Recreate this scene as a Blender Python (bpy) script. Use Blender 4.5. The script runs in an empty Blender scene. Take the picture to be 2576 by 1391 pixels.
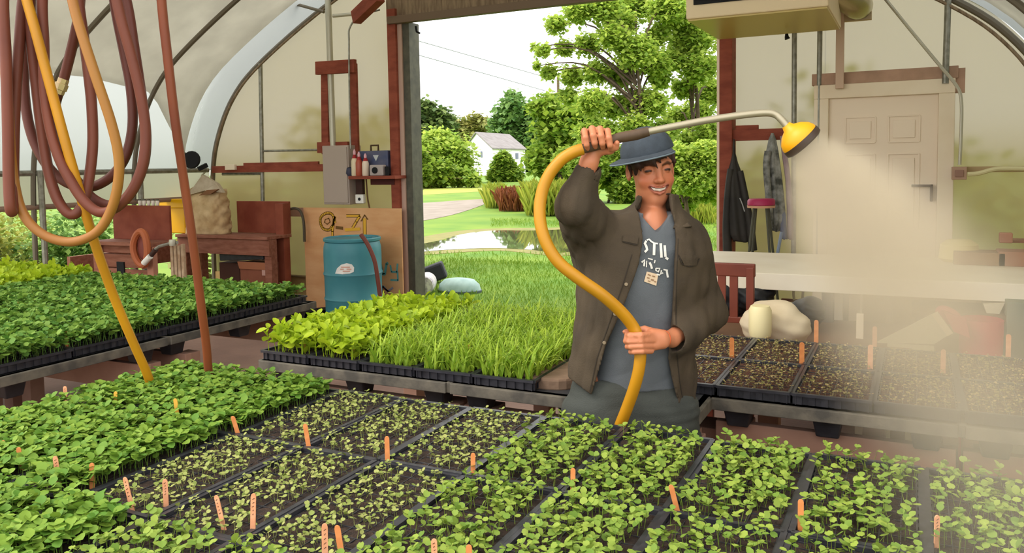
import bpy, math, random
import numpy as np
from mathutils import Vector, Matrix
from mathutils.bvhtree import BVHTree
random.seed(7)
rng = np.random.default_rng(7)
S = bpy.context.scene
COL = S.collection
PI = math.pi

# ------------------------------------------------------------------ camera
CH = 1.65
YAW, FPX, PIT, ROL = math.radians(26.34), 2046.2, math.radians(4.037), math.radians(-0.989)
PCY = 557.1
_F = np.array([-math.sin(YAW) * math.cos(PIT), math.cos(YAW) * math.cos(PIT), -math.sin(PIT)])
_R0 = np.array([math.cos(YAW), math.sin(YAW), 0.0])
_U0 = np.cross(_R0, _F)
_R = math.cos(ROL) * _R0 + math.sin(ROL) * _U0
_U = -math.sin(ROL) * _R0 + math.cos(ROL) * _U0
CAM = np.array([0.0, 0.0, CH])
cd = bpy.data.cameras.new('camera')
cam = bpy.data.objects.new('camera', cd)
COL.objects.link(cam)
cam.matrix_world = Matrix([[_R[0], _U[0], -_F[0], 0], [_R[1], _U[1], -_F[1], 0], [_R[2], _U[2], -_F[2], CH], [0, 0, 0, 1]])
cd.sensor_width = 36
cd.lens = 36 * FPX / 2576
cd.shift_y = -(695.5 - PCY) / 2576
cd.clip_end = 600
cd.clip_start = 0.05
S.camera = cam

# ------------------------------------------------------------------ light
w = bpy.data.worlds.new('overcast_sky')
S.world = w
w.use_nodes = True
nt = w.node_tree
bg = nt.nodes['Background']
tc = nt.nodes.new('ShaderNodeTexCoord')
sep = nt.nodes.new('ShaderNodeSeparateXYZ')
rp = nt.nodes.new('ShaderNodeValToRGB')
rp.color_ramp.elements[0].position = 0.0
rp.color_ramp.elements[0].color = (0.62, 0.60, 0.52, 1)
rp.color_ramp.elements[1].position = 0.55
rp.color_ramp.elements[1].color = (1.0, 0.985, 0.95, 1)
e = rp.color_ramp.elements.new(0.04)
e.color = (0.98, 0.985, 0.99, 1)
nz = nt.nodes.new('ShaderNodeTexNoise')
nz.inputs['Scale'].default_value = 2.2
nz.inputs['Detail'].default_value = 4
mx = nt.nodes.new('ShaderNodeMixRGB')
mx.blend_type = 'MULTIPLY'
mx.inputs[0].default_value = 0.25
nt.links.new(tc.outputs['Generated'], sep.inputs[0])
nt.links.new(tc.outputs['Generated'], nz.inputs['Vector'])
nt.links.new(sep.outputs['Z'], rp.inputs[0])
nt.links.new(rp.outputs[0], mx.inputs[1])
nt.links.new(nz.outputs['Fac'], mx.inputs[2])
nt.links.new(mx.outputs[0], bg.inputs[0])
bg.inputs[1].default_value = 3.0
sd = bpy.data.lights.new('hazy_sun', 'SUN')
sd.energy = 2.4
sd.angle = math.radians(24)
sd.color = (1.0, 0.93, 0.80)
sun = bpy.data.objects.new('hazy_sun', sd)
COL.objects.link(sun)
sun.rotation_euler = Vector((0.62, 0.55, -0.95)).to_track_quat('-Z', 'Y').to_euler()

S.view_settings.view_transform = 'Standard'
S.view_settings.look = 'None'
S.view_settings.gamma = 1
S.view_settings.use_curve_mapping = False
S.view_settings.exposure = 0.0
cy = S.cycles
cy.max_bounces = 6
cy.diffuse_bounces = 3
cy.glossy_bounces = 2
cy.transmission_bounces = 5
cy.transparent_max_bounces = 6
cy.volume_bounces = 2
cy.volume_step_rate = 2.0
cy.sample_clamp_indirect = 4
cy.use_adaptive_sampling = True
cy.adaptive_threshold = 0.03
cy.use_denoising = True
cy.caustics_reflective = False
cy.caustics_refractive = True


# ------------------------------------------------------------------ pixel to place helpers
def ray(x, y):
    return _F + (x - 1288) / FPX * _R - (y - PCY) / FPX * _U


def atY(x, y, Y):
    d = ray(x, y)
    return Vector(CAM + d * (Y / d[1]))


def atX(x, y, X):
    d = ray(x, y)
    return Vector(CAM + d * (X / d[0]))


def atZ(x, y, Z):
    d = ray(x, y)
    return Vector(CAM + d * ((Z - CH) / d[2]))


def atD(x, y, D):
    return Vector(CAM + ray(x, y) * D)


def proj(p):
    v = np.array(p) - CAM
    ww = v @ _F
    return 1288 + FPX * (v @ _R) / ww, PCY - FPX * (v @ _U) / ww, ww


# ------------------------------------------------------------------ tagging
def tag(o, label=None, cat=None, group=None, kind=None):
    if label: o['label'] = label
    if cat: o['category'] = cat
    if group: o['group'] = group
    if kind: o['kind'] = kind
    return o


def thing(name, label, cat, loc=(0, 0, 0), group=None, rz=0):
    o = bpy.data.objects.new(name, None)
    o.empty_display_size = 0.1
    COL.objects.link(o)
    o.location = loc
    o.rotation_euler = (0, 0, rz)
    return tag(o, label, cat, group)


def copy_tree(o, parent=None):
    c = o.copy()
    COL.objects.link(c)
    c.parent = parent
    for ch in list(o.children):
        copy_tree(ch, c)
    return c


# ------------------------------------------------------------------ materials
def lin(h):
    if isinstance(h, str):
        h = h.lstrip('#')
        v = [int(h[i:i + 2], 16) / 255 for i in (0, 2, 4)]
    else:
        v = h
    return tuple((c / 12.92 if c <= 0.04045 else ((c + 0.055) / 1.055) ** 2.4) for c in v) + (1,)


MATS = {}


def M(name, col, rough=0.7, metal=0.0, col2=None, scale=8.0, bump=0.0, bscale=None, stretch=None, spec=0.4, trans=0.0, island=False, detail=4, coord='Object', coat=0):
    if name in MATS: return MATS[name]
    m = bpy.data.materials.new(name)
    m.use_nodes = True
    nt = m.node_tree
    p = nt.nodes['Principled BSDF']
    p.inputs['Roughness'].default_value = rough
    p.inputs['Metallic'].default_value = metal
    p.inputs['Specular IOR Level'].default_value = spec
    if coat: p.inputs['Coat Weight'].default_value = coat
    c1 = lin(col)
    p.inputs['Base Color'].default_value = c1
    tcn = nt.nodes.new('ShaderNodeTexCoord')
    mp = nt.nodes.new('ShaderNodeMapping')
    nt.links.new(tcn.outputs[coord], mp.inputs[0])
    if stretch: mp.inputs['Scale'].default_value = stretch
    csock = None
    if col2:
        c2 = lin(col2)
        r = nt.nodes.new('ShaderNodeValToRGB')
        r.color_ramp.elements[0].color = c1
        r.color_ramp.elements[1].color = c2
        if island:
            g = nt.nodes.new('ShaderNodeNewGeometry')
            nt.links.new(g.outputs['Random Per Island'], r.inputs[0])
        else:
            n = nt.nodes.new('ShaderNodeTexNoise')
            n.inputs['Scale'].default_value = scale
            n.inputs['Detail'].default_value = detail
            r.color_ramp.elements[0].position = 0.35
            r.color_ramp.elements[1].position = 0.65
            nt.links.new(mp.outputs[0], n.inputs['Vector'])
            nt.links.new(n.outputs['Fac'], r.inputs[0])
        csock = r.outputs[0]
        nt.links.new(csock, p.inputs['Base Color'])
    if bump:
        n2 = nt.nodes.new('ShaderNodeTexNoise')
        n2.inputs['Scale'].default_value = bscale or scale * 3
        n2.inputs['Detail'].default_value = 3
        b = nt.nodes.new('ShaderNodeBump')
        b.inputs['Strength'].default_value = bump
        b.inputs['Distance'].default_value = 0.01
        nt.links.new(mp.outputs[0], n2.inputs['Vector'])
        nt.links.new(n2.outputs['Fac'], b.inputs['Height'])
        nt.links.new(b.outputs[0], p.inputs['Normal'])
    if trans:
        t = nt.nodes.new('ShaderNodeBsdfTranslucent')
        t.inputs[0].default_value = c1
        if csock: nt.links.new(csock, t.inputs[0])
        ms = nt.nodes.new('ShaderNodeMixShader')
        ms.inputs[0].default_value = trans
        nt.links.new(p.outputs[0], ms.inputs[1])
        nt.links.new(t.outputs[0], ms.inputs[2])
        nt.links.new(ms.outputs[0], nt.nodes['Material Output'].inputs[0])
    MATS[name] = m
    return m


def film(name, tcol, fr, rough, gcol='#f4f4f0', diff='#d8d8d0', thin=0.12):
    """greenhouse sheeting: scatters light, lets a blurred view through, and a little diffuse dirt"""
    m = bpy.data.materials.new(name)
    m.use_nodes = True
    nt = m.node_tree
    out = nt.nodes['Material Output']
    nt.nodes.remove(nt.nodes['Principled BSDF'])
    t = nt.nodes.new('ShaderNodeBsdfTranslucent')
    t.inputs[0].default_value = lin(tcol)
    g = nt.nodes.new('ShaderNodeBsdfRefraction')
    g.inputs['Color'].default_value = lin(gcol)
    g.inputs['Roughness'].default_value = rough
    g.inputs['IOR'].default_value = 1.12
    d = nt.nodes.new('ShaderNodeBsdfDiffuse')
    d.inputs[0].default_value = lin(diff)
    a = nt.nodes.new('ShaderNodeMixShader')
    a.inputs[0].default_value = fr
    b = nt.nodes.new('ShaderNodeMixShader')
    b.inputs[0].default_value = thin
    tcn = nt.nodes.new('ShaderNodeTexCoord')
    mp = nt.nodes.new('ShaderNodeMapping')
    mp.inputs['Scale'].default_value = (1.0, 1.0, 0.25)
    n = nt.nodes.new('ShaderNodeTexNoise')
    n.inputs['Scale'].default_value = 3.5
    n.inputs['Detail'].default_value = 3
    bm = nt.nodes.new('ShaderNodeBump')
    bm.inputs['Strength'].default_value = 0.35
    bm.inputs['Distance'].default_value = 0.03
    nt.links.new(tcn.outputs['Object'], mp.inputs[0])
    nt.links.new(mp.outputs[0], n.inputs['Vector'])
    nt.links.new(n.outputs['Fac'], bm.inputs['Height'])
    for s in (g, d): nt.links.new(bm.outputs[0], s.inputs['Normal'])
    nt.links.new(t.outputs[0], a.inputs[1])
    nt.links.new(g.outputs[0], a.inputs[2])
    nt.links.new(a.outputs[0], b.inputs[1])
    nt.links.new(d.outputs[0], b.inputs[2])
    nt.links.new(b.outputs[0], out.inputs[0])
    MATS[name] = m
    return m


def vcol(name, rough=0.5, sss=0.0, spec=0.4, bump=0.0, bscale=200):
    m = bpy.data.materials.new(name)
    m.use_nodes = True
    nt = m.node_tree
    p = nt.nodes['Principled BSDF']
    a = nt.nodes.new('ShaderNodeAttribute')
    a.attribute_name = 'Col'
    nt.links.new(a.outputs[0], p.inputs['Base Color'])
    p.inputs['Roughness'].default_value = rough
    p.inputs['Specular IOR Level'].default_value = spec
    if sss:
        p.inputs['Subsurface Weight'].default_value = sss
        p.inputs['Subsurface Scale'].default_value = 0.01
    return m


# ------------------------------------------------------------------ mesh building
def finish(name, me, mat, parent, smooth, bevel=0.0, solid=0.0):
    me.update()
    if isinstance(mat, (list, tuple)):
        for q in mat: me.materials.append(q)
    elif mat:
        me.materials.append(mat)
    if smooth:
        me.polygons.foreach_set('use_smooth', np.ones(len(me.polygons), dtype=bool))
    o = bpy.data.objects.new(name, me)
    COL.objects.link(o)
    if parent is not None: o.parent = parent
    if solid:
        md = o.modifiers.new('thickness', 'SOLIDIFY')
        md.thickness = solid
        md.offset = 0
    if bevel:
        md = o.modifiers.new('bevel', 'BEVEL')
        md.width = bevel
        md.segments = 2
        md.limit_method = 'ANGLE'
    return o


class MB:
    def __init__(s):
        s.v = []
        s.f = []

    def add(s, vs, fs):
        n = len(s.v)
        s.v += [tuple(p) for p in vs]
        s.f += [tuple(i + n for i in f) for f in fs]
        return s

    def box(s, c, d, rz=0, rx=0, ry=0):
        m = Matrix.Rotation(rz, 4, 'Z') @ Matrix.Rotation(ry, 4, 'Y') @ Matrix.Rotation(rx, 4, 'X')
        c = Vector(c)
        vs = [c + m @ Vector((x * d[0] / 2, y * d[1] / 2, z * d[2] / 2)) for x in (-1, 1) for y in (-1, 1) for z in (-1, 1)]
        return s.add(vs, [(0, 1, 3, 2), (4, 6, 7, 5), (0, 4, 5, 1), (2, 3, 7, 6), (0, 2, 6, 4), (1, 5, 7, 3)])

    def lim(s, x0, x1, y0, y1, z0, z1):
        return s.box(((x0 + x1) / 2, (y0 + y1) / 2, (z0 + z1) / 2), (x1 - x0, y1 - y0, z1 - z0))

    def beam(s, a, b, wd, ht, up=(0, 0, 1)):
        a, b = Vector(a), Vector(b)
        d = (b - a).normalized()
        up = Vector(up)
        if abs(d.dot(up)) > 0.95: up = Vector((0, 1, 0))
        r = d.cross(up).normalized()
        u = r.cross(d)
        vs = [p + r * (i * wd / 2) + u * (j * ht / 2) for p in (a, b) for i, j in ((-1, -1), (1, -1), (1, 1), (-1, 1))]
        return s.add(vs, [(3, 2, 1, 0), (4, 5, 6, 7), (0, 1, 5, 4), (1, 2, 6, 5), (2, 3, 7, 6), (3, 0, 4, 7)])

    def tube(s, pts, r, n=10, closed=False):
        pts = [Vector(p) for p in pts]
        k = len(pts)
        rs = r if isinstance(r, (list, tuple)) else [r] * k
        t0 = (pts[1] - pts[0]).normalized()
        nrm = t0.cross(Vector((0, 0, 1)))
        if nrm.length < 0.05: nrm = t0.cross(Vector((0, 1, 0)))
        nrm.normalize()
        vs = []
        pt = t0
        for i in range(k):
            if closed: t = (pts[(i + 1) % k] - pts[i - 1]).normalized()
            else: t = (pts[min(i + 1, k - 1)] - pts[max(i - 1, 0)]).normalized()
            q = pt.rotation_difference(t)
            nrm = (q @ nrm)
            nrm = (nrm - t * nrm.dot(t)).normalized()
            bn = t.cross(nrm)
            pt = t
            for j in range(n):
                a = 2 * PI * j / n
                vs.append(pts[i] + (nrm * math.cos(a) + bn * math.sin(a)) * rs[i])
        fs = []
        for i in range(k if closed else k - 1):
            i2 = (i + 1) % k
            for j in range(n):
                j2 = (j + 1) % n
                fs.append((i * n + j, i * n + j2, i2 * n + j2, i2 * n + j))
        if not closed:
            fs.append(tuple(range(n - 1, -1, -1)))
            fs.append(tuple((k - 1) * n + j for j in range(n)))
        return s.add(vs, fs)

    def lathe(s, prof, c, n=24, axis=None, caps=True):
        c = Vector(c)
        q = Vector((0, 0, 1)).rotation_difference(Vector(axis).normalized()) if axis is not None else None
        vs = []
        for r, z in prof:
            for j in range(n):
                a = 2 * PI * j / n
                p = Vector((r * math.cos(a), r * math.sin(a), z))
                if q: p = q @ p
                vs.append(c + p)
        fs = []
        for i in range(len(prof) - 1):
            for j in range(n):
                j2 = (j + 1) % n
                fs.append((i * n + j, i * n + j2, (i + 1) * n + j2, (i + 1) * n + j))
        if caps:
            fs.append(tuple(range(n - 1, -1, -1)))
            fs.append(tuple((len(prof) - 1) * n + j for j in range(n)))
        return s.add(vs, fs)

    def prism(s, poly, a, b):
        """poly: list of points (3d) ; extruded by vector from a to b offsets"""
        a, b = Vector(a), Vector(b)
        n = len(poly)
        vs = [Vector(p) + a for p in poly] + [Vector(p) + b for p in poly]
        fs = [tuple(range(n - 1, -1, -1)), tuple(range(n, 2 * n))]
        fs += [(i, (i + 1) % n, n + (i + 1) % n, n + i) for i in range(n)]
        return s.add(vs, fs)

    def ell(s, c, r, n=16, m=10, rot=None):
        vs = []
        for i in range(1, m):
            th = PI * i / m
            for j in range(n):
                a = 2 * PI * j / n
                p = Vector((r[0] * math.sin(th) * math.cos(a), r[1] * math.sin(th) * math.sin(a), r[2] * math.cos(th)))
                if rot: p = rot @ p
                vs.append(Vector(c) + p)
        t = Vector((0, 0, r[2]))
        if rot: t = rot @ t
        vs += [Vector(c) + t, Vector(c) - t]
        fs = []
        for i in range(m - 2):
            for j in range(n):
                j2 = (j + 1) % n
                fs.append((i * n + j, (i + 1) * n + j, (i + 1) * n + j2, i * n + j2))
        T = (m - 1) * n
        for j in range(n):
            fs.append((T, j, (j + 1) % n))
            fs.append((T + 1, (m - 2) * n + (j + 1) % n, (m - 2) * n + j))
        return s.add(vs, fs)

    def build(s, name, mat, parent=None, smooth=False, bevel=0.0, solid=0.0):
        off = Vector((0, 0, 0))
        o = parent
        while o is not None:
            off += Vector(o.location)
            o = o.parent
        me = bpy.data.meshes.new(name)
        me.from_pydata([tuple(Vector(p) - off) for p in s.v], [], s.f)
        ob = finish(name, me, mat, parent, smooth, bevel, solid)
        if smooth and not isinstance(smooth, str):
            try:
                me.set_sharp_from_angle(angle=math.radians(42))
            except Exception:
                pass
        return ob


def npmesh(name, V, F, mat, parent=None, smooth=False, cols=None):
    """V (n,3) float, F (m,k) int"""
    me = bpy.data.meshes.new(name)
    V = np.asarray(V, dtype=np.float32)
    F = np.asarray(F, dtype=np.int32)
    m, k = F.shape
    me.vertices.add(len(V))
    me.vertices.foreach_set('co', V.ravel())
    me.loops.add(m * k)
    me.loops.foreach_set('vertex_index', F.ravel())
    me.polygons.add(m)
    me.polygons.foreach_set('loop_start', np.arange(0, m * k, k, dtype=np.int32))
    me.polygons.foreach_set('loop_total', np.full(m, k, dtype=np.int32))
    me.update(calc_edges=True)
    if cols is not None:
        a = me.color_attributes.new('Col', 'FLOAT_COLOR', 'POINT')
        c = np.ones((len(V), 4), dtype=np.float32)
        c[:, :3] = cols
        a.data.foreach_set('color', c.ravel())
    return finish(name, me, mat, parent, smooth)


def cr(pts, n=8, closed=False):
    """Catmull-Rom through points"""
    P = [Vector(p) for p in pts]
    out = []
    L = len(P)
    for i in range(L if closed else L - 1):
        if closed: p0, p1, p2, p3 = P[i - 1], P[i], P[(i + 1) % L], P[(i + 2) % L]
        else: p0, p1, p2, p3 = P[max(i - 1, 0)], P[i], P[i + 1], P[min(i + 2, L - 1)]
        for j in range(n):
            t = j / n
            out.append(0.5 * ((2 * p1) + (p2 - p0) * t + (2 * p0 - 5 * p1 + 4 * p2 - p3) * t * t + (3 * p1 - p0 - 3 * p2 + p3) * t ** 3))
    if not closed: out.append(P[-1])
    return out

# ------------------------------------------------------------------ palette
red_wood = M('red_painted_wood', '#7a3420', 0.75, col2='#8f4630', scale=5, bump=0.2, bscale=30, stretch=(1, 1, 3))
old_wood = M('weathered_wood', '#8f7a60', 0.85, col2='#6e5a45', scale=6, bump=0.4, bscale=25, stretch=(6, 1, 1))
grey_wood = M('grey_board', '#7a7264', 0.85, col2='#5d564a', scale=9, bump=0.3, stretch=(1, 6, 6))
dark_post = M('dark_galvanised', '#5d5a4c', 0.6, metal=0.3, col2='#4c4a40', scale=12)
steel = M('galvanised_steel', '#98968a', 0.45, metal=0.6, col2='#7f7c70', scale=20)
steel_l = M('light_conduit', '#b9b4a2', 0.45, metal=0.4)
dark_steel = M('dull_steel_arch', '#6f6658', 0.5, metal=0.4)
cream = M('cream_paint', '#eedec4', 0.6, col2='#e6d3b6', scale=3)
door_paint = M('door_paint', '#efdcc4', 0.55)
white_pl = M('white_plastic', '#e9e6de', 0.5)
black_pl = M('black_plastic', '#1c1c20', 0.45, col2='#2a2a30', scale=20, spec=0.5)
black_m = M('black_matte', '#141416', 0.85)
plywood = M('plywood', '#d9a878', 0.8, col2='#c99260', scale=2.2, bump=0.15, stretch=(1, 1, 3))
ply_low = M('baseboard_ply', '#b49a62', 0.85, col2='#8f6a45', scale=2, bump=0.1)
concrete = M('concrete_floor', '#8d6f62', 0.75, col2='#7b5f54', scale=2.5, bump=0.3, bscale=40, coord='Generated')
MATS['concrete_floor'].node_tree.nodes['Mapping'].inputs['Scale'].default_value = (9, 9, 1)
yellow_pl = M('yellow_plastic', '#e0a400', 0.45)

clear_film = film('clear_poly_film', '#aa9c70', 0.34, 0.30, gcol='#ffffff', diff='#cfc6ab', thin=0.12)
side_film = film('side_poly_film', '#b3b2a2', 0.22, 0.4, gcol='#ffffff', diff='#cfcabb', thin=0.12)
roof_film = film('roof_poly_film', '#bcbfbf', 0.32, 0.5, gcol='#eceeed')
shade_mat = M('shade_cloth', '#f2ede3', 0.9, col2='#e6e1d7', scale=3, trans=0.85, bump=0.2, bscale=6)

# ------------------------------------------------------------------ greenhouse shell
CX, YW = -3.475, 7.7
PROF = [(4.68, 0), (4.66, 0.9), (4.62, 1.63), (4.5, 2.08), (4.22, 2.55), (3.745, 2.95), (2.65, 3.56), (1.4, 4.07), (0, 4.4)]
_cp = cr([(-a, 0, b) for a, b in PROF], 6)
HALF = [(p.x, p.z) for p in _cp]
ARCH = HALF + [(-x, z) for x, z in reversed(HALF[:-1])]


def arch_z(X):
    x = abs(X - CX)
    for (a, za), (b, zb) in zip(HALF[:-1], HALF[1:]):
        if -b <= x <= -a:
            t = (x + a) / (a - b) if a != b else 0
            return za + (zb - za) * min(1, max(0, (-a - x) / (-a + b)))
    return 0 if x > 4 else 4.4


mb = MB()
mb.lim(CX - 4.8, CX + 6.2, -2.5, YW, -0.12, 0)
tag(mb.build('floor', concrete), kind='structure')


def strip(name, i0, i1, y0, y1, off, mat, flip=1, nrows=1, zmin=None):
    """band of the arch profile between profile indices, thin sheet with thickness"""
    A = ARCH[i0:i1]
    vs, fs = [], []
    n = len(A)
    ys = np.linspace(y0, y1, nrows + 1)
    for side in (0, 1):
        for y in ys:
            for (x, z) in A:
                l = math.hypot(x, (z - 0.6) * 1.1) or 1
                o = off + side * 0.006
                vs.append((CX + x + o * x / l, y, z + o * max(0.0, (z - 0.6)) / l))
    m = n * (nrows + 1)
    for r in range(nrows):
        for i in range(n - 1):
            a = r * n + i
            fs.append((a, a + 1, a + n + 1, a + n))
            fs.append((m + a, m + a + n, m + a + n + 1, m + a + 1))
    for i in range(n - 1):
        fs.append((i, m + i, m + i + 1, i + 1))
        a = nrows * n + i
        fs.append((a, a + 1, m + a + 1, m + a))
    b = MB()
    b.add(vs, fs)
    return b.build(name, mat, None, smooth='all')


iz = min(i for i, (x, z) in enumerate(HALF) if z > 1.60)
i13 = [i for i, (x, z) in enumerate(HALF) if z > 1.30][0]
N = len(ARCH)
tag(strip('ceiling', iz, N - iz, 2.3, YW + 0.06, 0.045, roof_film, nrows=8), kind='structure')
# left side: curtain between the two rails, open below
mb = MB()
mb.lim(CX - 4.69, CX - 4.68, 1.0, YW, 1.28, 1.66)
tag(mb.build('wall_left', side_film), kind='structure')
mb = MB()
mb.lim(CX + 4.66, CX + 4.67, 2.3, YW, 0, 1.66)
tag(mb.build('wall_right', clear_film), kind='structure')

# grey shade cloth under the roof sheeting, stopping short of the end wall
n = 40
prof = HALF[iz:]
L = []
acc = 0
full = [(x, z) for x, z in ARCH[iz:N - iz]]


def cloth(name, pts, y_edge, low, y0):
    """pts: profile top->bottom. Lower edge height as a function of y"""
    vs, fs = [], []
    ys = np.linspace(y0, y_edge, 26)
    K = 20
    for y in ys:
        zl = low(y)
        P = [p for p in pts if p[1] > zl]
        # resample by height
        zs = [p[1] for p in pts]
        xs = [p[0] for p in pts]
        for k in range(K + 1):
            t = k / K
            z = 4.38 * (1 - t) + zl * t if False else 4.40 - (4.40 - zl) * (t ** 1.0)
            x = np.interp(z, zs[::-1], xs[::-1])
            sag = 0.02 * math.sin(y * 5.2) * math.sin(PI * t)
            vs.append((CX + x * (1.0 + 0.004), y + 0.0, z + sag * 0.3))
    n = K + 1
    for r in range(len(ys) - 1):
        for i in range(K):
            a = r * n + i
            fs.append((a, a + 1, a + n + 1, a + n))
    b = MB()
    b.add(vs, fs)
    return b.build(name, shade_mat, None, smooth='all', solid=0.004)


def low_edge(y):
    return float(np.interp(y, [2.3, 5.0, 5.66, 6.54, 7.0, 7.12, 7.26], [2.62, 2.62, 2.62, 2.52, 2.10, 1.95, 1.80]))


pr = [(x, z) for x, z in HALF[::-1]]
tag(cloth('trim_1', pr, 7.24, low_edge, 2.35), 'grey shade cloth over the left half of the roof', kind='structure')
pr2 = [(-x, z) for x, z in HALF[::-1]]
tag(cloth('trim_2', pr2, 7.24, lambda y: 1.75, 2.35), 'grey shade cloth over the right half of the roof', kind='structure')

# end wall sheeting with the big doorway (X -5.08..-1.66) and the walk door (X -0.68..0.17)
OX0, OX1, OZ = -5.10, -1.66, 3.22
DX0, DX1, DZ = -0.72, 0.21, 2.22


def wall_piece(mb, x0, x1, z0fn):
    xs = np.linspace(x0, x1, max(2, int(abs(x1 - x0) / 0.03) + 1))
    vs = []
    for y in (YW + 0.03, YW + 0.036):
        for x in xs:
            vs += [(x, y, z0fn), (x, y, max(z0fn, arch_z(x) + 0.05))]
    k = len(xs) * 2
    fs = []
    for i in range(len(xs) - 1):
        a = 2 * i
        fs += [(a, a + 2, a + 3, a + 1), (k + a, k + a + 1, k + a + 3, k + a + 2)]
    fs += [(0, 1, k + 1, k), (k - 2, 2 * k - 2, 2 * k - 1, k - 1)]
    mb.add(vs, fs)


mb = MB()
wall_piece(mb, CX - 4.66, OX0, 0.30)
wall_piece(mb, OX0, OX1, OZ + 0.27)
wall_piece(mb, OX1, DX0, 0.30)
wall_piece(mb, DX0, DX1, DZ + 0.1)
wall_piece(mb, DX1, CX + 4.66, 0.30)
tag(mb.build('wall_back', clear_film), kind='structure')
# plywood skirting at the foot of the end wall
mb = MB().lim(CX - 4.66, OX0 - 0.1, YW - 0.03, YW + 0.02, 0, 0.33)
tag(mb.build('baseboard_left', ply_low), kind='structure')
mb = MB().lim(OX1 + 0.1, DX0 - 0.05, YW - 0.03, YW + 0.02, 0, 0.33)
tag(mb.build('baseboard_middle', ply_low), kind='structure')
mb = MB().lim(DX1 + 0.05, CX + 4.66, YW - 0.03, YW + 0.02, 0, 0.33)
tag(mb.build('baseboard_right', ply_low), kind='structure')

# arches (each a bent steel pipe)
for k, (y, lab) in enumerate([(YW - 0.02, 'bent steel arch pipe against the end wall'), (6.5, 'bent steel arch pipe first in front of the end wall'),
                              (5.3, 'bent steel arch pipe second in front of the end wall'), (4.1, 'bent steel arch pipe third in front of the end wall'),
                              (2.9, 'bent steel arch pipe fourth in front of the end wall'), (1.72, 'bent steel arch pipe carrying the bar the hoses hang from')]):
    mb = MB().tube([(CX + x * 0.995, y, z - 0.01) for x, z in ARCH], 0.026 if k else 0.03, 8)
    o = mb.build('arch_pipe', dark_steel, None, smooth=True)
    tag(o, lab, 'pipe', 'greenhouse arches')
# second batten following the end arch
mb = MB().tube([(CX + x * 0.982, YW - 0.09, z - 0.055) for x, z in ARCH[8:-8]], 0.014, 6)
tag(mb.build('arch_batten', old_wood, None, smooth=True), 'thin batten following the inside of the end arch', 'batten')
# side rails
mb = MB().tube([(CX - 4.60, 1.0, 1.64), (CX - 4.60, YW - 0.1, 1.64)], 0.03, 8)
tag(mb.build('side_rail', steel, None, smooth=True), 'upper steel rail along the left side, level with the curtain top', 'rail')
mb = MB().tube([(CX - 4.62, 1.0, 1.29), (CX - 4.62, YW - 0.1, 1.29)], 0.028, 8)
tag(mb.build('side_rail', M('rail_brown', '#8a6f5e', 0.7), None, smooth=True), 'lower brown rail under the left side curtain', 'rail')


def pole(name, x0, y0, x1, y1, Y, r, mat, lab, cat='pipe', group=None, dd=0.0):
    a, b = atY(x0, y0, Y), atY(x1, y1, Y + dd)
    o = MB().tube([a, b], r, 10).build(name, mat, None, smooth=True)
    return tag(o, lab, cat, group)


# end-wall frame pipes
G = 'end wall frame pipes'
pole('frame_pipe', 655, 160, 664, 690, YW - 0.06, 0.025, steel, 'steel frame pipe on the end wall left of the red ladder-like frame', 'pipe', G)
pole('frame_pipe', 824, -30, 838, 370, YW - 0.10, 0.036, steel_l, 'thick pale pipe running down to the grey panel box', 'pipe', G)
pole('frame_pipe', 1999, -30, 1996, 640, YW - 0.06, 0.022, steel, 'steel pipe under the hanging heater, behind the coats', 'pipe', G)
pole('frame_pipe', 2064, -30, 2054, 720, YW - 0.06, 0.022, steel, 'steel pipe beside the cream door frame', 'pipe', G)
pole('frame_pipe', 2386, -30, 2378, 210, YW - 0.08, 0.025, steel, 'steel pipe above the right corner of the cream door', 'pipe', G)
pole('frame_pipe', 660, 380, 800, 377, YW - 0.05, 0.014, steel, 'thin horizontal pipe left of the grey panel box', 'pipe', G)
pole('frame_pipe', 560, 438, 660, 437, YW - 0.05, 0.018, steel, 'short horizontal pipe just below the red rail', 'pipe', G)
pole('frame_pipe', 838, 40, 930, 32, YW - 0.1, 0.02, steel_l, 'short horizontal pipe near the roof beside the doorway', 'pipe', G)
pole('roof_brace', 690, -5, 815, 30, YW - 0.3, 0.018, dark_steel, 'thin brace pipe meeting the end arch near the roof', 'pipe')

# posts of the left side
for Y, lab in ((5.35, 'steel side post standing at the open left side, nearer of the two'), (6.55, 'steel side post at the open left side behind the hanging hoses')):
    o = MB().tube([(CX - 4.56, Y, 0), (CX - 4.56, Y, 1.66)], 0.03, 8).build('side_post', steel, None, smooth=True)
    tag(o, lab, 'post', 'side posts')

# doorway posts and header
t = thing('doorway_post', 'red and grey doorway post beside the leaning plywood', 'post', (OX0, YW - 0.1, 0))
a = MB().lim(OX0 - 0.13, OX0 - 0.02, YW - 0.16, YW + 0.02, 0, OZ + 0.15); a.build('red_board', red_wood, t, bevel=0.004)
a = MB().lim(OX0 - 0.02, OX0 + 0.035, YW - 0.12, YW + 0.02, 0, OZ + 0.02); a.build('pink_strip', M('pink_strip', '#b99a8a', 0.7), t)
a = MB().lim(OX0 + 0.035, OX0 + 0.12, YW - 0.10, YW + 0.10, 0, OZ); a.build('grey_channel', dark_post, t)
t = thing('doorway_post', 'red doorway post with a pale strip beside the coats', 'post', (OX1, YW - 0.1, 0))
a = MB().lim(OX1 + 0.02, OX1 + 0.055, YW - 0.10, YW + 0.02, 0, OZ); a.build('pale_strip', cream, t)
a = MB().lim(OX1 + 0.055, OX1 + 0.17, YW - 0.16, YW + 0.02, 0, OZ + 0.15); a.build('red_board', red_wood, t, bevel=0.004)
t = thing('doorway_header', 'weathered timber header beam across the wide doorway', 'beam', (OX0, YW, OZ))
MB().lim(OX0 - 0.16, OX1 + 0.17, YW - 0.12, YW + 0.02, OZ + 0.02, OZ + 0.26).build('beam', old_wood, t, bevel=0.005)
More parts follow.
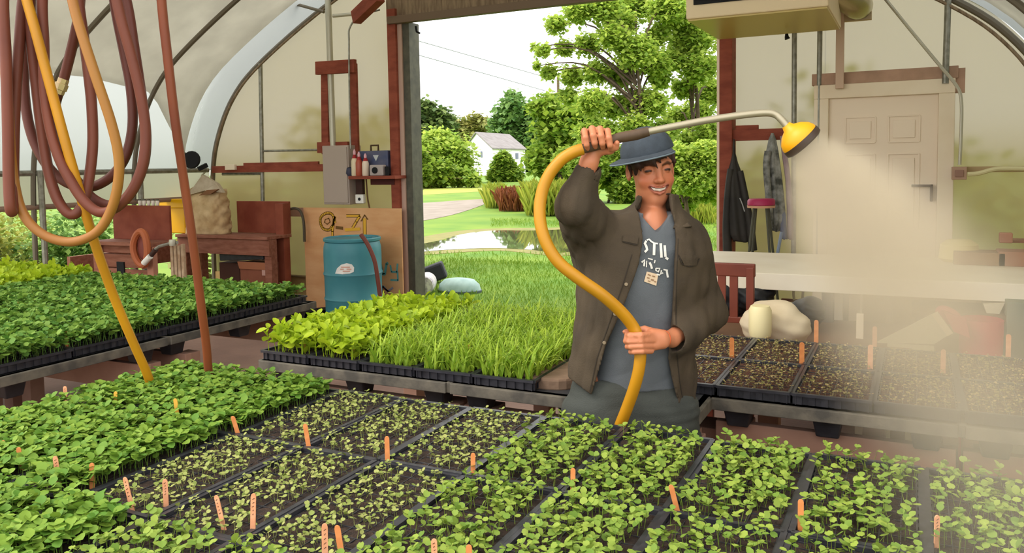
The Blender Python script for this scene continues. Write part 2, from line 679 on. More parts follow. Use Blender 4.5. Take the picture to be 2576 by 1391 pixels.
MB().lim(OX0 - 0.1, OX1 + 0.05, YW - 0.2, YW - 0.12, OZ - 0.02, OZ + 0.06).build('door_track', M('track_brown', '#6b5743', 0.6), t, bevel=0.004)
h = MB()
q = atY(1046, 66, YW - 0.05)
h.tube([q, q + Vector((0.01, 0, -0.06)), q + Vector((0.05, 0, -0.08))], 0.012, 6)
tag(h.build('door_catch', black_m, None, True), 'small dark catch hanging under the header beam', 'catch')
# diagonal red roof board near the header
a, b = atY(895, 45, YW - 0.4), atY(955, -12, YW - 0.6)
tag(MB().beam(a, b, 0.1, 0.14).build('red_block', red_wood, None, bevel=0.004), 'short red timber block near the roof left of the header beam', 'timber')

# red frame on the wall
Y = YW - 0.12


def slab(mb, x0, y0, x1, y1, Y, th):
    """upright board facing -Y between two picture corners at plane Y"""
    a, b = atY(x0, y0, Y), atY(x1, y1, Y)
    mb.lim(min(a.x, b.x), max(a.x, b.x), Y, Y + th, min(a.z, b.z), max(a.z, b.z))
    return mb


t = thing('timber_bracket', 'red timber frame of two posts and a crosspiece above the grey panel box', 'frame', atY(850, 380, Y))
a, b = atY(796, 172, Y - 0.02), atY(894, 166, Y - 0.02)
MB().beam(a, b, 0.05, 0.15).build('crosspiece', red_wood, t, bevel=0.004)
a, b = atY(818, 185, Y + 0.03), atY(820, 388, Y + 0.03)
MB().beam(a, b, 0.04, 0.10, up=(1, 0, 0)).build('post', red_wood, t, bevel=0.004)
a, b = atY(888, 160, Y + 0.03), atY(894, 388, Y + 0.03)
MB().beam(a, b, 0.04, 0.10, up=(1, 0, 0)).build('post', red_wood, t, bevel=0.004)
slab(MB(), 797, 358, 832, 384, Y - 0.01, 0.05).build('bracket', red_wood, t)
slab(MB(), 843, 357, 874, 366, Y + 0.02, 0.04).build('bracket', red_wood, t)
# conduit
pts = [atY(*q, YW - 0.2) for q in ((955, 25), (905, 40), (880, 70), (878, 110), (879, 240), (882, 375))]
tag(MB().tube(cr(pts, 6), 0.010, 8).build('wall_conduit', steel, None, smooth=True), 'thin grey conduit bending down to the grey panel box', 'conduit')

# grey panel box
t = thing('panel_box', 'tall pinkish grey electrical panel box on the end wall', 'electrical panel', atY(845, 515, YW - 0.25))
pm = M('panel_paint', '#a8988c', 0.5)
a, b = atY(810, 367, YW - 0.24), atY(880, 515, YW - 0.24)
MB().lim(a.x, b.x, YW - 0.24, YW, b.z, a.z).build('body', pm, t, bevel=0.006)
MB().lim(a.x + 0.015, b.x - 0.015, YW - 0.252, YW - 0.24, b.z + 0.02, a.z - 0.02).build('door', pm, t, bevel=0.003)
tag(slab(MB(), 883, 440, 905, 513, YW - 0.1, 0.09).build('wiring_box', M('wiring_grey', '#77705f', 0.6), None, bevel=0.004), 'narrow olive grey wiring box under the red shelf', 'box')
t = thing('power_outlet', 'white power outlet with a dark socket under the red shelf', 'outlet', atY(903, 512, YW - 0.18))
slab(MB(), 893, 489, 914, 512, YW - 0.18, 0.05).build('plate', white_pl, t, bevel=0.008)
q = atY(903.5, 501, YW - 0.185)
MB().lathe([(0.018, 0), (0.018, 0.02)], q, 12, axis=(0, 1, 0)).build('socket', black_m, t)
tag(slab(MB(), 894, 440, 912, 489, YW - 0.16, 0.05).build('cable_box', M('dark_brown', '#3a2018', 0.7), None, bevel=0.003), 'dark brown box between the shelf and the power outlet', 'box')

# red rail on wall
tag(slab(MB(), 532, 418, 812, 431, YW - 0.12, 0.06).build('red_rail', red_wood, None, bevel=0.003), 'long red timber rail fixed across the end wall left of the panel box', 'rail')
tag(slab(MB(), 612, 410, 800, 415, YW - 0.10, 0.03).build('thin_batten', red_wood, None), 'thin red batten lying on the long red rail', 'batten')
tag(slab(MB(), 565, 414, 590, 427, YW - 0.16, 0.04).build('pale_bracket', cream, None, bevel=0.004), 'small pale bracket on the red rail', 'bracket')
pole('brace_rod', 468, 484, 524, 424, YW - 0.13, 0.012, steel_l, 'thin diagonal rod by the paper sack', 'rod')
t = thing('wall_fan', 'small black fan on the corner of the left side rail', 'fan', atY(478, 405, 7.2))
q = atY(482, 402, 7.2)
MB().lathe([(0.03, -0.05), (0.09, -0.04), (0.11, 0.0), (0.10, 0.03)], q, 16, axis=(0.5, -1, 0.1)).build('housing', black_m, t, True)
q = atY(458, 404, 7.2)
MB().lathe([(0.05, 0), (0.06, 0.06), (0.05, 0.1)], q, 12, axis=(0, 0, 1)).build('motor', M('olive', '#6d6843', 0.7), t, True)
MB().beam(atY(500, 425, 7.3), atY(520, 415, 7.4), 0.05, 0.05).build('bracket', black_m, t)

# shelf and the things on it
Ys = YW - 0.32
t = thing('wall_shelf', 'dark red shelf beside the wide doorway', 'shelf', atY(940, 450, Ys))
a, b = atY(876, 443, Ys), atY(994, 450, Ys)
MB().lim(a.x, b.x, Ys, YW - 0.02, b.z, a.z).build('board', red_wood, t, bevel=0.003)
a2, b2 = atY(925, 450, Ys + 0.1), atY(985, 465, Ys + 0.1)
MB().lim(a2.x, b2.x, Ys + 0.15, Ys + 0.19, b2.z, b.z).build('cleat', M('dark_red', '#4a150e', 0.7), t)
SHZ = a.z
sy = Ys + 0.1


def onshelf(x): return atY(x, 440, sy).x


t = thing('tool_case', 'blue grey case with a top handle standing on the wall shelf', 'case', (onshelf(935), sy + 0.08, SHZ))
x0, x1 = onshelf(892), onshelf(969)
blue = M('case_blue', '#3d4668', 0.5, col2='#59596c', scale=8)
hh = atY(900, 380, sy + 0.05).z - SHZ
MB().lim(x0, x1, sy + 0.06, sy + 0.18, SHZ, SHZ + hh).build('body', blue, t, bevel=0.015)
xm = (x0 + x1) / 2 - 0.01
MB().tube([(xm - 0.05, sy + 0.12, SHZ + hh), (xm - 0.05, sy + 0.12, SHZ + hh + 0.06), (xm + 0.05, sy + 0.12, SHZ + hh + 0.06), (xm + 0.05, sy + 0.12, SHZ + hh)], 0.011, 8).build('handle', M('handle_brown', '#4b3418', 0.6), t, True)
MB().prism([(xm + 0.02, sy + 0.055, SHZ + hh - 0.05), (xm + 0.10, sy + 0.055, SHZ + hh - 0.05), (xm + 0.06, sy + 0.055, SHZ + hh - 0.12)], (0, 0, 0), (0, 0.01, 0)).build('emblem', M('pale_emblem', '#b9bdc0', 0.5), t)
red_p = M('bottle_red', '#9c1f22', 0.4)
for px, h, lab, bm in ((896, 0.30, 'tall pale bottle with a red neck and pink spray head on the shelf', '#d8c8a8'), (907, 0.27, 'red bottle between the two pale bottles on the shelf', '#a34a34'), (923, 0.25, 'round pale bottle with a pink tip in front of the blue case', '#e0cdb8')):
    x = onshelf(px)
    t = thing('spray_bottle', lab, 'bottle', (x, sy - 0.02, SHZ), 'bottles on the wall shelf')
    MB().lathe([(0.036, 0), (0.04, 0.01), (0.04, h * 0.55), (0.03, h * 0.66)], (x, sy - 0.02, SHZ), 14).build('body', M('b' + bm, bm, 0.4), t, True)
    MB().lathe([(0.033, h * 0.62), (0.022, h * 0.74), (0.015, h * 0.8)], (x, sy - 0.02, SHZ), 12).build('collar', red_p, t, True)
    MB().lathe([(0.015, h * 0.8), (0.017, h * 0.9), (0.006, h)], (x, sy - 0.02, SHZ), 10).build('cap', M('pink_cap', '#d9a6ae', 0.4), t, True)
t = thing('small_radio', 'small grey radio with a round dark speaker at the right end of the shelf', 'radio', (onshelf(954), sy - 0.03, SHZ))
a = onshelf(936)
b = onshelf(969)
MB().lim(a, b, sy - 0.05, sy + 0.03, SHZ, SHZ + 0.12).build('body', M('radio_grey', '#a79c98', 0.5), t, bevel=0.012)
MB().lathe([(0.035, 0), (0.035, 0.02)], ((a + b) / 2 - 0.01, sy - 0.065, SHZ + 0.06), 16, axis=(0, 1, 0)).build('speaker', black_m, t)
MB().lathe([(0.02, 0), (0.025, 0.1)], (b + 0.03, sy, SHZ), 10).build('knob', black_m, t)
tag(MB().lathe([(0.03, 0), (0.05, 0.03), (0.04, 0.09), (0.02, 0.1)], (onshelf(881), sy, SHZ), 12).build('dark_pot', M('dark_blue_pot', '#3a3a4e', 0.6), None, True), 'small dark blue pot at the left end of the wall shelf', 'pot')
pts = [atY(*q, YW - 0.1) for q in ((921, 450), (925, 500), (931, 530), (934, 560), (924, 585), (912, 600))]
tag(MB().tube(cr(pts, 5), 0.009, 6).build('hanging_cable', M('cord_brown', '#6a4a2a', 0.7), None, True), 'thin brown cord hanging from the shelf in front of the plywood', 'cord')

# walk door
t = thing('door_1', None, None, (0, YW, 0)); t['kind'] = 'structure'
MB().lim(DX0 + 0.04, DX1 - 0.04, YW - 0.04, YW + 0.01, 0.05, DZ - 0.05).build('door_leaf', door_paint, t, bevel=0.003)
pn = M('door_panel', '#c9b398', 0.5)
wd = (DX1 - DX0 - 0.08)
for z0, z1 in ((1.78, 2.0), (1.05, 1.68), (0.25, 0.9)):
    for x0 in (DX0 + 0.04 + wd * 0.16, DX0 + 0.04 + wd * 0.56):
        a = MB()
        x1 = x0 + wd * 0.28
        for (p, q) in (((x0, z0), (x1, z0)), ((x1, z0), (x1, z1)), ((x1, z1), (x0, z1)), ((x0, z1), (x0, z0))):
            a.beam((p[0], YW - 0.043, p[1]), (q[0], YW - 0.043, q[1]), 0.012, 0.012)
        a.lim(x0 + 0.035, x1 - 0.035, YW - 0.05, YW - 0.04, z0 + 0.035, z1 - 0.035)
        a.build('door_panel', door_paint, t, bevel=0.002)
hx = DX1 - 0.13
a = MB().lim(hx - 0.1, hx + 0.06, YW - 0.1, YW - 0.08, 1.40, 1.42)
a.lim(hx + 0.04, hx + 0.06, YW - 0.1, YW - 0.04, 1.28, 1.42)
a.build('door_handle', M('handle_dark', '#4a3a34', 0.4, 0.5), t, bevel=0.003)
t = thing('trim_3', None, None, (0, YW, 0)); t['kind'] = 'structure'
tag(t, 'cream frame around the walk door')
f = cream
MB().lim(DX0 - 0.08, DX0 + 0.04, YW - 0.08, YW + 0.05, 0, DZ - 0.05).build('jamb', f, t, bevel=0.006)
MB().lim(DX1 - 0.04, DX1 + 0.08, YW - 0.08, YW + 0.05, 0, DZ - 0.05).build('jamb', f, t, bevel=0.006)
MB().lim(DX0 - 0.08, DX1 + 0.08, YW - 0.08, YW + 0.05, DZ - 0.05, DZ + 0.07).build('head', f, t, bevel=0.006)
MB().lim(DX0 - 0.1, DX1 + 0.1, YW - 0.07, YW + 0.02, DZ + 0.07, DZ + 0.17).build('lintel', M('lintel', '#b9957e', 0.8, col2='#a0806a', scale=6), t, bevel=0.004)
MB().lim(DX1 + 0.08, DX1 + 0.15, YW - 0.05, YW, DZ - 0.05, DZ + 0.15).build('corner_block', MATS['lintel'], t)
tag(slab(MB(), 2104, -30, 2122, 222, YW - 0.14, 0.04).build('upright_board', M('pinkish_board', '#c8ab93', 0.7), None, bevel=0.003), 'pinkish upright board above the cream door frame', 'board')

# metal conduit and junction box on the right
Yc = YW - 0.16
pts = [atY(*q, Yc) for q in ((2205, -30), (2290, 75), (2370, 172), (2405, 214), (2418, 250), (2418, 330), (2414, 415))]
tag(MB().tube(cr(pts[:3], 3) + cr(pts[2:], 6), 0.013, 8).build('wall_conduit', steel_l, None, True), 'pale conduit slanting down over the door corner to the junction box', 'conduit')
t = thing('junction_box', 'small square brown junction box right of the cream door', 'electrical box', atY(2412, 450, Yc))
jm = M('junction', '#b08f78', 0.7)
slab(MB(), 2395, 420, 2432, 452, Yc, 0.1).build('box', jm, t, bevel=0.004)
slab(MB(), 2403, 428, 2424, 445, Yc - 0.01, 0.02).build('cover', M('jcover', '#94705f', 0.6), t, bevel=0.002)
pts = [atY(*q, Yc) for q in ((2434, 438), (2462, 436), (2500, 426), (2540, 424), (2620, 425))]
tag(MB().tube(cr(pts, 6), 0.018, 8).build('wall_conduit', M('cream_pipe', '#d8cfa0', 0.5), None, True), 'cream pipe running right from the junction box', 'pipe')
tag(slab(MB(), 2375, 420, 2600, 432, Yc + 0.1, 0.04).build('wall_rail', M('rail_tan', '#b39a72', 0.8), None), 'tan rail on the wall behind the junction box', 'rail')

# unit heater
zb = 2.72
t = thing('unit_heater', 'beige unit heater with a dark louvre hanging over the doorway edge', 'heater', (-1.1, 6.8, zb))
hb = M('heater_beige', '#ddc7a2', 0.5)
hx0, hx1, hy0, hy1 = -1.57, -0.56, 6.2, 7.3
MB().lim(hx0, hx1, hy0, hy1, zb, zb + 0.75).build('casing', hb, t, bevel=0.01)
MB().lim(hx0 + 0.01, hx1 - 0.01, hy0 + 0.02, hy1 - 0.01, zb - 0.012, zb + 0.001).build('underside', M('heater_under', '#c0a95e', 0.35), t)
MB().lim(hx0 + 0.06, hx0 + 0.66, hy0 - 0.012, hy0 + 0.01, zb + 0.10, zb + 0.6).build('grille', black_m, t)
for k in range(4):
    a = MB()
    a.box(((hx0 + 0.36), hy0 - 0.02, zb + 0.16 + k * 0.13), (0.6, 0.006, 0.06), rx=0.5)
    a.build('louvre', M('louvre', '#9c6a58', 0.4), t)
MB().lim(hx0 + 0.72, hx1 - 0.03, hy0 - 0.015, hy0 + 0.01, zb + 0.09, zb + 0.7).build('access_panel', hb, t, bevel=0.004)
MB().lim(hx0 + 0.76, hx0 + 0.86, hy0 - 0.02, hy0, zb + 0.12, zb + 0.15).build('label_plate', M('plate_brown', '#8a7358', 0.5), t)
q = Vector((-1.02, 7.2, zb - 0.02))
tag(MB().tube([atY(1979, 85, 7.1), atY(1979, 92, 7.1), atY(1981, 98, 7.1)], [0.012, 0.016, 0.022], 8).build('pull_knob', black_m, None, True), 'small black knob dangling below the heater', 'knob')

# flue pipe and plate
t = thing('flue_pipe', 'shiny metal flue elbow coming down beside the heater', 'flue pipe', atY(2150, 30, 7.5))
pts = [atY(2085, -60, 6.9), atY(2112, -22, 7.1), atY(2150, 8, 7.35), atY(2160, 15, 7.66)]
MB().tube(cr(pts, 6), 0.115, 18).build('elbow', M('flue_metal', '#a99f78', 0.28, 0.9, bump=0.1), t, True)
a, b = atY(2120, -60, YW), atY(2193, 50, YW)
MB().lim(a.x, b.x, YW - 0.04, YW + 0.02, b.z, a.z).build('wall_plate', M('plate_tan', '#c4ae8c', 0.7), t, bevel=0.004)

# red coat rail
t = thing('coat_rail', 'red timber coat rail screwed to the end wall with a block above', 'coat rail', atY(1900, 350, YW - 0.1))
slab(MB(), 1828, 327, 1980, 351, YW - 0.12, 0.05).build('rail', red_wood, t, bevel=0.003)
slab(MB(), 1850, 316, 1907, 329, YW - 0.11, 0.04).build('block', red_wood, t, bevel=0.003)

# ------------------------------------------------------------------ leaves
LEAF_V = np.array([[0, 0, 0], [-.30, .22, .07], [-.42, .55, .08], [-.25, .86, .02], [0, 1, -.06], [.25, .86, .02], [.42, .55, .08], [.30, .22, .07], [0, .5, -.01]])
LEAF_F = np.array([[8, 0, 1], [8, 1, 2], [8, 2, 3], [8, 3, 4], [8, 4, 5], [8, 5, 6], [8, 6, 7], [8, 7, 0]])
ROUND_V = np.array([[0, 0, 0], [-.40, .25, .05], [-.50, .62, .05], [-.22, .95, .0], [0, .86, -.02], [.22, .95, .0], [.50, .62, .05], [.40, .25, .05], [0, .5, -.02]])
QUAD_V = np.array([[0, 0, 0], [-.36, .5, .06], [0, 1, -.05], [.36, .5, .06]])
QUAD_F = np.array([[0, 1, 2], [0, 2, 3]])


def leaves(P, yaw, pitch, size, T=LEAF_V, TF=LEAF_F, roll=None, wid=1.0):
    """P (n,3) leaf base; leaf grows along +y of template: yaw about z, pitch raises tip"""
    n = len(P)
    V = np.repeat(T[None], n, 0).copy()
    V[:, :, 0] *= np.asarray(wid).reshape(-1, 1) if np.ndim(wid) else wid
    V *= size[:, None, None]
    if roll is not None:
        c, s = np.cos(roll)[:, None], np.sin(roll)[:, None]
        x, z = V[:, :, 0].copy(), V[:, :, 2].copy()
        V[:, :, 0] = c * x + s * z
        V[:, :, 2] = -s * x + c * z
    c, s = np.cos(pitch)[:, None], np.sin(pitch)[:, None]
    y, z = V[:, :, 1].copy(), V[:, :, 2].copy()
    V[:, :, 1] = c * y - s * z
    V[:, :, 2] = s * y + c * z
    c, s = np.cos(yaw)[:, None], np.sin(yaw)[:, None]
    x, y = V[:, :, 0].copy(), V[:, :, 1].copy()
    V[:, :, 0] = c * x - s * y
    V[:, :, 1] = s * x + c * y
    V += P[:, None, :]
    F = (TF[None] + (np.arange(n) * len(T))[:, None, None]).reshape(-1, TF.shape[1])
    return V.reshape(-1, 3), F


def merge(parts):
    vs, fs, n = [], [], 0
    for v, f in parts:
        vs.append(v)
        fs.append(f + n)
        n += len(v)
    return np.concatenate(vs), np.concatenate(fs)


def leafmat(name, a, b, trans=0.35, rough=0.55):
    return M(name, a, rough, col2=b, island=True, trans=trans, spec=0.3)


# ------------------------------------------------------------------ outdoors
lawn = M('lawn', '#76902c', 0.9, col2='#5a8026', scale=0.6, bump=0.6, bscale=30, coord='Object', detail=8)
gx0, gx1, gy0, gy1 = -150, 60, -2.5, 220
vs, fs = [], []
mb = MB()
mb.lim(-170, 80, YW + 0.05, 260, -0.4, -0.04)
mb.lim(-170, CX - 4.7, -6, YW + 0.05, -0.4, -0.04)
mb.lim(CX + 6.2, 80, -6, YW + 0.05, -0.4, -0.04)
tag(mb.build('ground', lawn), kind='structure')


def flat(name, pts, z, mat, th=0.01):
    c = cr([(p[0], p[1], z) for p in pts], 6, True)
    b = MB()
    b.prism(c, (0, 0, -th), (0, 0, 0))
    return b.build(name, mat)


P2 = lambda x, y: tuple(atZ(x, y, -0.03))[:2]
roadm = M('gravel_road', '#958a80', 0.9, col2='#857a70', scale=1.5, bump=0.4, bscale=20)
o = flat('road', [P2(960, 518), P2(1100, 508), P2(1190, 502), P2(1232, 502), P2(1215, 515), P2(1150, 537), P2(1080, 552), P2(1000, 563), P2(900, 575), P2(880, 530)], -0.028, roadm)
tag(o, 'grey gravel road curving across the lawn', kind='structure')
mudm = M('wet_mud', '#77753c', 0.8, col2='#868048', scale=3)
o = flat('mud_patch', [P2(1010, 608), P2(1140, 582), P2(1250, 574), P2(1400, 572), P2(1520, 566), P2(1640, 568), P2(1600, 600), P2(1440, 642), P2(1250, 630), P2(1040, 642), P2(960, 640)], -0.032, mudm)
tag(o, 'bare muddy rim around the puddle', kind='structure')
wat = M('puddle_water', '#5a5a40', 0.02, spec=1.0)
wat.node_tree.nodes['Principled BSDF'].inputs['Metallic'].default_value = 0.0
wat.node_tree.nodes['Principled BSDF'].inputs['Specular IOR Level'].default_value = 1.0
wat.node_tree.nodes['Principled BSDF'].inputs['IOR'].default_value = 1.6
o = flat('puddle', [P2(1020, 622), P2(1100, 606), P2(1170, 588), P2(1250, 580), P2(1340, 580), P2(1450, 576), P2(1580, 574), P2(1560, 600), P2(1430, 634), P2(1330, 628), P2(1230, 624), P2(1100, 630), P2(1040, 636), P2(1000, 634)], -0.026, wat)
tag(o, 'rain puddle on the lawn reflecting sky and weeds', 'puddle', kind='stuff')

# lighter field strip beyond the road
o = flat('field_strip', [P2(900, 500), P2(1040, 492), P2(1230, 480), P2(1300, 476), P2(1300, 468), P2(1040, 474), P2(900, 478)], -0.03, M('mown_field', '#9f9e4a', 0.9, col2='#88983c', scale=0.3))
tag(o, 'pale mown strip of grass beyond the road', kind='structure')

# grass tufts in front of the doorway: uncountable
gm = leafmat('grass_blades', '#8fa838', '#6b9430', 0.35)


def blades(n, xr, yr, h0, h1, z=-0.04, keep=None):
    P = np.stack([rng.uniform(*xr, n), rng.uniform(*yr, n), np.full(n, z)], 1)
    if keep is not None: P = P[keep(P)]
    n = len(P)
    return leaves(P, rng.uniform(0, 2 * PI, n), rng.uniform(0.9, 1.5, n), rng.uniform(h0, h1, n), QUAD_V, QUAD_F, wid=rng.uniform(0.08, 0.2, n))


def notwater(P):
    k = np.ones(len(P), bool)
    for i, p in enumerate(P):
        x, y, _ = proj(p)
        if 990 < x < 1620 and 572 < y < 640: k[i] = False
        if y < 572 and x < 1235 and 498 < y: k[i] = False
    return k


V, F = merge([blades(22000, (-7.5, 0.5), (8.0, 12.5), 0.03, 0.085, keep=notwater), blades(20000, (-12, 2), (12, 22), 0.05, 0.12, keep=notwater)])
tag(npmesh('lawn_grass', V, F, gm), 'short lime green lawn grass outside the wide doorway', 'grass', kind='stuff')


def crown(n, blobs, s0, s1, droop=0.3, loose=0.22):
    """leaf cloud on ellipsoid blobs: list of (centre, radii, weight)"""
    wts = np.array([b[2] for b in blobs], float)
    idx = rng.choice(len(blobs), n, p=wts / wts.sum())
    C = np.array([b[0] for b in blobs], float)[idx]
    R = np.array([b[1] if np.ndim(b[1]) else (b[1],) * 3 for b in blobs], float)[idx]
    d = rng.normal(size=(n, 3))
    d /= np.linalg.norm(d, axis=1)[:, None]
    rr = rng.uniform(0.25, 1.08, n) ** 0.6
    far = rng.random(n) < loose
    rr[far] = rng.uniform(1.0, 1.55, far.sum())
    P = C + d * R * rr[:, None]
    yaw = rng.uniform(0, 2 * PI, n)
    pitch = rng.normal(-droop, 0.6, n)
    return P, yaw, pitch, rng.uniform(s0, s1, n)


def tree(name, label, cat, base, h, blobs, nleaf, s, mat, trunk_r=0.15, group=None, bark=None, branches=True, kind=None):
    t = thing(name, label, cat, base, group)
    bark = bark or M('bark', '#5a4a3a', 0.9, col2='#3f3328', scale=6)
    b = Vector(base)
    mb = MB()
    top = Vector(blobs[0][0])
    mid = b.lerp(top, 0.5) + Vector((0.1 * h * 0.2, 0, 0))
    if trunk_r:
        mb.tube(cr([b, mid, top], 5), [trunk_r * (1 - 0.07 * i) for i in range(11)], 8)
        if branches:
            for bl in blobs[1:]:
                c = Vector(bl[0])
                st = b.lerp(top, min(0.9, max(0.25, (c.z - b.z) / max(0.1, top.z - b.z) * 0.75)))
                mb.tube(cr([st, st.lerp(c, 0.5) + Vector((0, 0, 0.06 * h)), c], 4), [trunk_r * 0.45 * (1 - 0.1 * i) for i in range(9)], 5)
        mb.build('trunk', bark, t, True)
    P, y, p, sz = crown(nleaf, blobs, s * 0.7, s * 1.3, loose=0.22 if cat == 'tree' and not branches == 2 else 0.0)
    P[:, 2] = np.maximum(P[:, 2], b.z + 0.05)
    V, F = leaves(P, y, p, sz, QUAD_V * np.array([1.3, 1, 1]), QUAD_F)
    off = np.array(base)
    fo = npmesh('foliage', V - off, F, mat, t)
    fo['kind'] = 'stuff'
    return t


def wl(x, y, D):
    return tuple(atD(x, y, D))


def blobset(pts, D, spread=0.0):
    """pts (x, y, radius px)"""
    out = []
    for (x, y, r) in pts:
        c = atD(x, y, D + random.uniform(-1, 1) * spread)
        rw = r * D / FPX
        out.append((tuple(c), (rw, rw, rw * 0.8), r * r))
    return out


def ground_at(x, D):
    p = atD(x, 500, D)
    return (p.x, p.y, -0.04)


lime = leafmat('leaves_lime', '#c8d764', '#8aaa48', 0.58)
mid_g = leafmat('leaves_mid', '#a9bd4a', '#6b8f34', 0.5)
deep = leafmat('leaves_deep', '#8b9c58', '#4d6a3a', 0.4)
hazy = leafmat('leaves_hazy', '#8fae62', '#5c8446', 0.35)  # distance haze is put into these leaf colours
olive_l = leafmat('leaves_olive', '#b8b36a', '#8a9350', 0.35)
yel = leafmat('leaves_yellow', '#bfc252', '#8ea438', 0.4)

# big maple: layered branches, sky showing between them
random.seed(3)
pts = [(1600, 130, 60), (1650, 160, 50), (1640, 260, 50), (1670, 330, 45), (1560, 60, 50), (1480, 330, 38), (1630, 400, 45), (1400, 60, 34), (1455, 30, 40), (1520, 20, 50), (1600, 10, 60), (1680, 20, 60), (1420, 120, 30), (1365, 125, 22), (1480, 110, 40), (1540, 90, 45), (1380, 180, 26), (1440, 190, 38),
       (1500, 180, 42), (1560, 190, 45), (1430, 240, 30), (1490, 255, 45), (1545, 270, 48), (1600, 250, 45), (1600, 320, 50), (1530, 330, 40), (1345, 118, 12), (1350, 165, 12), (1650, 90, 40), (1660, 200, 36)]
tree('maple_tree', 'tall lime green tree with open layered branches seen through the doorway', 'tree', ground_at(1600, 24), 9, blobset([(a, b, c * .72) for a, b, c in pts], 24, 1.2), 40000, 0.125, lime, 0.10)
random.seed(4)
pts = [(1740, 100, 60), (1710, 30, 60), (1780, 60, 50), (1690, 150, 35), (1760, 170, 48), (1720, 220, 34), (1790, 230, 45), (1750, 290, 48), (1700, 300, 40), (1790, 340, 50), (1730, 360, 45), (1760, 420, 50)]
tree('maple_tree', 'lime green tree at the right side of the doorway view, half behind the red post', 'tree', ground_at(1745, 26), 9, blobset([(a, b, c * .76) for a, b, c in pts], 26, 1.5), 32000, 0.135, lime, 0.10)
pts = [(1700, 400, 50), (1740, 450, 50), (1780, 400, 60), (1790, 470, 50), (1720, 500, 40), (1690, 470, 35)]
tree('bush', 'yellow green bush beside the person in the doorway', 'bush', ground_at(1740, 16), 2.5, blobset(pts, 16, 0.5), 12000, 0.085, lime, 0.05)
pts = [(1540, 430, 60), (1480, 420, 50), (1580, 480, 50), (1600, 400, 60), (1430, 400, 40), (1500, 350, 50)]
tree('bush', 'green bush behind the raised arm and hose', 'bush', ground_at(1530, 34), 3, blobset(pts, 34, 1), 16000, 0.17, mid_g, 0.06)
# trees right of the house
pts = [(1300, 330, 52), (1290, 270, 32), (1270, 310, 32), (1330, 290, 36), (1350, 350, 50), (1300, 400, 46), (1255, 300, 14), (1360, 420, 46), (1290, 240, 16)]
tree('tree', 'bluish green pointed tree standing behind the white house', 'tree', ground_at(1310, 170), 14, blobset(pts, 170, 3), 11000, 1.05, hazy, 0.4)
pts = [(1400, 330, 50), (1370, 270, 34), (1440, 300, 50), (1400, 400, 55), (1460, 380, 50), (1390, 250, 18), (1430, 440, 45), (1360, 400, 36), (1475, 300, 40)]
tree('tree', 'broad yellow green tree between the white house and the maple', 'tree', ground_at(1410, 70), 8, blobset(pts, 70, 2), 11000, 0.5, mid_g, 0.3)
# left of the house
pts = [(1060, 300, 40), (1100, 300, 34), (1040, 280, 26), (1075, 270, 22), (1120, 320, 26), (1050, 340, 40), (1000, 310, 40)]
tree('tree', 'dark round treetop at the far left of the doorway view', 'tree', ground_at(1060, 150), 13, blobset(pts, 150, 3), 9000, 0.95, deep, 0.4)
pts = [(1160, 320, 26), (1195, 310, 24), (1215, 325, 20), (1130, 335, 24), (1180, 345, 26), (1225, 305, 12), (1205, 292, 8)]
tree('tree', 'thin brownish green trees on the skyline above the white house', 'tree', ground_at(1180, 190), 13, blobset(pts, 190, 3), 3500, 0.95, olive_l, 0.3)
pts = [(1130, 380, 46), (1080, 390, 50), (1100, 350, 30), (1150, 400, 40), (1040, 370, 40), (1170, 440, 30)]
tree('tree', 'bright green tree in front of the left end of the white house', 'tree', ground_at(1110, 75), 6, blobset(pts, 75, 1.5), 9000, 0.42, lime, 0.3)
pts = [(1060, 430, 44), (1110, 435, 40), (1160, 445, 28), (1020, 430, 40), (1190, 452, 18), (1045, 400, 36), (1090, 455, 30)]
tree('bush', 'dark edged green bushes along the far lawn left of the house', 'bush', ground_at(1090, 60), 3.5, blobset(pts, 60, 1), 9000, 0.36, mid_g, 0.1)
pts = [(1268, 420, 34), (1250, 440, 26), (1290, 438, 28), (1265, 395, 20)]
tree('bush', 'round green bush directly in front of the white house', 'bush', ground_at(1268, 78), 4, blobset(pts, 78, 1), 5000, 0.38, mid_g, 0.1)

# weeds by the puddle
dock = leafmat('dock_brown', '#9a5a3a', '#7d4a2c', 0.2)


def weeds(name, label, pts, D, n, h0, h1, mat, group=None, wid=0.14, pr=(1.1, 1.55)):
    b = ground_at(pts[0][0], D)
    t = None
    P = []
    for (x0, x1, y) in pts:
        k = n // len(pts)
        for _ in range(k):
            q = atZ(random.uniform(x0, x1), y + random.uniform(-5, 5), -0.04)
            P.append(q)
    P = np.array(P)
    k = len(P)
    V, F = leaves(P, rng.uniform(0, 2 * PI, k), rng.uniform(*pr, k), rng.uniform(h0, h1, k), LEAF_V, LEAF_F, wid=rng.uniform(wid * 0.5, wid, k))
    o = npmesh(name, V, F, mat)
    return tag(o, label, 'weeds', group, 'stuff')


weeds('dock_weeds', 'patch of brown seeding dock weeds behind the puddle', [(1256, 1325, 528), (1262, 1322, 520)], 28, 1500, 0.25, 0.9, dock, wid=0.09)
weeds('reed_weeds', 'tall yellow weeds right of the brown weeds', [(1325, 1440, 540), (1330, 1430, 520), (1440, 1480, 545)], 24, 2600, 0.35, 1.2, yel, wid=0.06)
weeds('reed_weeds', 'pale green weeds left of the brown weeds', [(1222, 1262, 520), (1228, 1262, 500)], 28, 900, 0.3, 0.9, yel, wid=0.06)
weeds('reed_weeds', 'long grass behind the person right of the hose', [(1680, 1800, 560), (1680, 1800, 520)], 20, 1400, 0.2, 0.6, yel, wid=0.06)

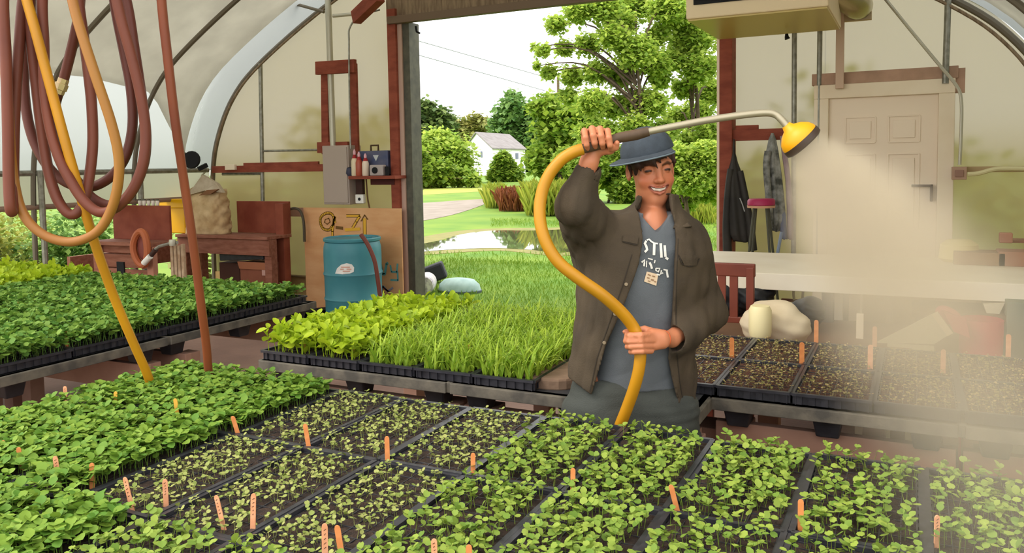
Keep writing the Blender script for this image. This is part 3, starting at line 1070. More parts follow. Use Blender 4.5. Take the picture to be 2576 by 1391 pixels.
# white house
t = thing('house', 'white two storey house with a grey roof beyond the trees', 'house', ground_at(1240, 130))
hw = M('white_siding', '#f4f4f6', 0.6)
rf = M('grey_shingles', '#8d8888', 0.9, col2='#7c7676', scale=1)
A = atD(1166, 443, 134); B = atD(1240, 430, 118); Cc = atD(1322, 445, 130)
A.z = B.z = Cc.z = 0
A = Vector((A.x, A.y, 0)); B = Vector((B.x, B.y, 0)); Cc = Vector((Cc.x, Cc.y, 0))
Dd = A + (Cc - B)
hz = atD(1240, 374, 118).z
pk = atD(1203, 335, 126).z
mA = (A + B) / 2
mC = (Dd + Cc) / 2
up = lambda p, z: Vector((p.x, p.y, z))
mb = MB()
mb.add([A, B, Cc, Dd, up(A, hz), up(B, hz), up(Cc, hz), up(Dd, hz), up(mA, pk), up(mC, pk)],
       [(0, 1, 5, 8, 4), (1, 2, 6, 5), (2, 3, 7, 9, 6), (3, 0, 4, 7), (0, 3, 2, 1)])
mb.build('walls', hw, t)
ov = 0.4
r = MB()
eB, eC = up(B, hz - 0.1), up(Cc, hz - 0.1)
out = ((B - mA).normalized()) * ov
gdir = (A * 0 + (B - Cc).normalized()) * ov
r.prism([up(mA, pk) + gdir, up(mC, pk) - gdir, eC + out - gdir, eB + out + gdir], (0, 0, 0.02), (0, 0, 0.2))
out2 = ((A - mA).normalized()) * ov
r.prism([up(mA, pk) + gdir, up(mC, pk) - gdir, up(Dd, hz - 0.1) + out2 - gdir, up(A, hz - 0.1) + out2 + gdir], (0, 0, 0.02), (0, 0, 0.2))
r.build('roof', rf, t)
wm = M('house_window', '#5c6480', 0.3)


def hwin(P0, P1, u, z0, z1, wdt):
    d = (P1 - P0)
    L = d.length
    d.normalize()
    nrm = Vector((d.y, -d.x, 0))
    if nrm.dot(P0) > 0: nrm = -nrm
    c = P0 + d * (u * L) + nrm * 0.06
    m = MB()
    m.beam(c + Vector((0, 0, z0)), c + Vector((0, 0, z1)), wdt, 0.08, up=nrm)
    m.build('window', wm, t)


hwin(A, B, 0.66, pk * 0.42, pk * 0.56, 0.8)
hwin(B, Cc, 0.72, hz * 0.62, hz * 0.85, 1.0)
hwin(B, Cc, 0.3, hz * 0.62, hz * 0.85, 1.0)
hwin(B, Cc, 0.9, hz * 0.05, hz * 0.35, 0.6)

# power lines
for k, (a, b, c) in enumerate((((1000, 88), (1200, 145), (1400, 202)), ((1000, 124), (1190, 177), (1370, 228)))):
    pts = [atD(a[0], a[1], 60), atD(b[0], b[1], 68), atD(c[0], c[1], 78)]
    tag(MB().tube(cr(pts, 5), 0.035, 5).build('power_line', M('wire_grey', '#8a8f96', 0.6)), ['upper power line crossing the white sky', 'lower power line crossing the white sky'][k], 'power line')

for (x, yy, D, lab) in ((985, 84, 59.3, 'utility pole hidden behind the end wall carrying the power lines'), (1404, 203, 78.4, 'utility pole hidden in the tree carrying the far end of the power lines')):
    q = atD(x, yy, D)
    t = thing('utility_pole', lab, 'utility pole', (q.x, q.y, -0.04), 'utility poles')
    MB().tube([(q.x, q.y, -0.04), (q.x, q.y, q.z + 0.6)], 0.14, 8).build('pole', M('pole_wood', '#6b5a48', 0.9), t, True)
    MB().lim(q.x - 0.9, q.x + 0.9, q.y - 0.08, q.y + 0.08, q.z - 1.35, q.z - 1.2).build('cross_arm', M('arm_wood', '#6b5a48', 0.9), t)

# things lying on the grass just outside
t = thing('white_bucket', 'white round bucket lying on its side outside the doorway post', 'bucket', tuple(atZ(1060, 742, -0.03)))
q = atZ(1060, 742, -0.04) + Vector((0, 0.1, 0.125))
wb = M('bucket_white', '#dcd8d6', 0.5, col2='#b9b2b2', scale=14)
MB().lathe([(0.118, -0.10), (0.132, 0.0), (0.132, 0.2), (0.125, 0.3)], q, 22, axis=(-0.5, 1, 0)).build('body', wb, t, True)
MB().lathe([(0.02, -0.125), (0.11, -0.118), (0.126, -0.098), (0.126, -0.085)], q, 22, axis=(-0.5, 1, 0)).build('lid', M('lid_white', '#e8e5e2', 0.5, col2='#9b93a0', scale=22), t, True)
t = thing('tub', 'pale blue upturned tub lying on the grass outside', 'tub', tuple(atZ(1140, 738, -0.03)))
q = atZ(1142, 738, -0.04) + Vector((0, 0.15, 0))
prof = [(0.36, 0.03), (0.34, 0.10), (0.25, 0.165), (0.1, 0.185), (0.01, 0.187)]
m = MB().lathe(prof, q, 24)
m.v = [(q.x + (v[0] - q.x) * 0.85, q.y + (v[1] - q.y) * 0.6, v[2]) for v in m.v]
m.build('shell', M('pale_blue', '#a9c4bf', 0.6, col2='#93b0ad', scale=9), t, True)
m = MB().lathe([(0.37, 0.0), (0.375, 0.03), (0.36, 0.035)], q, 24)
m.v = [(q.x + (v[0] - q.x) * 0.85, q.y + (v[1] - q.y) * 0.6, v[2]) for v in m.v]
m.build('rim', M('tub_rim', '#5a6570', 0.6), t, True)
q = atZ(1064, 716, -0.04) + Vector((0.05, 0.2, 0))
tag(MB().box((q.x, q.y, 0.10), (0.36, 0.25, 0.24), rz=0.5, ry=-0.35).build('dark_crate', M('crate_dark', '#30303a', 0.7), None, bevel=0.03), 'dark plastic crate tipped over behind the white bucket', 'crate')

# vegetation just outside the sheeting (seen blurred) and through the open left side
gd = leafmat('garden_green', '#97b45a', '#5d8842', 0.4)
gy = leafmat('garden_yellow', '#aca848', '#7f9040', 0.4)
k = 0
for (x, y, r, h, m, lab) in [(-9.6, 3.2, .8, .9, gd, 'leafy green plant at the left edge of the open side'), (-10.2, 4.6, .9, 1.0, gd, 'leafy green plant outside behind the hanging yellow hose'),
                             (-10.6, 6.0, .8, 1.15, gy, 'yellowish weed clump outside the open left side'), (-9.9, 7.2, .7, 1.1, gd, 'green plant outside beside the potting table'),
                             (-11.5, 5.2, 1.2, 1.4, gd, 'taller green bush behind the left garden plants'), (-12.5, 7.8, 1.5, 1.7, gy, 'yellow green bush farther out on the left'),
                             (-9.4, 5.3, .6, .6, gd, 'low green plant right outside the side posts'), (-9.3, 4.2, .6, .55, gd, 'low pale plant outside at the foot of the side opening'), (-11.8, 3.4, 1.2, 1.25, gd, 'green bush at the far left of the garden')]:
    bl = [((x + random.uniform(-.5, .5) * r, y + random.uniform(-.6, .6) * r, h * random.uniform(.25, .85)), (r * .55, r * .6, h * .35), 1) for _ in range(6)]
    tree('garden_plant', lab, 'plant', (x, y, -0.04), h, bl, 3500, 0.075, m, 0.012)
for (x, y, r, h, m, lab, nn) in [(1.8, 9.6, 1.3, 1.7, mid_g, 'bush blurred behind the sheeting right of the cream door', 1200), (-1.2, 9.9, .8, 1.5, mid_g, 'bush blurred behind the sheeting behind the hanging coats', 1200),
                                (-7.3, 9.0, 0.8, 1.45, olive_l, 'bush blurred behind the sheeting left of the barrel', 1200), (-9.2, 9.2, 1.0, 1.3, olive_l, 'bush blurred behind the sheeting above the potting table', 1200), (3.6, 10.5, 1.6, 2.4, mid_g, 'tall bush blurred behind the far right sheeting', 1500),
                                (-0.2, 11.5, 1.5, 2.6, hazy, 'greyish bush blurred behind the sheeting above the cream door', 1500), (-7.9, 10.6, 1.1, 2.3, olive_l, 'olive bush blurred behind the sheeting around the red frame', 1500)]:
    bl = [((x + random.uniform(-.6, .6) * r, y + random.uniform(-.4, .4) * r, h * random.uniform(.2, .8)), (r * .6, r * .5, h * .4), 1) for _ in range(7)]
    tree('bush', lab, 'bush', (x, y, -0.04), h, bl, nn, 0.2, m, 0.03)

# ------------------------------------------------------------------ blue barrel
bx, by = -5.36, 6.98
t = thing('barrel', 'blue plastic barrel standing in front of the plywood by the doorway', 'barrel', (bx, by, 0))
bb = M('barrel_blue', '#3a7c88', 0.45, col2='#43868f', scale=3)
R_ = 0.305
prof = [(0.27, 0), (0.295, 0.02), (0.30, 0.05), (R_ - .005, 0.24), (R_ + .006, 0.262), (R_ - .005, 0.285), (R_ - .002, 0.50), (R_ + .008, 0.525), (R_ - .002, 0.55), (R_, 0.72), (R_ - .003, 0.80), (0.292, 0.845), (0.286, 0.86), (0.302, 0.872), (0.304, 0.895), (0.296, 0.905), (0.285, 0.905), (0.28, 0.89), (0.05, 0.888)]
MB().lathe(prof, (bx, by, 0), 40).build('drum', bb, t, True)
MB().lathe([(0.03, 0.885), (0.035, 0.905), (0.02, 0.907)], (bx + 0.15, by + .1, 0), 14).build('bung', bb, t, True)


def on_barrel(px, py):
    d = ray(px, py)
    a = d[0] ** 2 + d[1] ** 2
    bq = -2 * (d[0] * bx + d[1] * by)
    c = bx * bx + by * by - (R_ + 0.004) ** 2
    s = (-bq - math.sqrt(max(0, bq * bq - 4 * a * c))) / (2 * a)
    return Vector(CAM + d * s)


m = MB()
outl = [(843, 688), (848, 675), (858, 666), (872, 662), (885, 665), (891, 673), (890, 684), (880, 688), (862, 690)]
cc = on_barrel(868, 678)
m.add([cc] + [on_barrel(*q) for q in outl], [(0, i + 1, (i + 1) % len(outl) + 1) for i in range(len(outl))])
m.build('label', M('label_white', '#e4e2dc', 0.5), t, solid=0.002)
m = MB()
for (x0, y0, x1) in ((858, 672, 880), (856, 677, 884), (862, 682, 880)):
    m.beam(on_barrel(x0, y0) * 1.0 - Vector(ray(868, 678)) * 0.003, on_barrel(x1, y0) - Vector(ray(868, 678)) * 0.003, 0.003, 0.008)
m.build('label_print', M('label_red', '#c98a72', 0.6), t)
# bare ring under the barrel
tag(MB().lathe([(0.52, 0.0), (0.53, 0.03), (0.50, 0.035), (0.49, 0.0)], (bx - 0.35, by + 0.1, 0), 30).build('drip_ring', M('dark_rubber', '#2c2422', 0.8), None, True), 'dark ring of hose lying on the floor left of the barrel', 'hose')

# plywood sheet with painted characters, leaning on the wall
Yp = YW - 0.22
t = thing('plywood_sheet', 'plywood sheet with painted yellow and blue characters behind the barrel', 'plywood', atY(885, 760, Yp))
a, b = atY(763, 522, Yp), atY(1008, 520, Yp)
x0, x1, zt = a.x, b.x, a.z
MB().lim(x0, x1, Yp, Yp + 0.02, 0.0, zt).build('board', plywood, t)
ye = M('paint_yellow', '#d9a630', 0.7)
dk = M('paint_brown', '#6b4a1a', 0.8)
cyan = M('paint_blue', '#5c9a9a', 0.8)


def stroke(name, pts, wpx, mat, parent, Y, lift=0.004, closed=False):
    """painted line on the board at plane Y through picture points"""
    P = [atY(x, y, Y - lift) for x, y in pts]
    if closed: P.append(P[0])
    m = MB()
    for p, q in zip(P[:-1], P[1:]):
        d = (q - p).normalized()
        m.beam(p - d * 0.004, q + d * 0.004, wpx, 0.002, up=(0, -1, 0))
    return m.build(name, mat, parent)


t9 = t
nine = cr([(843, 560, 0), (836, 540, 0), (822, 536, 0), (808, 545, 0), (806, 560, 0), (813, 575, 0), (828, 578, 0), (838, 566, 0)], 4)
nine = [(p.x, p.y) for p in nine]
stroke('painted_nine', nine + [(842, 545), (839, 562), (836, 582), (837, 600)], 0.036, dk, t9, Yp, 0.002)
stroke('painted_nine', nine + [(842, 545), (839, 562), (836, 582), (836, 598)], 0.022, ye, t9, Yp, 0.005)
stroke('painted_nine', [(818, 552), (827, 549), (830, 558), (823, 564), (816, 559), (818, 552)], 0.009, dk, t9, Yp, 0.008)
stroke('painted_dash', [(845, 572), (862, 574)], 0.035, dk, t9, Yp, 0.004)
sev = [(872, 543), (905, 543), (896, 558), (887, 573)]
stroke('painted_seven', sev, 0.038, dk, t9, Yp, 0.002)
stroke('painted_seven', sev, 0.022, ye, t9, Yp, 0.005)
stroke('painted_seven', [(868, 578), (905, 576)], 0.035, ye, t9, Yp, 0.005)
arr = [(918, 600), (917, 550)]
stroke('painted_one', arr, 0.05, dk, t9, Yp, 0.002)
stroke('painted_one', arr, 0.036, ye, t9, Yp, 0.005)
stroke('painted_one', [(908, 556), (917, 541), (925, 552)], 0.012, dk, t9, Yp, 0.006)
stroke('painted_letter', [(957, 692), (957, 664), (963, 690), (968, 690), (972, 664), (976, 662)], 0.030, cyan, t9, Yp, 0.003)
stroke('painted_letter', [(982, 668), (985, 684), (998, 684), (1000, 664)], 0.022, cyan, t9, Yp, 0.003)
stroke('painted_letter', [(1000, 684), (1001, 705), (983, 704)], 0.022, cyan, t9, Yp, 0.003)
stroke('painted_letter', [(938, 735), (945, 722), (955, 735), (965, 720), (975, 733), (988, 724)], 0.022, M('paint_grey', '#8a8a9a', 0.8), t9, Yp, 0.003)
stroke('red_mark', [(925, 715), (945, 700), (962, 722), (980, 735)], 0.02, M('paint_red', '#b0563a', 0.8), t9, Yp, 0.003)

# upper ply strip left of the sheet and frame of the low window
tag(slab(MB(), 688, 522, 765, 545, YW - 0.1, 0.05).build('wall_rail', M('rail_pink', '#a98068', 0.8), None), 'pinkish rail on the wall between the potting table and the plywood', 'rail')
tag(slab(MB(), 690, 690, 778, 698, YW - 0.1, 0.06).build('wall_rail', M('rail_low', '#7d6844', 0.8), None), 'low brown rail above the stained skirting left of the barrel', 'rail')
# curved black pipe
pts = [atY(*q, YW - 0.3) for q in ((692, 668), (700, 620), (712, 560), (724, 532), (740, 524), (756, 532), (764, 560), (766, 608))]
tag(MB().tube(cr(pts, 6), 0.016, 8).build('irrigation_tube', M('black_tube', '#4a4030', 0.6), None, True), 'thin black tube arching between the potting table and the plywood', 'tube')
pts = [atY(*q, 6.75) for q in ((908, 590), (925, 615), (942, 655), (950, 700), (956, 745))]
tag(MB().tube(cr(pts, 5), 0.022, 8).build('brown_hose', M('hose_brown_dull', '#6a3020', 0.6), None, True), 'brown hose end hanging at the right side of the barrel', 'hose')

# ------------------------------------------------------------------ potting table at the back left
tw = M('table_wood', '#7d4a36', 0.8, col2='#94604c', scale=5, bump=0.25, stretch=(1, 5, 5))
twr = M('table_wood_red', '#74301c', 0.75, col2='#8a4630', scale=4, bump=0.2)
px0 = -7.95
t = thing('potting_table', 'reddish wooden potting table against the left end of the back wall', 'table', (-7.0, 6.6, 0))
zt = 0.88
ya, yb = 6.93, 7.34
xr = atY(664, 600, 6.95).x
MB().lim(px0, xr + 0.06, ya, yb, zt - 0.035, zt).build('table_top', tw, t, bevel=0.004)
MB().lim(px0, xr + 0.06, ya + 0.03, ya + 0.06, zt - 0.22, zt - 0.035).build('apron', tw, t, bevel=0.003)
for (lx, ly) in ((px0 + 0.05, ya + 0.12), (px0 + 0.05, yb - 0.06), (xr, ya + 0.12)):
    MB().lim(lx - 0.05, lx + 0.05, ly - 0.05, ly + 0.05, 0, zt - 0.035).build('leg', tw, t, bevel=0.004)
MB().lim(xr - 0.09, xr + 0.03, yb - 0.1, yb + 0.0, 0, 1.24).build('leg', twr, t, bevel=0.004)
MB().lim(-7.35, xr + 0.03, yb, yb + 0.03, zt, 1.26).build('back_board', twr, t, bevel=0.004)
MB().lim(px0 - 0.1, px0 - 0.05, 5.6, yb, 0.55, 0.75).build('side_board', tw, t)
MB().lim(px0, xr + 0.05, ya + 0.1, yb, 0.16, 0.19).build('lower_shelf', tw, t)
# wing nearer the camera: panel with lower boards
t = thing('plank_cabinet', 'low reddish cabinet of planks at the left end of the potting table', 'cabinet', (-7.6, 5.9, 0))
q0, q1 = atY(282, 516, 6.0), atY(424, 518, 6.0)
za = q0.z
zb_ = atY(285, 600, 6.0).z
X0, X1 = q0.x, q1.x
MB().lim(X0, X1, 6.0, 6.03, zb_, za).build('upper_board', twr, t, bevel=0.004)
MB().lim(X0 - 0.03, X1 + 0.03, 5.72, 6.03, zb_ - 0.04, zb_).build('worktop', tw, t, bevel=0.004)
for (a_, b_) in ((608, 636), (640, 672), (676, 745)):
    z1, z0 = atY(300, a_, 5.8).z, max(0.02, atY(300, b_, 5.8).z)
    MB().lim(X0 + 0.02, X1, 5.80, 5.83, z0, z1).build('plank', tw, t, bevel=0.003)
MB().lim(X0, X0 + 0.09, 5.74, 5.80, 0, zb_ - 0.04).build('corner_post', tw, t, bevel=0.003)
MB().lim(X1 - 0.05, X1 + 0.04, 5.74, 5.80, 0, zb_ - 0.04).build('corner_post', M('post_pink', '#b07a64', 0.8), t, bevel=0.003)
q = atY(303, 680, 5.79)
MB().lim(q.x - 0.05, q.x + 0.06, 5.785, 5.80, q.z - 0.07, q.z + 0.09).build('opening_shade_panel', black_m, t)  # matte black panel stands in for the shade inside a recess

# things on and under the potting table
t = thing('yellow_crate', 'yellow plastic crate standing on the potting table beside the paper sack', 'crate', atY(435, 580, 7.1))
qa, qb = atY(402, 500, 7.03), atY(466, 583, 7.03)
MB().lim(qa.x + 0.05, qb.x, 7.03, 7.28, zt, qa.z - 0.1).build('box', yellow_pl, t, bevel=0.012)
MB().lim(qa.x, qb.x + 0.02, 7.0, 7.3, qa.z - 0.11, qa.z).build('lid_rim', yellow_pl, t, bevel=0.01)
for k in range(5):
    x = atY(352 + k * 11, 512, 6.015).x
    t = thing('small_jar', 'small pale jar on the board left of the yellow crate', 'jar', (x, 6.015, za), 'row of small jars')
    MB().lathe([(0.016, 0), (0.02, 0.008), (0.02, 0.045), (0.015, 0.052)], (x, 6.015, za), 10).build('body', M('jar_pale', '#cfc4b8', 0.4), t, True)
    MB().lathe([(0.017, 0.052), (0.017, 0.066)], (x, 6.015, za), 10).build('lid', M('jar_dark', '#4f4a3a', 0.6), t, True)


def crumpled(cx, cy_, z0, wx, wy, h, amp, nseg=36, nz=26, taper=0.05, seed=1, top_pull=0.0):
    r = np.random.default_rng(seed)
    ph = r.uniform(0, 6.28, (8,))
    vs, fs = [], []
    for k in range(nz + 1):
        t_ = k / nz
        for j in range(nseg):
            a = 2 * PI * j / nseg
            se = 0.55
            ca, sa = math.cos(a), math.sin(a)
            x = math.copysign(abs(ca) ** se, ca) * wx / 2
            y = math.copysign(abs(sa) ** se, sa) * wy / 2
            f = 1 - taper * t_ + amp * (math.sin(3 * a + 9 * t_ + ph[0]) * math.sin(7 * t_ * 2 + ph[1]) + 0.8 * math.sin(7 * a - 14 * t_ + ph[2]) * math.sin(11 * t_ + ph[3]) + 0.5 * math.sin(11 * a + 23 * t_ + ph[4]))
            zz = z0 + h * t_
            if k == nz: zz += h * 0.06 * math.sin(2 * a + ph[5]) + h * 0.03 * math.sin(5 * a)
            vs.append((cx + x * f + top_pull * t_ * t_, cy_ + y * f * (1 - 0.5 * max(0, t_ - 0.75) * 4 * 0.6), zz))
    for k in range(nz):
        for j in range(nseg):
            j2 = (j + 1) % nseg
            fs.append((k * nseg + j, k * nseg + j2, (k + 1) * nseg + j2, (k + 1) * nseg + j))
    fs.append(tuple(range(nseg - 1, -1, -1)))
    fs.append(tuple(nz * nseg + j for j in range(nseg)))
    return MB().add(vs, fs)


t = thing('paper_sack', 'crumpled tan paper sack with a folded grey top on the potting table', 'sack', atY(520, 575, 7.12))
qa, qb = atY(473, 480, 7.12), atY(568, 572, 7.12)
paper = M('kraft_paper', '#d3b78c', 0.85, col2='#b8986c', scale=7, bump=1.0, bscale=14)
crumpled((qa.x + qb.x) / 2, 7.13, zt, qb.x - qa.x, 0.28, qa.z - zt, 0.05, nseg=48, nz=34, seed=5).build('bag', paper, t, 'all')
m = MB()
m.prism([atY(470, 492, 7.0), atY(508, 440, 7.05), atY(545, 462, 7.06), atY(560, 485, 7.02), atY(515, 480, 6.98)], (0, 0, 0), (0, 0.05, 0))
m.build('folded_top', M('paper_grey', '#b9aa94', 0.8, col2='#a4937a', bump=0.5, bscale=12), t, bevel=0.004)
m = MB().prism([atY(500, 492, 6.95), atY(520, 478, 6.95), atY(548, 476, 6.96), atY(530, 488, 6.95)], (0, 0, 0), (0, 0.03, 0))
m.build('opening_fold', M('paper_brown', '#7d5638', 0.9), t)
# black sheet and cardboard boxes under the table
ub = ya + 0.12
tag(MB().box((xr - 0.42, ub + 0.1, 0.64), (0.68, 0.28, 0.10), ry=-0.06).build('black_tray_stack', black_pl, None, bevel=0.01), 'stack of black trays lying on the boxes under the potting table', 'tray')
card = M('cardboard', '#8f5640', 0.85, col2='#7d4834', scale=3)
t = thing('cardboard_box', 'open brown cardboard box under the potting table', 'cardboard box', (xr - 0.28, ub + 0.15, 0.19))
MB().lim(xr - 0.50, xr - 0.06, ub + 0.02, ub + 0.28, 0.19, 0.56).build('box', card, t, bevel=0.004)
MB().box((xr - 0.28, ub - 0.01, 0.53), (0.42, 0.012, 0.09), rx=0.35).build('flap', M('card_light', '#b07352', 0.85), t)
MB().lim(xr - 0.15, xr - 0.08, ub + 0.005, ub + 0.018, 0.42, 0.56).build('tag', M('tag_pink', '#c59c90', 0.7), t)
tag(MB().lim(xr - 0.86, xr - 0.54, ub + 0.05, ub + 0.28, 0.19, 0.54).build('cardboard_box', M('card_dark', '#4a2c22', 0.85), None, bevel=0.004), 'dark cardboard box left of the open one under the potting table', 'cardboard box')
# wooden stake bundle and pipe leaning
t = thing('stake_bundle', 'bundle of light wooden stakes standing left of the black gap under the table', 'stakes', atY(450, 700, 5.9))
for k in range(4):
    a, b = atY(437 + k * 9, 700, 5.7), atY(433 + k * 9, 618 - 4 * (k % 2), 5.75)
    MB().beam(a, b, 0.035, 0.03).build('stake', M('stake_wood', '#b9a084', 0.8, col2='#98795c', scale=12), t, bevel=0.003)
t = thing('hose_reel', 'orange oval plaque like reel hanging on the plank cabinet', 'reel', atY(352, 630, 5.7))
m = MB()
pts = []
c = atY(353, 625, 5.68)
for k in range(24):
    a = 2 * PI * k / 24
    pts.append(c + Vector((0.12 * math.cos(a) * 0.85, 0, 0.17 * math.sin(a) + 0.02 * math.sin(2 * a))))
m.tube(pts, 0.035, 8, True)
m.build('ring', M('orange_wood', '#a85a34', 0.6), t, True)
m = MB().ell(c + Vector((0, 0.03, 0)), (0.075, 0.02, 0.12))
m.build('core', M('reel_core', '#7a3c34', 0.6), t, True)
t = thing('brass_nozzle', 'white tipped pipe fitting slanting in front of the plank cabinet', 'pipe fitting', atY(380, 650, 5.6))
P = [atY(*q, 5.6) for q in ((362, 662), (378, 645))]
MB().tube(P, 0.03, 10).build('white_tip', white_pl, t, True)
MB().tube([atY(*q, 5.62) for q in ((378, 645), (392, 628))], 0.025, 10).build('dark_collar', MATS['dark_brown'], t, True)
MB().tube([atY(*q, 5.62) for q in ((390, 628), (400, 620), (430, 612), (446, 610))], 0.016, 8).build('pipe', steel, t, True)
MB().lathe([(0.03, 0), (0.035, 0.03), (0.03, 0.06)], atY(434, 618, 5.6), 10).build('valve', steel_l, t, True)

# ------------------------------------------------------------------ coats on the rail
Yk = YW - 0.17


def garment(name, label, cat, prof, Y, mat, depth=0.1, folds=5, amp=0.018, seed=1, parts=None):
    """prof: list of (y_px, x_left_px, x_right_px) from hook down"""
    r = random.Random(seed)
    P = [(atY(a, y, Y), atY(b, y, Y)) for y, a, b in prof]
    t = thing(name, label, cat, P[-1][0])
    n, vs, fs = 40, [], []
    rows_ = []
    for i in range(len(P) - 1):
        for s in range(6):
            u = s / 6
            rows_.append((P[i][0].lerp(P[i + 1][0], u), P[i][1].lerp(P[i + 1][1], u)))
    rows_.append(P[-1])
    ph = r.uniform(0, 6)
    for k, (a, b) in enumerate(rows_):
        tt = k / (len(rows_) - 1)
        w_ = (b.x - a.x) / 2
        c = (a + b) / 2
        for j in range(n):
            an = 2 * PI * j / n
            am = amp * min(1, w_ * 8) * (0.3 + 0.7 * tt)
            rad = 1 + am / max(w_, 0.02) * (math.sin(folds * an + ph + 2 * tt) + 0.5 * math.sin((folds * 2 + 1) * an - 3 * tt))
            vs.append((c.x + w_ * math.cos(an) * min(rad, 1.12), Y + min(depth, w_ * 0.8 + 0.01) * math.sin(an) * rad, c.z + 0.01 * math.sin(3 * an + ph) * (1 if k == len(rows_) - 1 else 0)))
    R = len(rows_)
    for k in range(R - 1):
        for j in range(n):
            fs.append((k * n + j, (k + 1) * n + j, (k + 1) * n + (j + 1) % n, k * n + (j + 1) % n))
    fs.append(tuple(range(n)))
    fs.append(tuple((R - 1) * n + j for j in range(n - 1, -1, -1)))
    MB().add(vs, fs).build('body', mat, t, 'all')
    return t


blackc = M('black_coat', '#26231f', 0.7, col2='#34302a', scale=4, bump=0.3, bscale=8)
t = garment('jacket', 'black rain jacket hanging by its loop next to the red post', 'jacket', [(350, 1845, 1848), (385, 1843, 1850), (410, 1838, 1856), (425, 1834, 1862), (480, 1829, 1873), (540, 1829, 1884), (590, 1834, 1888), (606, 1845, 1886)], Yk, blackc, 0.09, 4, seed=3)
m = MB()
for (pp_, rr) in (([(1838, 425), (1832, 480), (1828, 560), (1830, 632)], 0.035), ([(1862, 430), (1876, 500), (1888, 570), (1894, 630)], 0.033)):
    mm = MB()
    c = cr([atY(*q, Yk - 0.05) for q in pp_], 5)
    mm.tube(c, [rr * (0.8 + 0.4 * i / len(c)) for i in range(len(c))], 10)
    mm.build('sleeve', blackc, t, True)
MB().tube(cr([atY(*q, Yk - 0.115) for q in ((1861, 498), (1868, 515), (1873, 532))], 4), 0.005, 6).build('reflective_strip', M('refl', '#a5a8a5', 0.4), t, True)
camo = M('grey_camo', '#9a9a94', 0.85, col2='#44453f', scale=13, bump=0.3, bscale=8)
t = garment('jacket', 'grey mottled jacket hanging folded on the red coat rail', 'jacket', [(335, 1940, 1946), (350, 1934, 1952), (380, 1928, 1958), (440, 1928, 1966), (500, 1932, 1972), (545, 1936, 1976), (580, 1940, 1962)], Yk - 0.02, camo, 0.08, 5, seed=7)
MB().tube(cr([atY(*q, Yk - 0.1) for q in ((1932, 380), (1928, 420), (1934, 500), (1938, 570))], 5), 0.03, 10).build('sleeve', camo, t, True)
t = garment('scarf', 'mauve cloth hanging behind the grey mottled jacket', 'cloth', [(342, 1962, 1972), (380, 1966, 1980), (450, 1976, 1990), (520, 1980, 1996), (600, 1980, 1996)], Yk, M('mauve', '#a38c8e', 0.85, col2='#8a7377', bump=0.3), 0.05, 3, seed=9)
t = garment('cloth', 'blue grey cloth showing below the mottled jacket', 'cloth', [(515, 1958, 1966), (540, 1958, 1978), (600, 1966, 1980)], Yk - 0.03, M('denim', '#59627c', 0.85), 0.05, 3, seed=12)
tag(MB().tube([atY(1966, 585, 7.2), atY(1944, 700, 6.9), atY(1936, 780, 6.7)], 0.014, 8).build('broom_handle', M('blue_pole', '#7d8aa0', 0.5), None, True), 'blue grey broom handle leaning below the coats', 'broom handle')

# pink stool
t = thing('stool', 'tall stool with a magenta seat between the two jackets', 'stool', atZ(1915, 700, 0.0))
q = atY(1915, 512, 7.0)
t.location = (q.x, 7.0, 0)
seat = M('magenta_seat', '#a01a4c', 0.5)
MB().lathe([(0.10, 0), (0.112, 0.01), (0.112, 0.045), (0.10, 0.06)], (q.x, 7.0, q.z - 0.02), 24).build('seat', seat, t, True)
MB().lathe([(0.112, -0.02), (0.115, 0.0)], (q.x, 7.0, q.z - 0.015), 24).build('seat_rim', M('wood_light', '#c99a78', 0.7), t, True)
for (dx, dy) in ((-1, -1), (1, -1), (1, 1), (-1, 1)):
    MB().tube([(q.x + dx * 0.05, 7.0 + dy * 0.05, q.z - 0.03), (q.x + dx * 0.16, 7.0 + dy * 0.16, 0)], 0.011, 8).build('leg', M('stool_leg', '#4b4a3a', 0.6), t, True)

# ------------------------------------------------------------------ white workbench at the back right
wt = M('white_table', '#f2e8d4', 0.5, col2='#ebdfc8', scale=3)
t = thing('work_table', 'long cream topped work table running to the right edge', 'table', (0.6, 5.7, 0))
tz = 0.97
MB().lim(-1.75, 1.12, 5.05, 6.15, tz - 0.02, tz).build('top', wt, t, bevel=0.004)
MB().lim(-1.75, 1.12, 5.02, 5.05, tz - 0.10, tz - 0.0).build('front_board', wt, t, bevel=0.004)
leg_d = M('leg_dark', '#4f4640', 0.6)
q = atY(2085, 720, 5.15)
MB().lim(q.x - 0.035, q.x + 0.03, 5.1, 5.17, 0, tz - 0.02).build('leg', leg_d, t, bevel=0.003)
q = atY(2108, 720, 5.4)
MB().lim(q.x - 0.03, q.x + 0.03, 5.38, 5.44, 0, tz - 0.02).build('leg', wt, t, bevel=0.003)
q = atY(2130, 720, 6.05)
MB().lim(q.x - 0.03, q.x + 0.03, 6.0, 6.06, 0, tz - 0.02).build('leg', leg_d, t, bevel=0.003)
MB().lim(-1.68, -1.6, 5.1, 5.17, 0, tz - 0.02).build('leg', leg_d, t, bevel=0.003)
MB().lim(1.02, 1.10, 5.1, 5.17, 0, tz - 0.02).build('leg', leg_d, t, bevel=0.003)


def upright(name, label, cat, x0, y0, x1, y1, Y, mat, th=0.03, group=None, z0=0.0):
    """board standing on the floor whose visible upper part spans the given picture box"""
    a, b = atY(x0, y0, Y), atY(x1, y1, Y)
    m = MB().lim(min(a.x, b.x), max(a.x, b.x), Y, Y + th, z0, a.z)
    return tag(m.build(name, mat, None, bevel=0.003), label, cat, group)


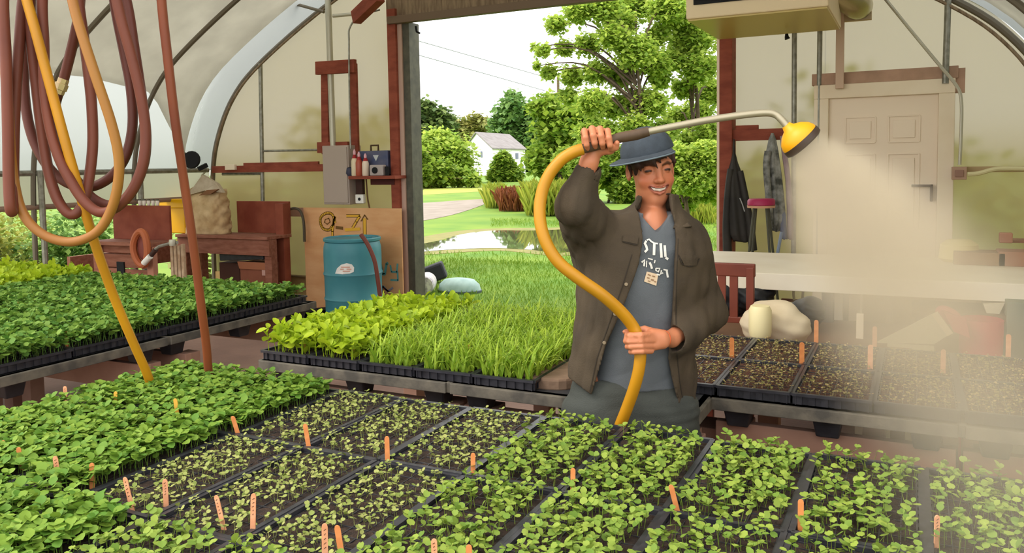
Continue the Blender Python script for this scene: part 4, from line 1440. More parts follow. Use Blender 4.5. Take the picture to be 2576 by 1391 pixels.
tan = M('tan_board', '#a88a68', 0.8, col2='#98795a', scale=3)
upright('board', 'pale board standing behind the dark table leg', 'board', 2136, 716, 2162, 860, 5.95, cream, 0.03)
upright('board', 'wide tan board standing behind the wooden triangle under the work table', 'board', 2170, 720, 2600, 860, 6.9, tan, 0.03)
upright('stake', 'pale stake standing under the work table left of the tan board', 'stake', 2154, 790, 2172, 860, 4.7, cream, 0.03)
upright('stake', 'thin pale stake in front of the wide tan board', 'stake', 2228, 720, 2244, 860, 5.6, M('pinktan', '#b99a80', 0.8), 0.03)
# pale triangular sheet leaning
Yt = 4.55
P = [atY(*q, Yt) for q in ((2205, 862), (2352, 788), (2390, 840), (2350, 866))]
m = MB().prism([P[0], P[3], P[2], P[1]], (0, 0, 0), (0, 0.025, 0))
t = thing('leaning_panel', 'pale panel leaning in a slanted wedge under the work table', 'panel', (P[0].x, Yt, 0))
m.build('sheet', M('pale_olive', '#b5ab88', 0.7), t)
MB().beam(P[1], P[2], 0.03, 0.04, up=(0, 1, 0)).build('edge', M('edge_cream', '#cbb592', 0.7), t)
MB().lim(P[0].x + 0.05, P[3].x, Yt, Yt + 0.03, 0, P[0].z + 0.005).build('base_board', MATS['pale_olive'], t)
# red tub
Yt = 4.7
rt = M('red_tub', '#b52b40', 0.5)
qa, qb = atY(2415, 800, Yt), atY(2522, 878, Yt)
cx = (qa.x + qb.x) / 2
t = thing('red_tub', 'red fabric tub standing under the work table in the mist', 'tub', (cx, Yt, 0))
w_ = (qb.x - qa.x) / 2
m = MB().lathe([(w_ * 0.85, 0), (w_ * 0.95, 0.1), (w_ * 1.05, qa.z), (w_ * 0.98, qa.z + 0.005), (w_ * 0.9, qa.z - 0.1)], (cx, Yt, 0), 28)
m.build('body', rt, t, 'all')
MB().tube(cr([atY(*q, Yt - 0.1) for q in ((2420, 815), (2400, 790), (2372, 778), (2364, 788), (2386, 815))], 5), 0.02, 8).build('handle', rt, t, True)
MB().prism([atY(*q, Yt - 0.18) for q in ((2374, 786), (2430, 800), (2440, 850), (2400, 835))], (0, 0, 0), (0, 0.02, 0)).build('flap', rt, t)
tag(MB().prism([atY(*q, 5.0) for q in ((2474, 766), (2528, 762), (2514, 790), (2482, 788))], (0, 0, 0), (0, 0.25, 0)).build('white_carton', M('carton', '#d2c7ac', 0.7), None), 'small pale carton sitting above the red tub', 'carton')
t = thing('shelf_unit', 'low dark shelf under the work table holding the pale carton', 'shelf', (0.6, 5.1, 0))
z = atY(2500, 790, 5.0).z
MB().lim(-0.0, 1.1, 4.95, 5.35, z - 0.03, z).build('board', M('shelf_brown', '#7a5a44', 0.8), t)
for xx in (0.02, 1.05): MB().lim(xx, xx + 0.04, 5.0, 5.3, 0, z - 0.03).build('side', MATS['shelf_brown'], t)
upright('grey_crate', 'greyish green crate at the right edge under the work table', 'crate', 2534, 760, 2600, 860, 4.9, M('grey_green', '#8a9080', 0.7), 0.3)
upright('cushion', 'pale cushion like bundle at the far right under the table', 'bundle', 2550, 730, 2600, 760, 5.3, cream, 0.2)
# table items in the mist
q = atZ(2405, 640, tz)
tag(MB().lathe([(0.10, 0), (0.12, 0.02), (0.11, 0.11), (0.07, 0.14)], (q.x, 6.0, tz), 18).build('yellow_pot', M('pale_yellow', '#d9c88a', 0.6), None, True), 'pale yellow pot on the work table in the mist', 'pot')
q = atY(2530, 598, 7.4)
tag(MB().box((q.x, 7.4, q.z), (0.09, 0.06, 0.08)).build('pink_bracket', M('pink_obj', '#c08a70', 0.7), None, bevel=0.008), 'small pinkish bracket on the sheeting above the right end of the table', 'bracket')
tag(slab(MB(), 2520, 604, 2600, 612, 7.45, 0.2).build('wall_rail', MATS['rail_pink'], None), 'pinkish rail at the right edge above the work table', 'rail')
for (px, w2, h2, lab, mm) in ((2450, 0.14, 0.08, 'low pale box on the work table in the mist', 'tan_board'), (2560, 0.16, 0.09, 'reddish box at the right end of the work table', 'rail_pink')):
    q = atZ(px, 645, tz)
    tag(MB().lim(q.x - w2, q.x + w2, 5.8, 6.0, tz, tz + h2).build('small_box', MATS[mm], None, bevel=0.004), lab, 'box')

# ------------------------------------------------------------------ slatted wooden chair
cw = M('chair_wood', '#6b2f20', 0.5, col2='#7a3a28', scale=6)
Yc = 4.45
qa, qb = atY(1792, 660, Yc), atY(1900, 660, Yc)
zt_, zr = qa.z, atY(1850, 700, Yc).z
zs1, zs0 = atY(1850, 797, Yc).z, atY(1850, 812, Yc).z
t = thing('wooden_chair', 'dark red wooden chair with a slatted back beside the work table', 'chair', ((qa.x + qb.x) / 2, Yc, 0))
x0, x1 = qa.x - 0.12, qb.x
MB().lim(x0, x1, Yc - 0.012, Yc + 0.018, zr + 0.01, zt_).build('top_rail', cw, t, bevel=0.006)
MB().lim(x0 + 0.01, x1 - 0.01, Yc - 0.01, Yc + 0.01, zs0, zs1).build('lower_rail', cw, t, bevel=0.004)
for xx in (x0 + 0.02, x1 - 0.025):
    MB().lim(xx - 0.02, xx + 0.02, Yc - 0.02, Yc + 0.02, 0, zt_ - 0.02).build('leg', cw, t, bevel=0.004)
for px in (1816, 1846):
    c = atY(px, 750, Yc).x
    MB().lim(c - 0.022, c + 0.022, Yc - 0.008, Yc + 0.008, zs1 - 0.01, zr + 0.02).build('slat', cw, t, bevel=0.003)
MB().lim(x0, x1, Yc, Yc + 0.42, 0.43, 0.46).build('seat', cw, t, bevel=0.006)
for xx in (x0 + 0.02, x1 - 0.025):
    MB().lim(xx - 0.02, xx + 0.02, Yc + 0.38, Yc + 0.42, 0, 0.43).build('leg', cw, t, bevel=0.004)

# black bag, white sack, pot behind the chair
def blob(name, label, cat, px, py, D, rx, ry, rz_, mat, seed=1, amp=0.12, floor=True, box=False):
    r = np.random.default_rng(seed)
    c = atD(px, py, D)
    m = MB().ell((0, 0, 0), (1, 1, 1), 40, 26)
    ph = r.uniform(0, 6, 6)
    out = []
    for v in m.v:
        f = 1 + amp * (math.sin(3 * v[0] + ph[0]) * math.sin(3 * v[2] + ph[1]) + 0.5 * math.sin(7 * v[0] + 2 * v[1] + ph[2]) * math.cos(6 * v[2] + ph[3]) + .3 * math.sin(13 * v[2] + 5 * v[0]))
        out.append((c.x + v[0] * f * rx, c.y + v[1] * f * ry, c.z + v[2] * f * rz_))
    m.v = out
    return tag(m.build(name, mat, None, 'all'), label, cat)


tagged = blob('black_bag', 'lumpy black bag lying behind the chair back', 'bag', 1900, 745, 5.0, 0.13, 0.12, 0.10, M('bag_black', '#17171b', 0.5, bump=0.4, bscale=12), 2)
blob('black_bag', 'black bag seen between the slats of the chair', 'bag', 1835, 745, 5.1, 0.12, 0.12, 0.13, MATS['bag_black'], 4)
blob('black_sack', 'black sack with a grey stripe behind the white cloth bag', 'bag', 2025, 785, 4.6, 0.11, 0.12, 0.085, MATS['bag_black'], 6)
blob('white_sack', 'white cloth sack slumped behind the brown trays', 'sack', 1950, 815, 4.15, 0.17, 0.14, 0.12, M('sack_white', '#dccdb2', 0.8, col2='#cdbb9d', scale=4, bump=0.4, bscale=10), 8, 0.07)
tag(MB().lathe([(0.05, 0), (0.055, 0.02), (0.055, 0.13), (0.045, 0.15)], atD(1912, 845, 4.0), 14).build('cream_jug', M('cream_jug', '#e6d8a8', 0.5), None, True), 'small cream jug at the left of the white cloth sack', 'jug')
t = thing('low_stand', 'low board stand behind the brown trays carrying the sacks', 'stand', (-0.6, 4.6, 0))
MB().lim(-1.3, 0.0, 3.98, 5.2, 0.655, 0.68).build('board', MATS['shelf_brown'], t)
for (xx, yy) in ((-1.25, 4.05), (-0.05, 4.05), (-1.25, 4.8), (-0.05, 4.8)):
    MB().lim(xx - 0.03, xx + 0.03, yy - 0.03, yy + 0.03, 0, 0.655).build('leg', MATS['shelf_brown'], t)
pts = [atD(*q, 5.2) for q in ((1998, 755), (1996, 735), (2003, 718), (2014, 716), (2020, 728), (2018, 755))]
tag(MB().tube(cr(pts, 5), 0.008, 8).build('rope_loop', M('rope_cream', '#d8d29a', 0.8), None, True), 'cream rope loop standing up behind the sacks', 'rope')
tag(slab(MB(), 1965, 752, 2090, 765, 5.6, 0.03).build('low_rail', M('rail_red', '#8f5a44', 0.8), None), 'reddish rail low behind the black sack', 'rail')

# ------------------------------------------------------------------ benches made of plastic pallets on timber supports
ZT = 0.83      # top of the tray rims
ZB = ZT - 0.042  # bench surface
pal_m = M('pallet_plastic', '#2b2c30', 0.55, col2='#3a3a3c', scale=10)
rim_m = M('bench_rim', '#6d665a', 0.8, col2='#4c4842', scale=14, bump=0.2)
sup_m = M('support_board', '#b08a78', 0.85, col2='#96705f', scale=4, bump=0.2)


def bench(x0, x1, y0, y1, label, group, rail=True, sup=None, nfx=3):
    t = thing('pallet_bench', label, 'bench', ((x0 + x1) / 2, (y0 + y1) / 2, 0), group)
    m = MB()
    m.lim(x0, x1, y0, y1, ZB - 0.025, ZB - 0.002)
    m.build('deck', pal_m, t, bevel=0.004)
    m = MB()
    e = 0.03
    m.lim(x0, x1, y0 - 0.012, y0 + e, ZB - 0.045, ZB - 0.002)
    m.lim(x0, x1, y1 - e, y1 + 0.012, ZB - 0.045, ZB - 0.002)
    m.lim(x0 - 0.012, x0 + e, y0, y1, ZB - 0.045, ZB - 0.002)
    m.lim(x1 - e, x1 + 0.012, y0, y1, ZB - 0.045, ZB - 0.002)
    m.build('rim', rim_m, t, bevel=0.003)
    for i in range(nfx):
        for j in range(3):
            cx = x0 + 0.09 + (x1 - x0 - 0.18) * i / (nfx - 1)
            cy_ = y0 + 0.09 + (y1 - y0 - 0.18) * j / 2
            m = MB()
            a, b, h = 0.052, 0.038, 0.078
            z1, z0 = ZB - 0.04, ZB - 0.04 - h
            vs = [(cx + sx * a, cy_ + sy * a, z1) for sx, sy in ((-1, -1), (1, -1), (1, 1), (-1, 1))] + [(cx + sx * b, cy_ + sy * b, z0) for sx, sy in ((-1, -1), (1, -1), (1, 1), (-1, 1))]
            m.add(vs, [(0, 1, 2, 3), (7, 6, 5, 4), (0, 4, 5, 1), (1, 5, 6, 2), (2, 6, 7, 3), (3, 7, 4, 0)])
            m.build('foot', black_pl, t, bevel=0.006)
    zs = ZB - 0.118
    for j in (0, 1):
        yy = y0 + 0.12 if j == 0 else y1 - 0.12
        MB().lim(x0, x1, yy - 0.02, yy + 0.02, zs - 0.14, zs).build('support_rail', sup or sup_m, t, bevel=0.003)
        for xx in (x0 + 0.08, x1 - 0.08):
            MB().lim(xx - 0.045, xx + 0.045, yy + 0.02, yy + 0.11, 0, zs - 0.01).build('leg', sup or sup_m, t, bevel=0.003)
    return t


lab = {0: 'far left', 1: 'second from the left', 2: 'middle', 3: 'right'}
GA = 'pallet benches under the front seedling trays'
for k, (x0, x1) in enumerate(((-2.80, -1.85), (-1.83, -0.88), (-0.86, 0.09), (0.11, 1.06))):
    bench(x0, x1, 0.62, 2.40, 'black pallet bench under the front seedling trays, %s of the four' % ['leftmost', 'second from left', 'third from left', 'rightmost'][k], GA)
GB = 'pallet benches in the second row'
for k, (x0, x1) in enumerate(((-2.64, -1.66), (-1.64, -0.66))):
    bench(x0, x1, 2.74, 3.92, ['black pallet bench under the left half of the bright green grass like seedlings', 'black pallet bench under the right half of the grass like seedlings'][k], GB)
for k, (x0, x1) in enumerate(((-0.66, 0.14), (0.16, 1.10))):
    bench(x0, x1, 2.94, 3.86, ['black pallet bench right of the person under brown seedling trays', 'black pallet bench under the misted brown trays', 'black pallet bench under the rightmost misted trays'][k], GB)
GC = 'pallet benches along the left side'
for k, (x0, x1, y0, y1) in enumerate(((-4.98, -3.46, 2.95, 4.10), (-6.55, -5.0, 2.95, 4.10), (-4.98, -3.46, 1.4, 2.93), (-6.55, -5.0, 1.4, 2.93))):
    bench(x0, x1, y0, y1, ['black pallet bench at the near right corner of the left side seedlings', 'black pallet bench under the farthest left side seedlings', 'black pallet bench at the left edge under the near side seedlings', 'black pallet bench behind the left edge one'][k], GC)

# ------------------------------------------------------------------ seedling trays
soil_m = M('potting_soil', '#3a2a20', 0.95, col2='#231812', scale=60, bump=0.8, bscale=180)
soil_r = M('reddish_soil', '#5a3626', 0.95, col2='#40261a', scale=60, bump=0.8, bscale=180)
rim_t = M('tray_plastic', '#26262c', 0.35, col2='#34343a', scale=30, spec=0.6)
g_dense = leafmat('seedling_green', '#85a03a', '#56802a', 0.25, 0.65)
g_mid = leafmat('seedling_mid_green', '#93a544', '#648330', 0.25, 0.65)
g_small = leafmat('seedling_pale', '#a5a862', '#76863c', 0.2, 0.65)
g_tiny = leafmat('seedling_tiny', '#b39c6c', '#7a7a3c', 0.2, 0.6)
g_side = leafmat('seedling_side', '#7d9c3e', '#4d7a2e', 0.25, 0.65)
g_lime = leafmat('seedling_lime', '#bdd030', '#96b228', 0.4, 0.5)
g_blade = leafmat('blade_green', '#b4cb46', '#84a832', 0.35, 0.5)


def tray_body(W, Lh, nx, ny):
    m = MB()
    d = 0.038
    x, y = W / 2, Lh / 2
    r = 0.010
    # sloping walls with ribs and rolled lip
    for (a, b) in (((-x, -y), (x, -y)), ((x, -y), (x, y)), ((x, y), (-x, y)), ((-x, y), (-x, -y))):
        A, B = Vector((a[0], a[1], -0.004)), Vector((b[0], b[1], -0.004))
        m.beam(A, B, 0.014, 0.010)
        inn = Vector((-(B - A).y, (B - A).x, 0)).normalized() * 0.012
        m.beam(A + inn * 0.9 - Vector((0, 0, d / 2 + 0.002)), B + inn * 0.9 - Vector((0, 0, d / 2 + 0.002)), 0.004, d - 0.006)
        L = (B - A).length
        n = int(L / 0.037)
        for i in range(n):
            p = A + (B - A) * ((i + 0.5) / n) + inn * 0.55
            dd = (B - A).normalized() * 0.011
            m.beam(p - dd - Vector((0, 0, 0.021)), p + dd - Vector((0, 0, 0.021)), 0.008, 0.030)
    m.lim(-x + 0.01, x - 0.01, -y + 0.01, y - 0.01, -d, -d + 0.004)
    for i in range(1, nx):
        xx = -x + W * i / nx
        m.lim(xx - 0.0012, xx + 0.0012, -y + 0.01, y - 0.01, -0.022, -0.0085)
    for i in range(1, ny):
        yy = -y + Lh * i / ny
        m.lim(-x + 0.01, x - 0.01, yy - 0.0012, yy + 0.0012, -0.022, -0.0085)
    return m


def soil_mesh(W, Lh):
    nx, ny = 22, 40
    xs, ys = np.linspace(-W / 2 + 0.012, W / 2 - 0.012, nx), np.linspace(-Lh / 2 + 0.012, Lh / 2 - 0.012, ny)
    X, Y = np.meshgrid(xs, ys)
    Z = -0.010 + rng.normal(0, 0.0016, X.shape)
    V = np.stack([X, Y, Z], -1).reshape(-1, 3)
    i = np.arange(nx * ny).reshape(ny, nx)
    F = np.stack([i[:-1, :-1], i[:-1, 1:], i[1:, 1:], i[1:, :-1]], -1).reshape(-1, 4)
    return V, F


def grid_pos(W, Lh, nx, ny, jit, gaps=0.0, patch=0):
    xs, ys = (np.arange(nx) + 0.5) / nx * (W - 0.03) - (W - 0.03) / 2, (np.arange(ny) + 0.5) / ny * (Lh - 0.03) - (Lh - 0.03) / 2
    X, Y = np.meshgrid(xs, ys)
    P = np.stack([X.ravel(), Y.ravel(), np.full(X.size, -0.01)], 1)
    P[:, :2] += rng.normal(0, jit, (len(P), 2))
    P[:, 0] = np.clip(P[:, 0], -W / 2 + 0.014, W / 2 - 0.014)
    P[:, 1] = np.clip(P[:, 1], -Lh / 2 + 0.014, Lh / 2 - 0.014)
    keep = rng.random(len(P)) > gaps
    for _ in range(patch):
        c = np.array([rng.uniform(-W / 2, W / 2), rng.uniform(-Lh / 2, Lh / 2)])
        keep &= (np.linalg.norm(P[:, :2] - c, axis=1) > rng.uniform(0.015, 0.04))
    return P[keep]


def stems(P, top, r):
    """thin three sided stems from P up to top"""
    n = len(P)
    a = np.array([0, 2.094, 4.189])
    ring = np.stack([np.cos(a), np.sin(a), np.zeros(3)], 1) * r
    V = np.concatenate([P[:, None] + ring, top[:, None] + ring * 0.7], 1)
    F = np.array([[0, 1, 4], [0, 4, 3], [1, 2, 5], [1, 5, 4], [2, 0, 3], [2, 3, 5]])
    return V.reshape(-1, 3), (F[None] + (np.arange(n) * 6)[:, None, None]).reshape(-1, 3)


def seedlings(kind, W, Lh):
    parts = []
    if kind == 'dense':
        P = grid_pos(W, Lh, 13, 26, 0.006, 0.02)
        n = len(P)
        h = rng.uniform(0.028, 0.055, n)
        T = P + np.stack([rng.normal(0, .006, n), rng.normal(0, .006, n), h], 1)
        parts.append(stems(P, T, 0.0012))
        y0 = rng.uniform(0, 2 * PI, n)
        for k in range(4):
            b = T + np.array([0, 0, -0.004 * (k // 2)])
            parts.append(leaves(b, y0 + k * PI / 2 + rng.normal(0, .3, n), rng.normal(0.25 if k < 2 else 0.05, 0.3, n), rng.uniform(0.018, 0.031, n), LEAF_V, LEAF_F, roll=rng.normal(0, .3, n), wid=1.05))
    elif kind in ('medium', 'medium2'):
        P = grid_pos(W, Lh, 12 if kind == 'medium' else 11, 24 if kind == 'medium' else 19, 0.008, 0.10, 5)
        n = len(P)
        h = rng.uniform(0.018, 0.045, n)
        T = P + np.stack([rng.normal(0, .006, n), rng.normal(0, .006, n), h], 1)
        parts.append(stems(P, T, 0.001))
        y0 = rng.uniform(0, 2 * PI, n)
        for k in range(2):
            parts.append(leaves(T, y0 + k * PI + rng.normal(0, .3, n), rng.normal(0.15, 0.35, n), rng.uniform(0.014, 0.022, n), ROUND_V, LEAF_F, roll=rng.normal(0, .35, n)))
        s = rng.random(n) < 0.5
        parts.append(leaves(T[s] + [0, 0, .003], y0[s] + PI / 2, rng.normal(0.5, 0.3, s.sum()), rng.uniform(0.012, 0.024, s.sum()), LEAF_V, LEAF_F))
    elif kind == 'small':
        P = grid_pos(W, Lh, 13, 26, 0.007, 0.14, 6)
        n = len(P)
        h = rng.uniform(0.010, 0.026, n)
        T = P + np.stack([rng.normal(0, .005, n), rng.normal(0, .005, n), h], 1)
        parts.append(stems(P, T, 0.0008))
        y0 = rng.uniform(0, 2 * PI, n)
        for k in range(2):
            parts.append(leaves(T, y0 + k * PI + rng.normal(0, .3, n), rng.normal(0.2, 0.35, n), rng.uniform(0.009, 0.0145, n), ROUND_V, LEAF_F, roll=rng.normal(0, .3, n)))
    elif kind == 'tiny':
        P = grid_pos(W, Lh, 12, 20, 0.006, 0.1, 2)
        n = len(P)
        T = P + np.stack([rng.normal(0, .004, n), rng.normal(0, .004, n), rng.uniform(0.008, 0.02, n)], 1)
        parts.append(stems(P, T, 0.0007))
        y0 = rng.uniform(0, 2 * PI, n)
        for k in range(2):
            parts.append(leaves(T, y0 + k * PI, rng.normal(0.3, 0.3, n), rng.uniform(0.006, 0.011, n), ROUND_V, LEAF_F))
    elif kind == 'side':
        P = grid_pos(W, Lh, 10, 20, 0.007, 0.0)
        n = len(P)
        h = rng.uniform(0.05, 0.085, n)
        T = P + np.stack([rng.normal(0, .01, n), rng.normal(0, .01, n), h], 1)
        parts.append(stems(P, T, 0.0015))
        y0 = rng.uniform(0, 2 * PI, n)
        for k in range(6):
            b = P + (T - P) * (1 - 0.14 * (k // 2))
            parts.append(leaves(b, y0 + k * PI / 2 * 1.1, rng.normal(0.2, 0.4, n), rng.uniform(0.022, 0.038, n), ROUND_V, LEAF_F, roll=rng.normal(0, .4, n)))
    elif kind == 'basil':
        P = grid_pos(W, Lh, 9, 18, 0.008)
        n = len(P)
        T = P + np.stack([rng.normal(0, .012, n), rng.normal(0, .012, n), rng.uniform(0.05, 0.11, n)], 1)
        parts.append(stems(P, T, 0.002))
        y0 = rng.uniform(0, 2 * PI, n)
        for k in range(6):
            b = P + (T - P) * (1 - 0.18 * (k // 2))
            parts.append(leaves(b, y0 + k * PI / 2 * 1.1, rng.normal(0.5, 0.5, n), rng.uniform(0.03, 0.062, n), LEAF_V, LEAF_F, roll=rng.normal(0, .4, n), wid=0.75))
    elif kind == 'blade':
        P = grid_pos(W, Lh, 11, 22, 0.008)
        for rep in range(4):
            n = len(P)
            yaw = rng.uniform(0, 2 * PI, n)
            a0 = rng.uniform(1.0, 1.5, n)
            L = rng.uniform(0.07, 0.17, n)
            bend = rng.uniform(0.15, 0.45, n)
            w_ = rng.uniform(0.003, 0.006, n)
            K = 6
            V = np.zeros((n, 2 * K, 3))
            pos = np.zeros((n, 2))
            ang = a0.copy()
            for k in range(K):
                hw_ = w_ * (1 - (k / (K - 1)) ** 2) + 0.0004
                V[:, 2 * k, 0] = -hw_
                V[:, 2 * k + 1, 0] = hw_
                V[:, 2 * k:2 * k + 2, 1] = pos[:, None, 0]
                V[:, 2 * k:2 * k + 2, 2] = pos[:, None, 1]
                pos = pos + np.stack([np.cos(ang), np.sin(ang)], 1) * (L / (K - 1))[:, None]
                ang = ang - bend * (0.4 + 0.35 * k)
            c, s = np.cos(yaw)[:, None], np.sin(yaw)[:, None]
            x, y = V[:, :, 0].copy(), V[:, :, 1].copy()
            V[:, :, 0] = c * x - s * y
            V[:, :, 1] = s * x + c * y
            V += P[:, None] + np.array([0, 0, 0.0])
            F0 = np.array([[[2 * k, 2 * k + 1, 2 * k + 3], [2 * k, 2 * k + 3, 2 * k + 2]] for k in range(K - 1)]).reshape(-1, 3)
            parts.append((V.reshape(-1, 3), (F0[None] + (np.arange(n) * 2 * K)[:, None, None]).reshape(-1, 3)))
    return merge(parts)


LIB = {}
PROTO = {}
SEEDMAT = {'dense': g_dense, 'medium': g_mid, 'medium2': g_mid, 'small': g_small, 'tiny': g_tiny, 'side': g_side, 'basil': g_lime, 'blade': g_blade}
BODY = {}


def get_proto(kind, W, Lh, var):
    key = (kind, W, Lh, var)
    if key in PROTO: return PROTO[key]
    t = bpy.data.objects.new('seedling_tray', None)
    t.empty_display_size = 0.05
    bk = (W, Lh)
    if bk not in BODY:
        b = tray_body(W, Lh, 6, 12)
        me = bpy.data.meshes.new('tray_body')
        me.from_pydata(b.v, [], b.f)
        me.materials.append(rim_t)
        BODY[bk] = me
        V, F = soil_mesh(W, Lh)
        LIB[('soil', bk, 0)] = (V, F)
    V, F = LIB[('soil', bk, 0)]
    sk = ('soilmesh', bk, kind == 'tiny')
    if sk not in LIB:
        o = npmesh('soil', V, F, soil_r if kind == 'tiny' else soil_m)
        LIB[sk] = o.data
        bpy.data.objects.remove(o)
    V, F = seedlings(kind, W, Lh)
    o = npmesh('seedlings', V, F, SEEDMAT[kind])
    LIB[key] = o.data
    bpy.data.objects.remove(o)
    PROTO[key] = (BODY[bk], LIB[sk], LIB[key])
    return PROTO[key]


TRAYS = []


def place_tray(kind, W, Lh, x, y, z, label, group, rz=0.0, tilt=(0, 0)):
    body, soil, seed = get_proto(kind, W, Lh, random.randint(0, 2))
    # skip trays the frame shows nothing of
    vis = False
    for sx in (-1, 0, 1):
        for sy in (-1, 0, 1):
            px, py, ww = proj((x + sx * W / 2, y + sy * Lh / 2, z + 0.03))
            if ww > 0.3 and -250 < px < 2950 and -60 < py < 1600: vis = True
    if not vis: return None
    t = thing('seedling_tray', label, 'seedling tray', (x, y, z), group)
    t.rotation_euler = (tilt[0], tilt[1], rz)
    for nm, me in (('tray_body', body), ('soil', soil), ('seedlings', seed)):
        o = bpy.data.objects.new(nm, me)
        COL.objects.link(o)
        o.parent = t
        if nm != 'tray_body': o['kind'] = 'stuff'
    TRAYS.append(t)
    return t


random.seed(11)
ordn = ['first', 'second', 'third', 'fourth', 'fifth', 'sixth', 'seventh', 'eighth', 'ninth', 'tenth', 'eleventh', 'twelfth', 'thirteenth', 'fourteenth']
# front bench: rows run away from the camera
W_A, L_A = 0.262, 0.53
rows = [(2.105, 'back row'), (1.565, 'middle row'), (1.025, 'near row')]
cols = [-2.5775 + 0.275 * k for k in range(13)]
desc = {'dense': 'tray packed with broad dark green seedlings', 'small': 'tray of sparse pale seedlings on bare soil', 'medium': 'tray of round leaved seedlings', 'medium2': 'tray of spaced round leaved seedlings'}
for r, (y, rn) in enumerate(rows):
    for k, x in enumerate(cols):
        if r == 0: kd = 'dense' if k < 3 else ('small' if k < 7 else ('medium' if k < 9 else 'medium2'))
        elif r == 1: kd = 'dense' if k < 3 else ('small' if k < 6 else ('medium' if k < 8 else 'medium2'))
        else: kd = 'dense' if k < 4 else ('medium' if k < 8 else 'medium2')
        if r == 0 and k in (5, 6): kd = 'small' if k == 5 else 'medium'
        place_tray(kd, W_A, L_A, x, y, ZT - 0.005 + random.uniform(-.002, .004), '%s, front bench %s, %s from left' % (desc[kd], rn, ordn[k]), 'trays on the front bench', rz=random.uniform(-.008, .008))

# second row, left part: tall lime seedlings
W_B, L_B = 0.262, 0.53
for r, y in enumerate((3.01, 3.56)):
    for k in range(6):
        x = -2.50 + 0.272 * k
        if k == 5 and r == 0: continue
        kd = 'basil' if k < 2 else 'blade'
        d = 'tray of broad lime leaves' if kd == 'basil' else 'tray of tall arching grass like seedlings'
        place_tray(kd, W_B, L_B, x, y, ZT, '%s, second bench %s row, %s from left' % (d, ['near', 'far'][r], ordn[k]), 'tall lime green trays', rz=random.uniform(-.02, .02))

# second row, right part: tiny seedlings on reddish soil
W_T, L_T = 0.256, 0.425
for r, y in enumerate((3.165, 3.60)):
    for k in range(7):
        x = -0.775 + 0.265 * k
        place_tray('tiny', W_T, L_T, x, y, ZT, 'tray of tiny sprouts in brown soil right of person, %s row, %s from left' % (['near', 'far'][r], ordn[k]), 'brown soil trays right of the person', rz=random.uniform(-.01, .01))

# left side bench
W_C, L_C = 0.272, 0.53
for r, y in enumerate((3.78, 3.24, 2.70, 2.16, 1.62)):
    for k in range(11):
        x = -3.62 - 0.285 * k
        if r == 2 and k in (4, 5): continue
        kc = 'basil' if (k >= 7 and r < 2) else 'side'
        sag = -0.02 * math.sin((y - 1.5) * 1.4) if False else 0
        place_tray(kc, W_C, L_C, x, y, ZT + 0.002, 'tray of bushy green seedlings, left side bench, %s row from far end, %s from aisle' % (ordn[r], ordn[k]), 'trays on the left side bench', rz=random.uniform(-.02, .02))

# ------------------------------------------------------------------ wooden plant markers
mark_m = M('marker_wood', '#d98c52', 0.75, col2='#c87a42', scale=40)
mark_p = M('marker_pink_wood', '#e0a27c', 0.75, col2='#d08c62', scale=40)
mark_y = M('marker_yellow_wood', '#d0a03c', 0.75)
ink = M('pencil_ink', '#5a3a2a', 0.8)


def marker(px, ytop, ybot, z, label, mat=None, w_=0.017, lean=0.0, group='wooden plant markers', write=False, wpx=None):
    """marker standing in the soil: foot found from the picture, height from where its top shows"""
    b = atZ(px, ybot, z)
    D = proj(b)[2]
    h = (ybot - ytop) * D / FPX * 1.03
    t = thing('plant_marker', label, 'plant marker', tuple(b), group)
    rz_ = YAW + random.uniform(-.35, .35)
    r = Vector((math.cos(rz_), math.sin(rz_), 0))
    f = Vector((-math.sin(rz_), math.cos(rz_), 0))
    up = (Vector((0, 0, 1)) + r * lean).normalized()
    hw_ = w_ / 2
    pts = []
    base = b - up * 0.02
    L = h + 0.02
    for (u, v) in ((-.35, 0), (.35, 0), (1, .14), (1, .93), (.75, .98), (.3, 1), (-.3, 1), (-.75, .98), (-1, .93), (-1, .14)):
        pts.append(base + r * (u * hw_) + up * (v * L))
    MB().prism(pts, -f * 0.0012, f * 0.0012).build('stick', mat or mark_m, t)
    if write:
        m = MB()
        for i in range(5):
            c = b + up * (h * (0.45 + 0.1 * i)) - f * 0.0016
            a = c + r * (hw_ * random.uniform(-.5, -.1))
            e_ = c + r * (hw_ * random.uniform(.1, .5)) + up * 0.003
            m.beam(a, e_, 0.0012, 0.0006, up=f)
        m.build('handwriting', ink, t)
    return t


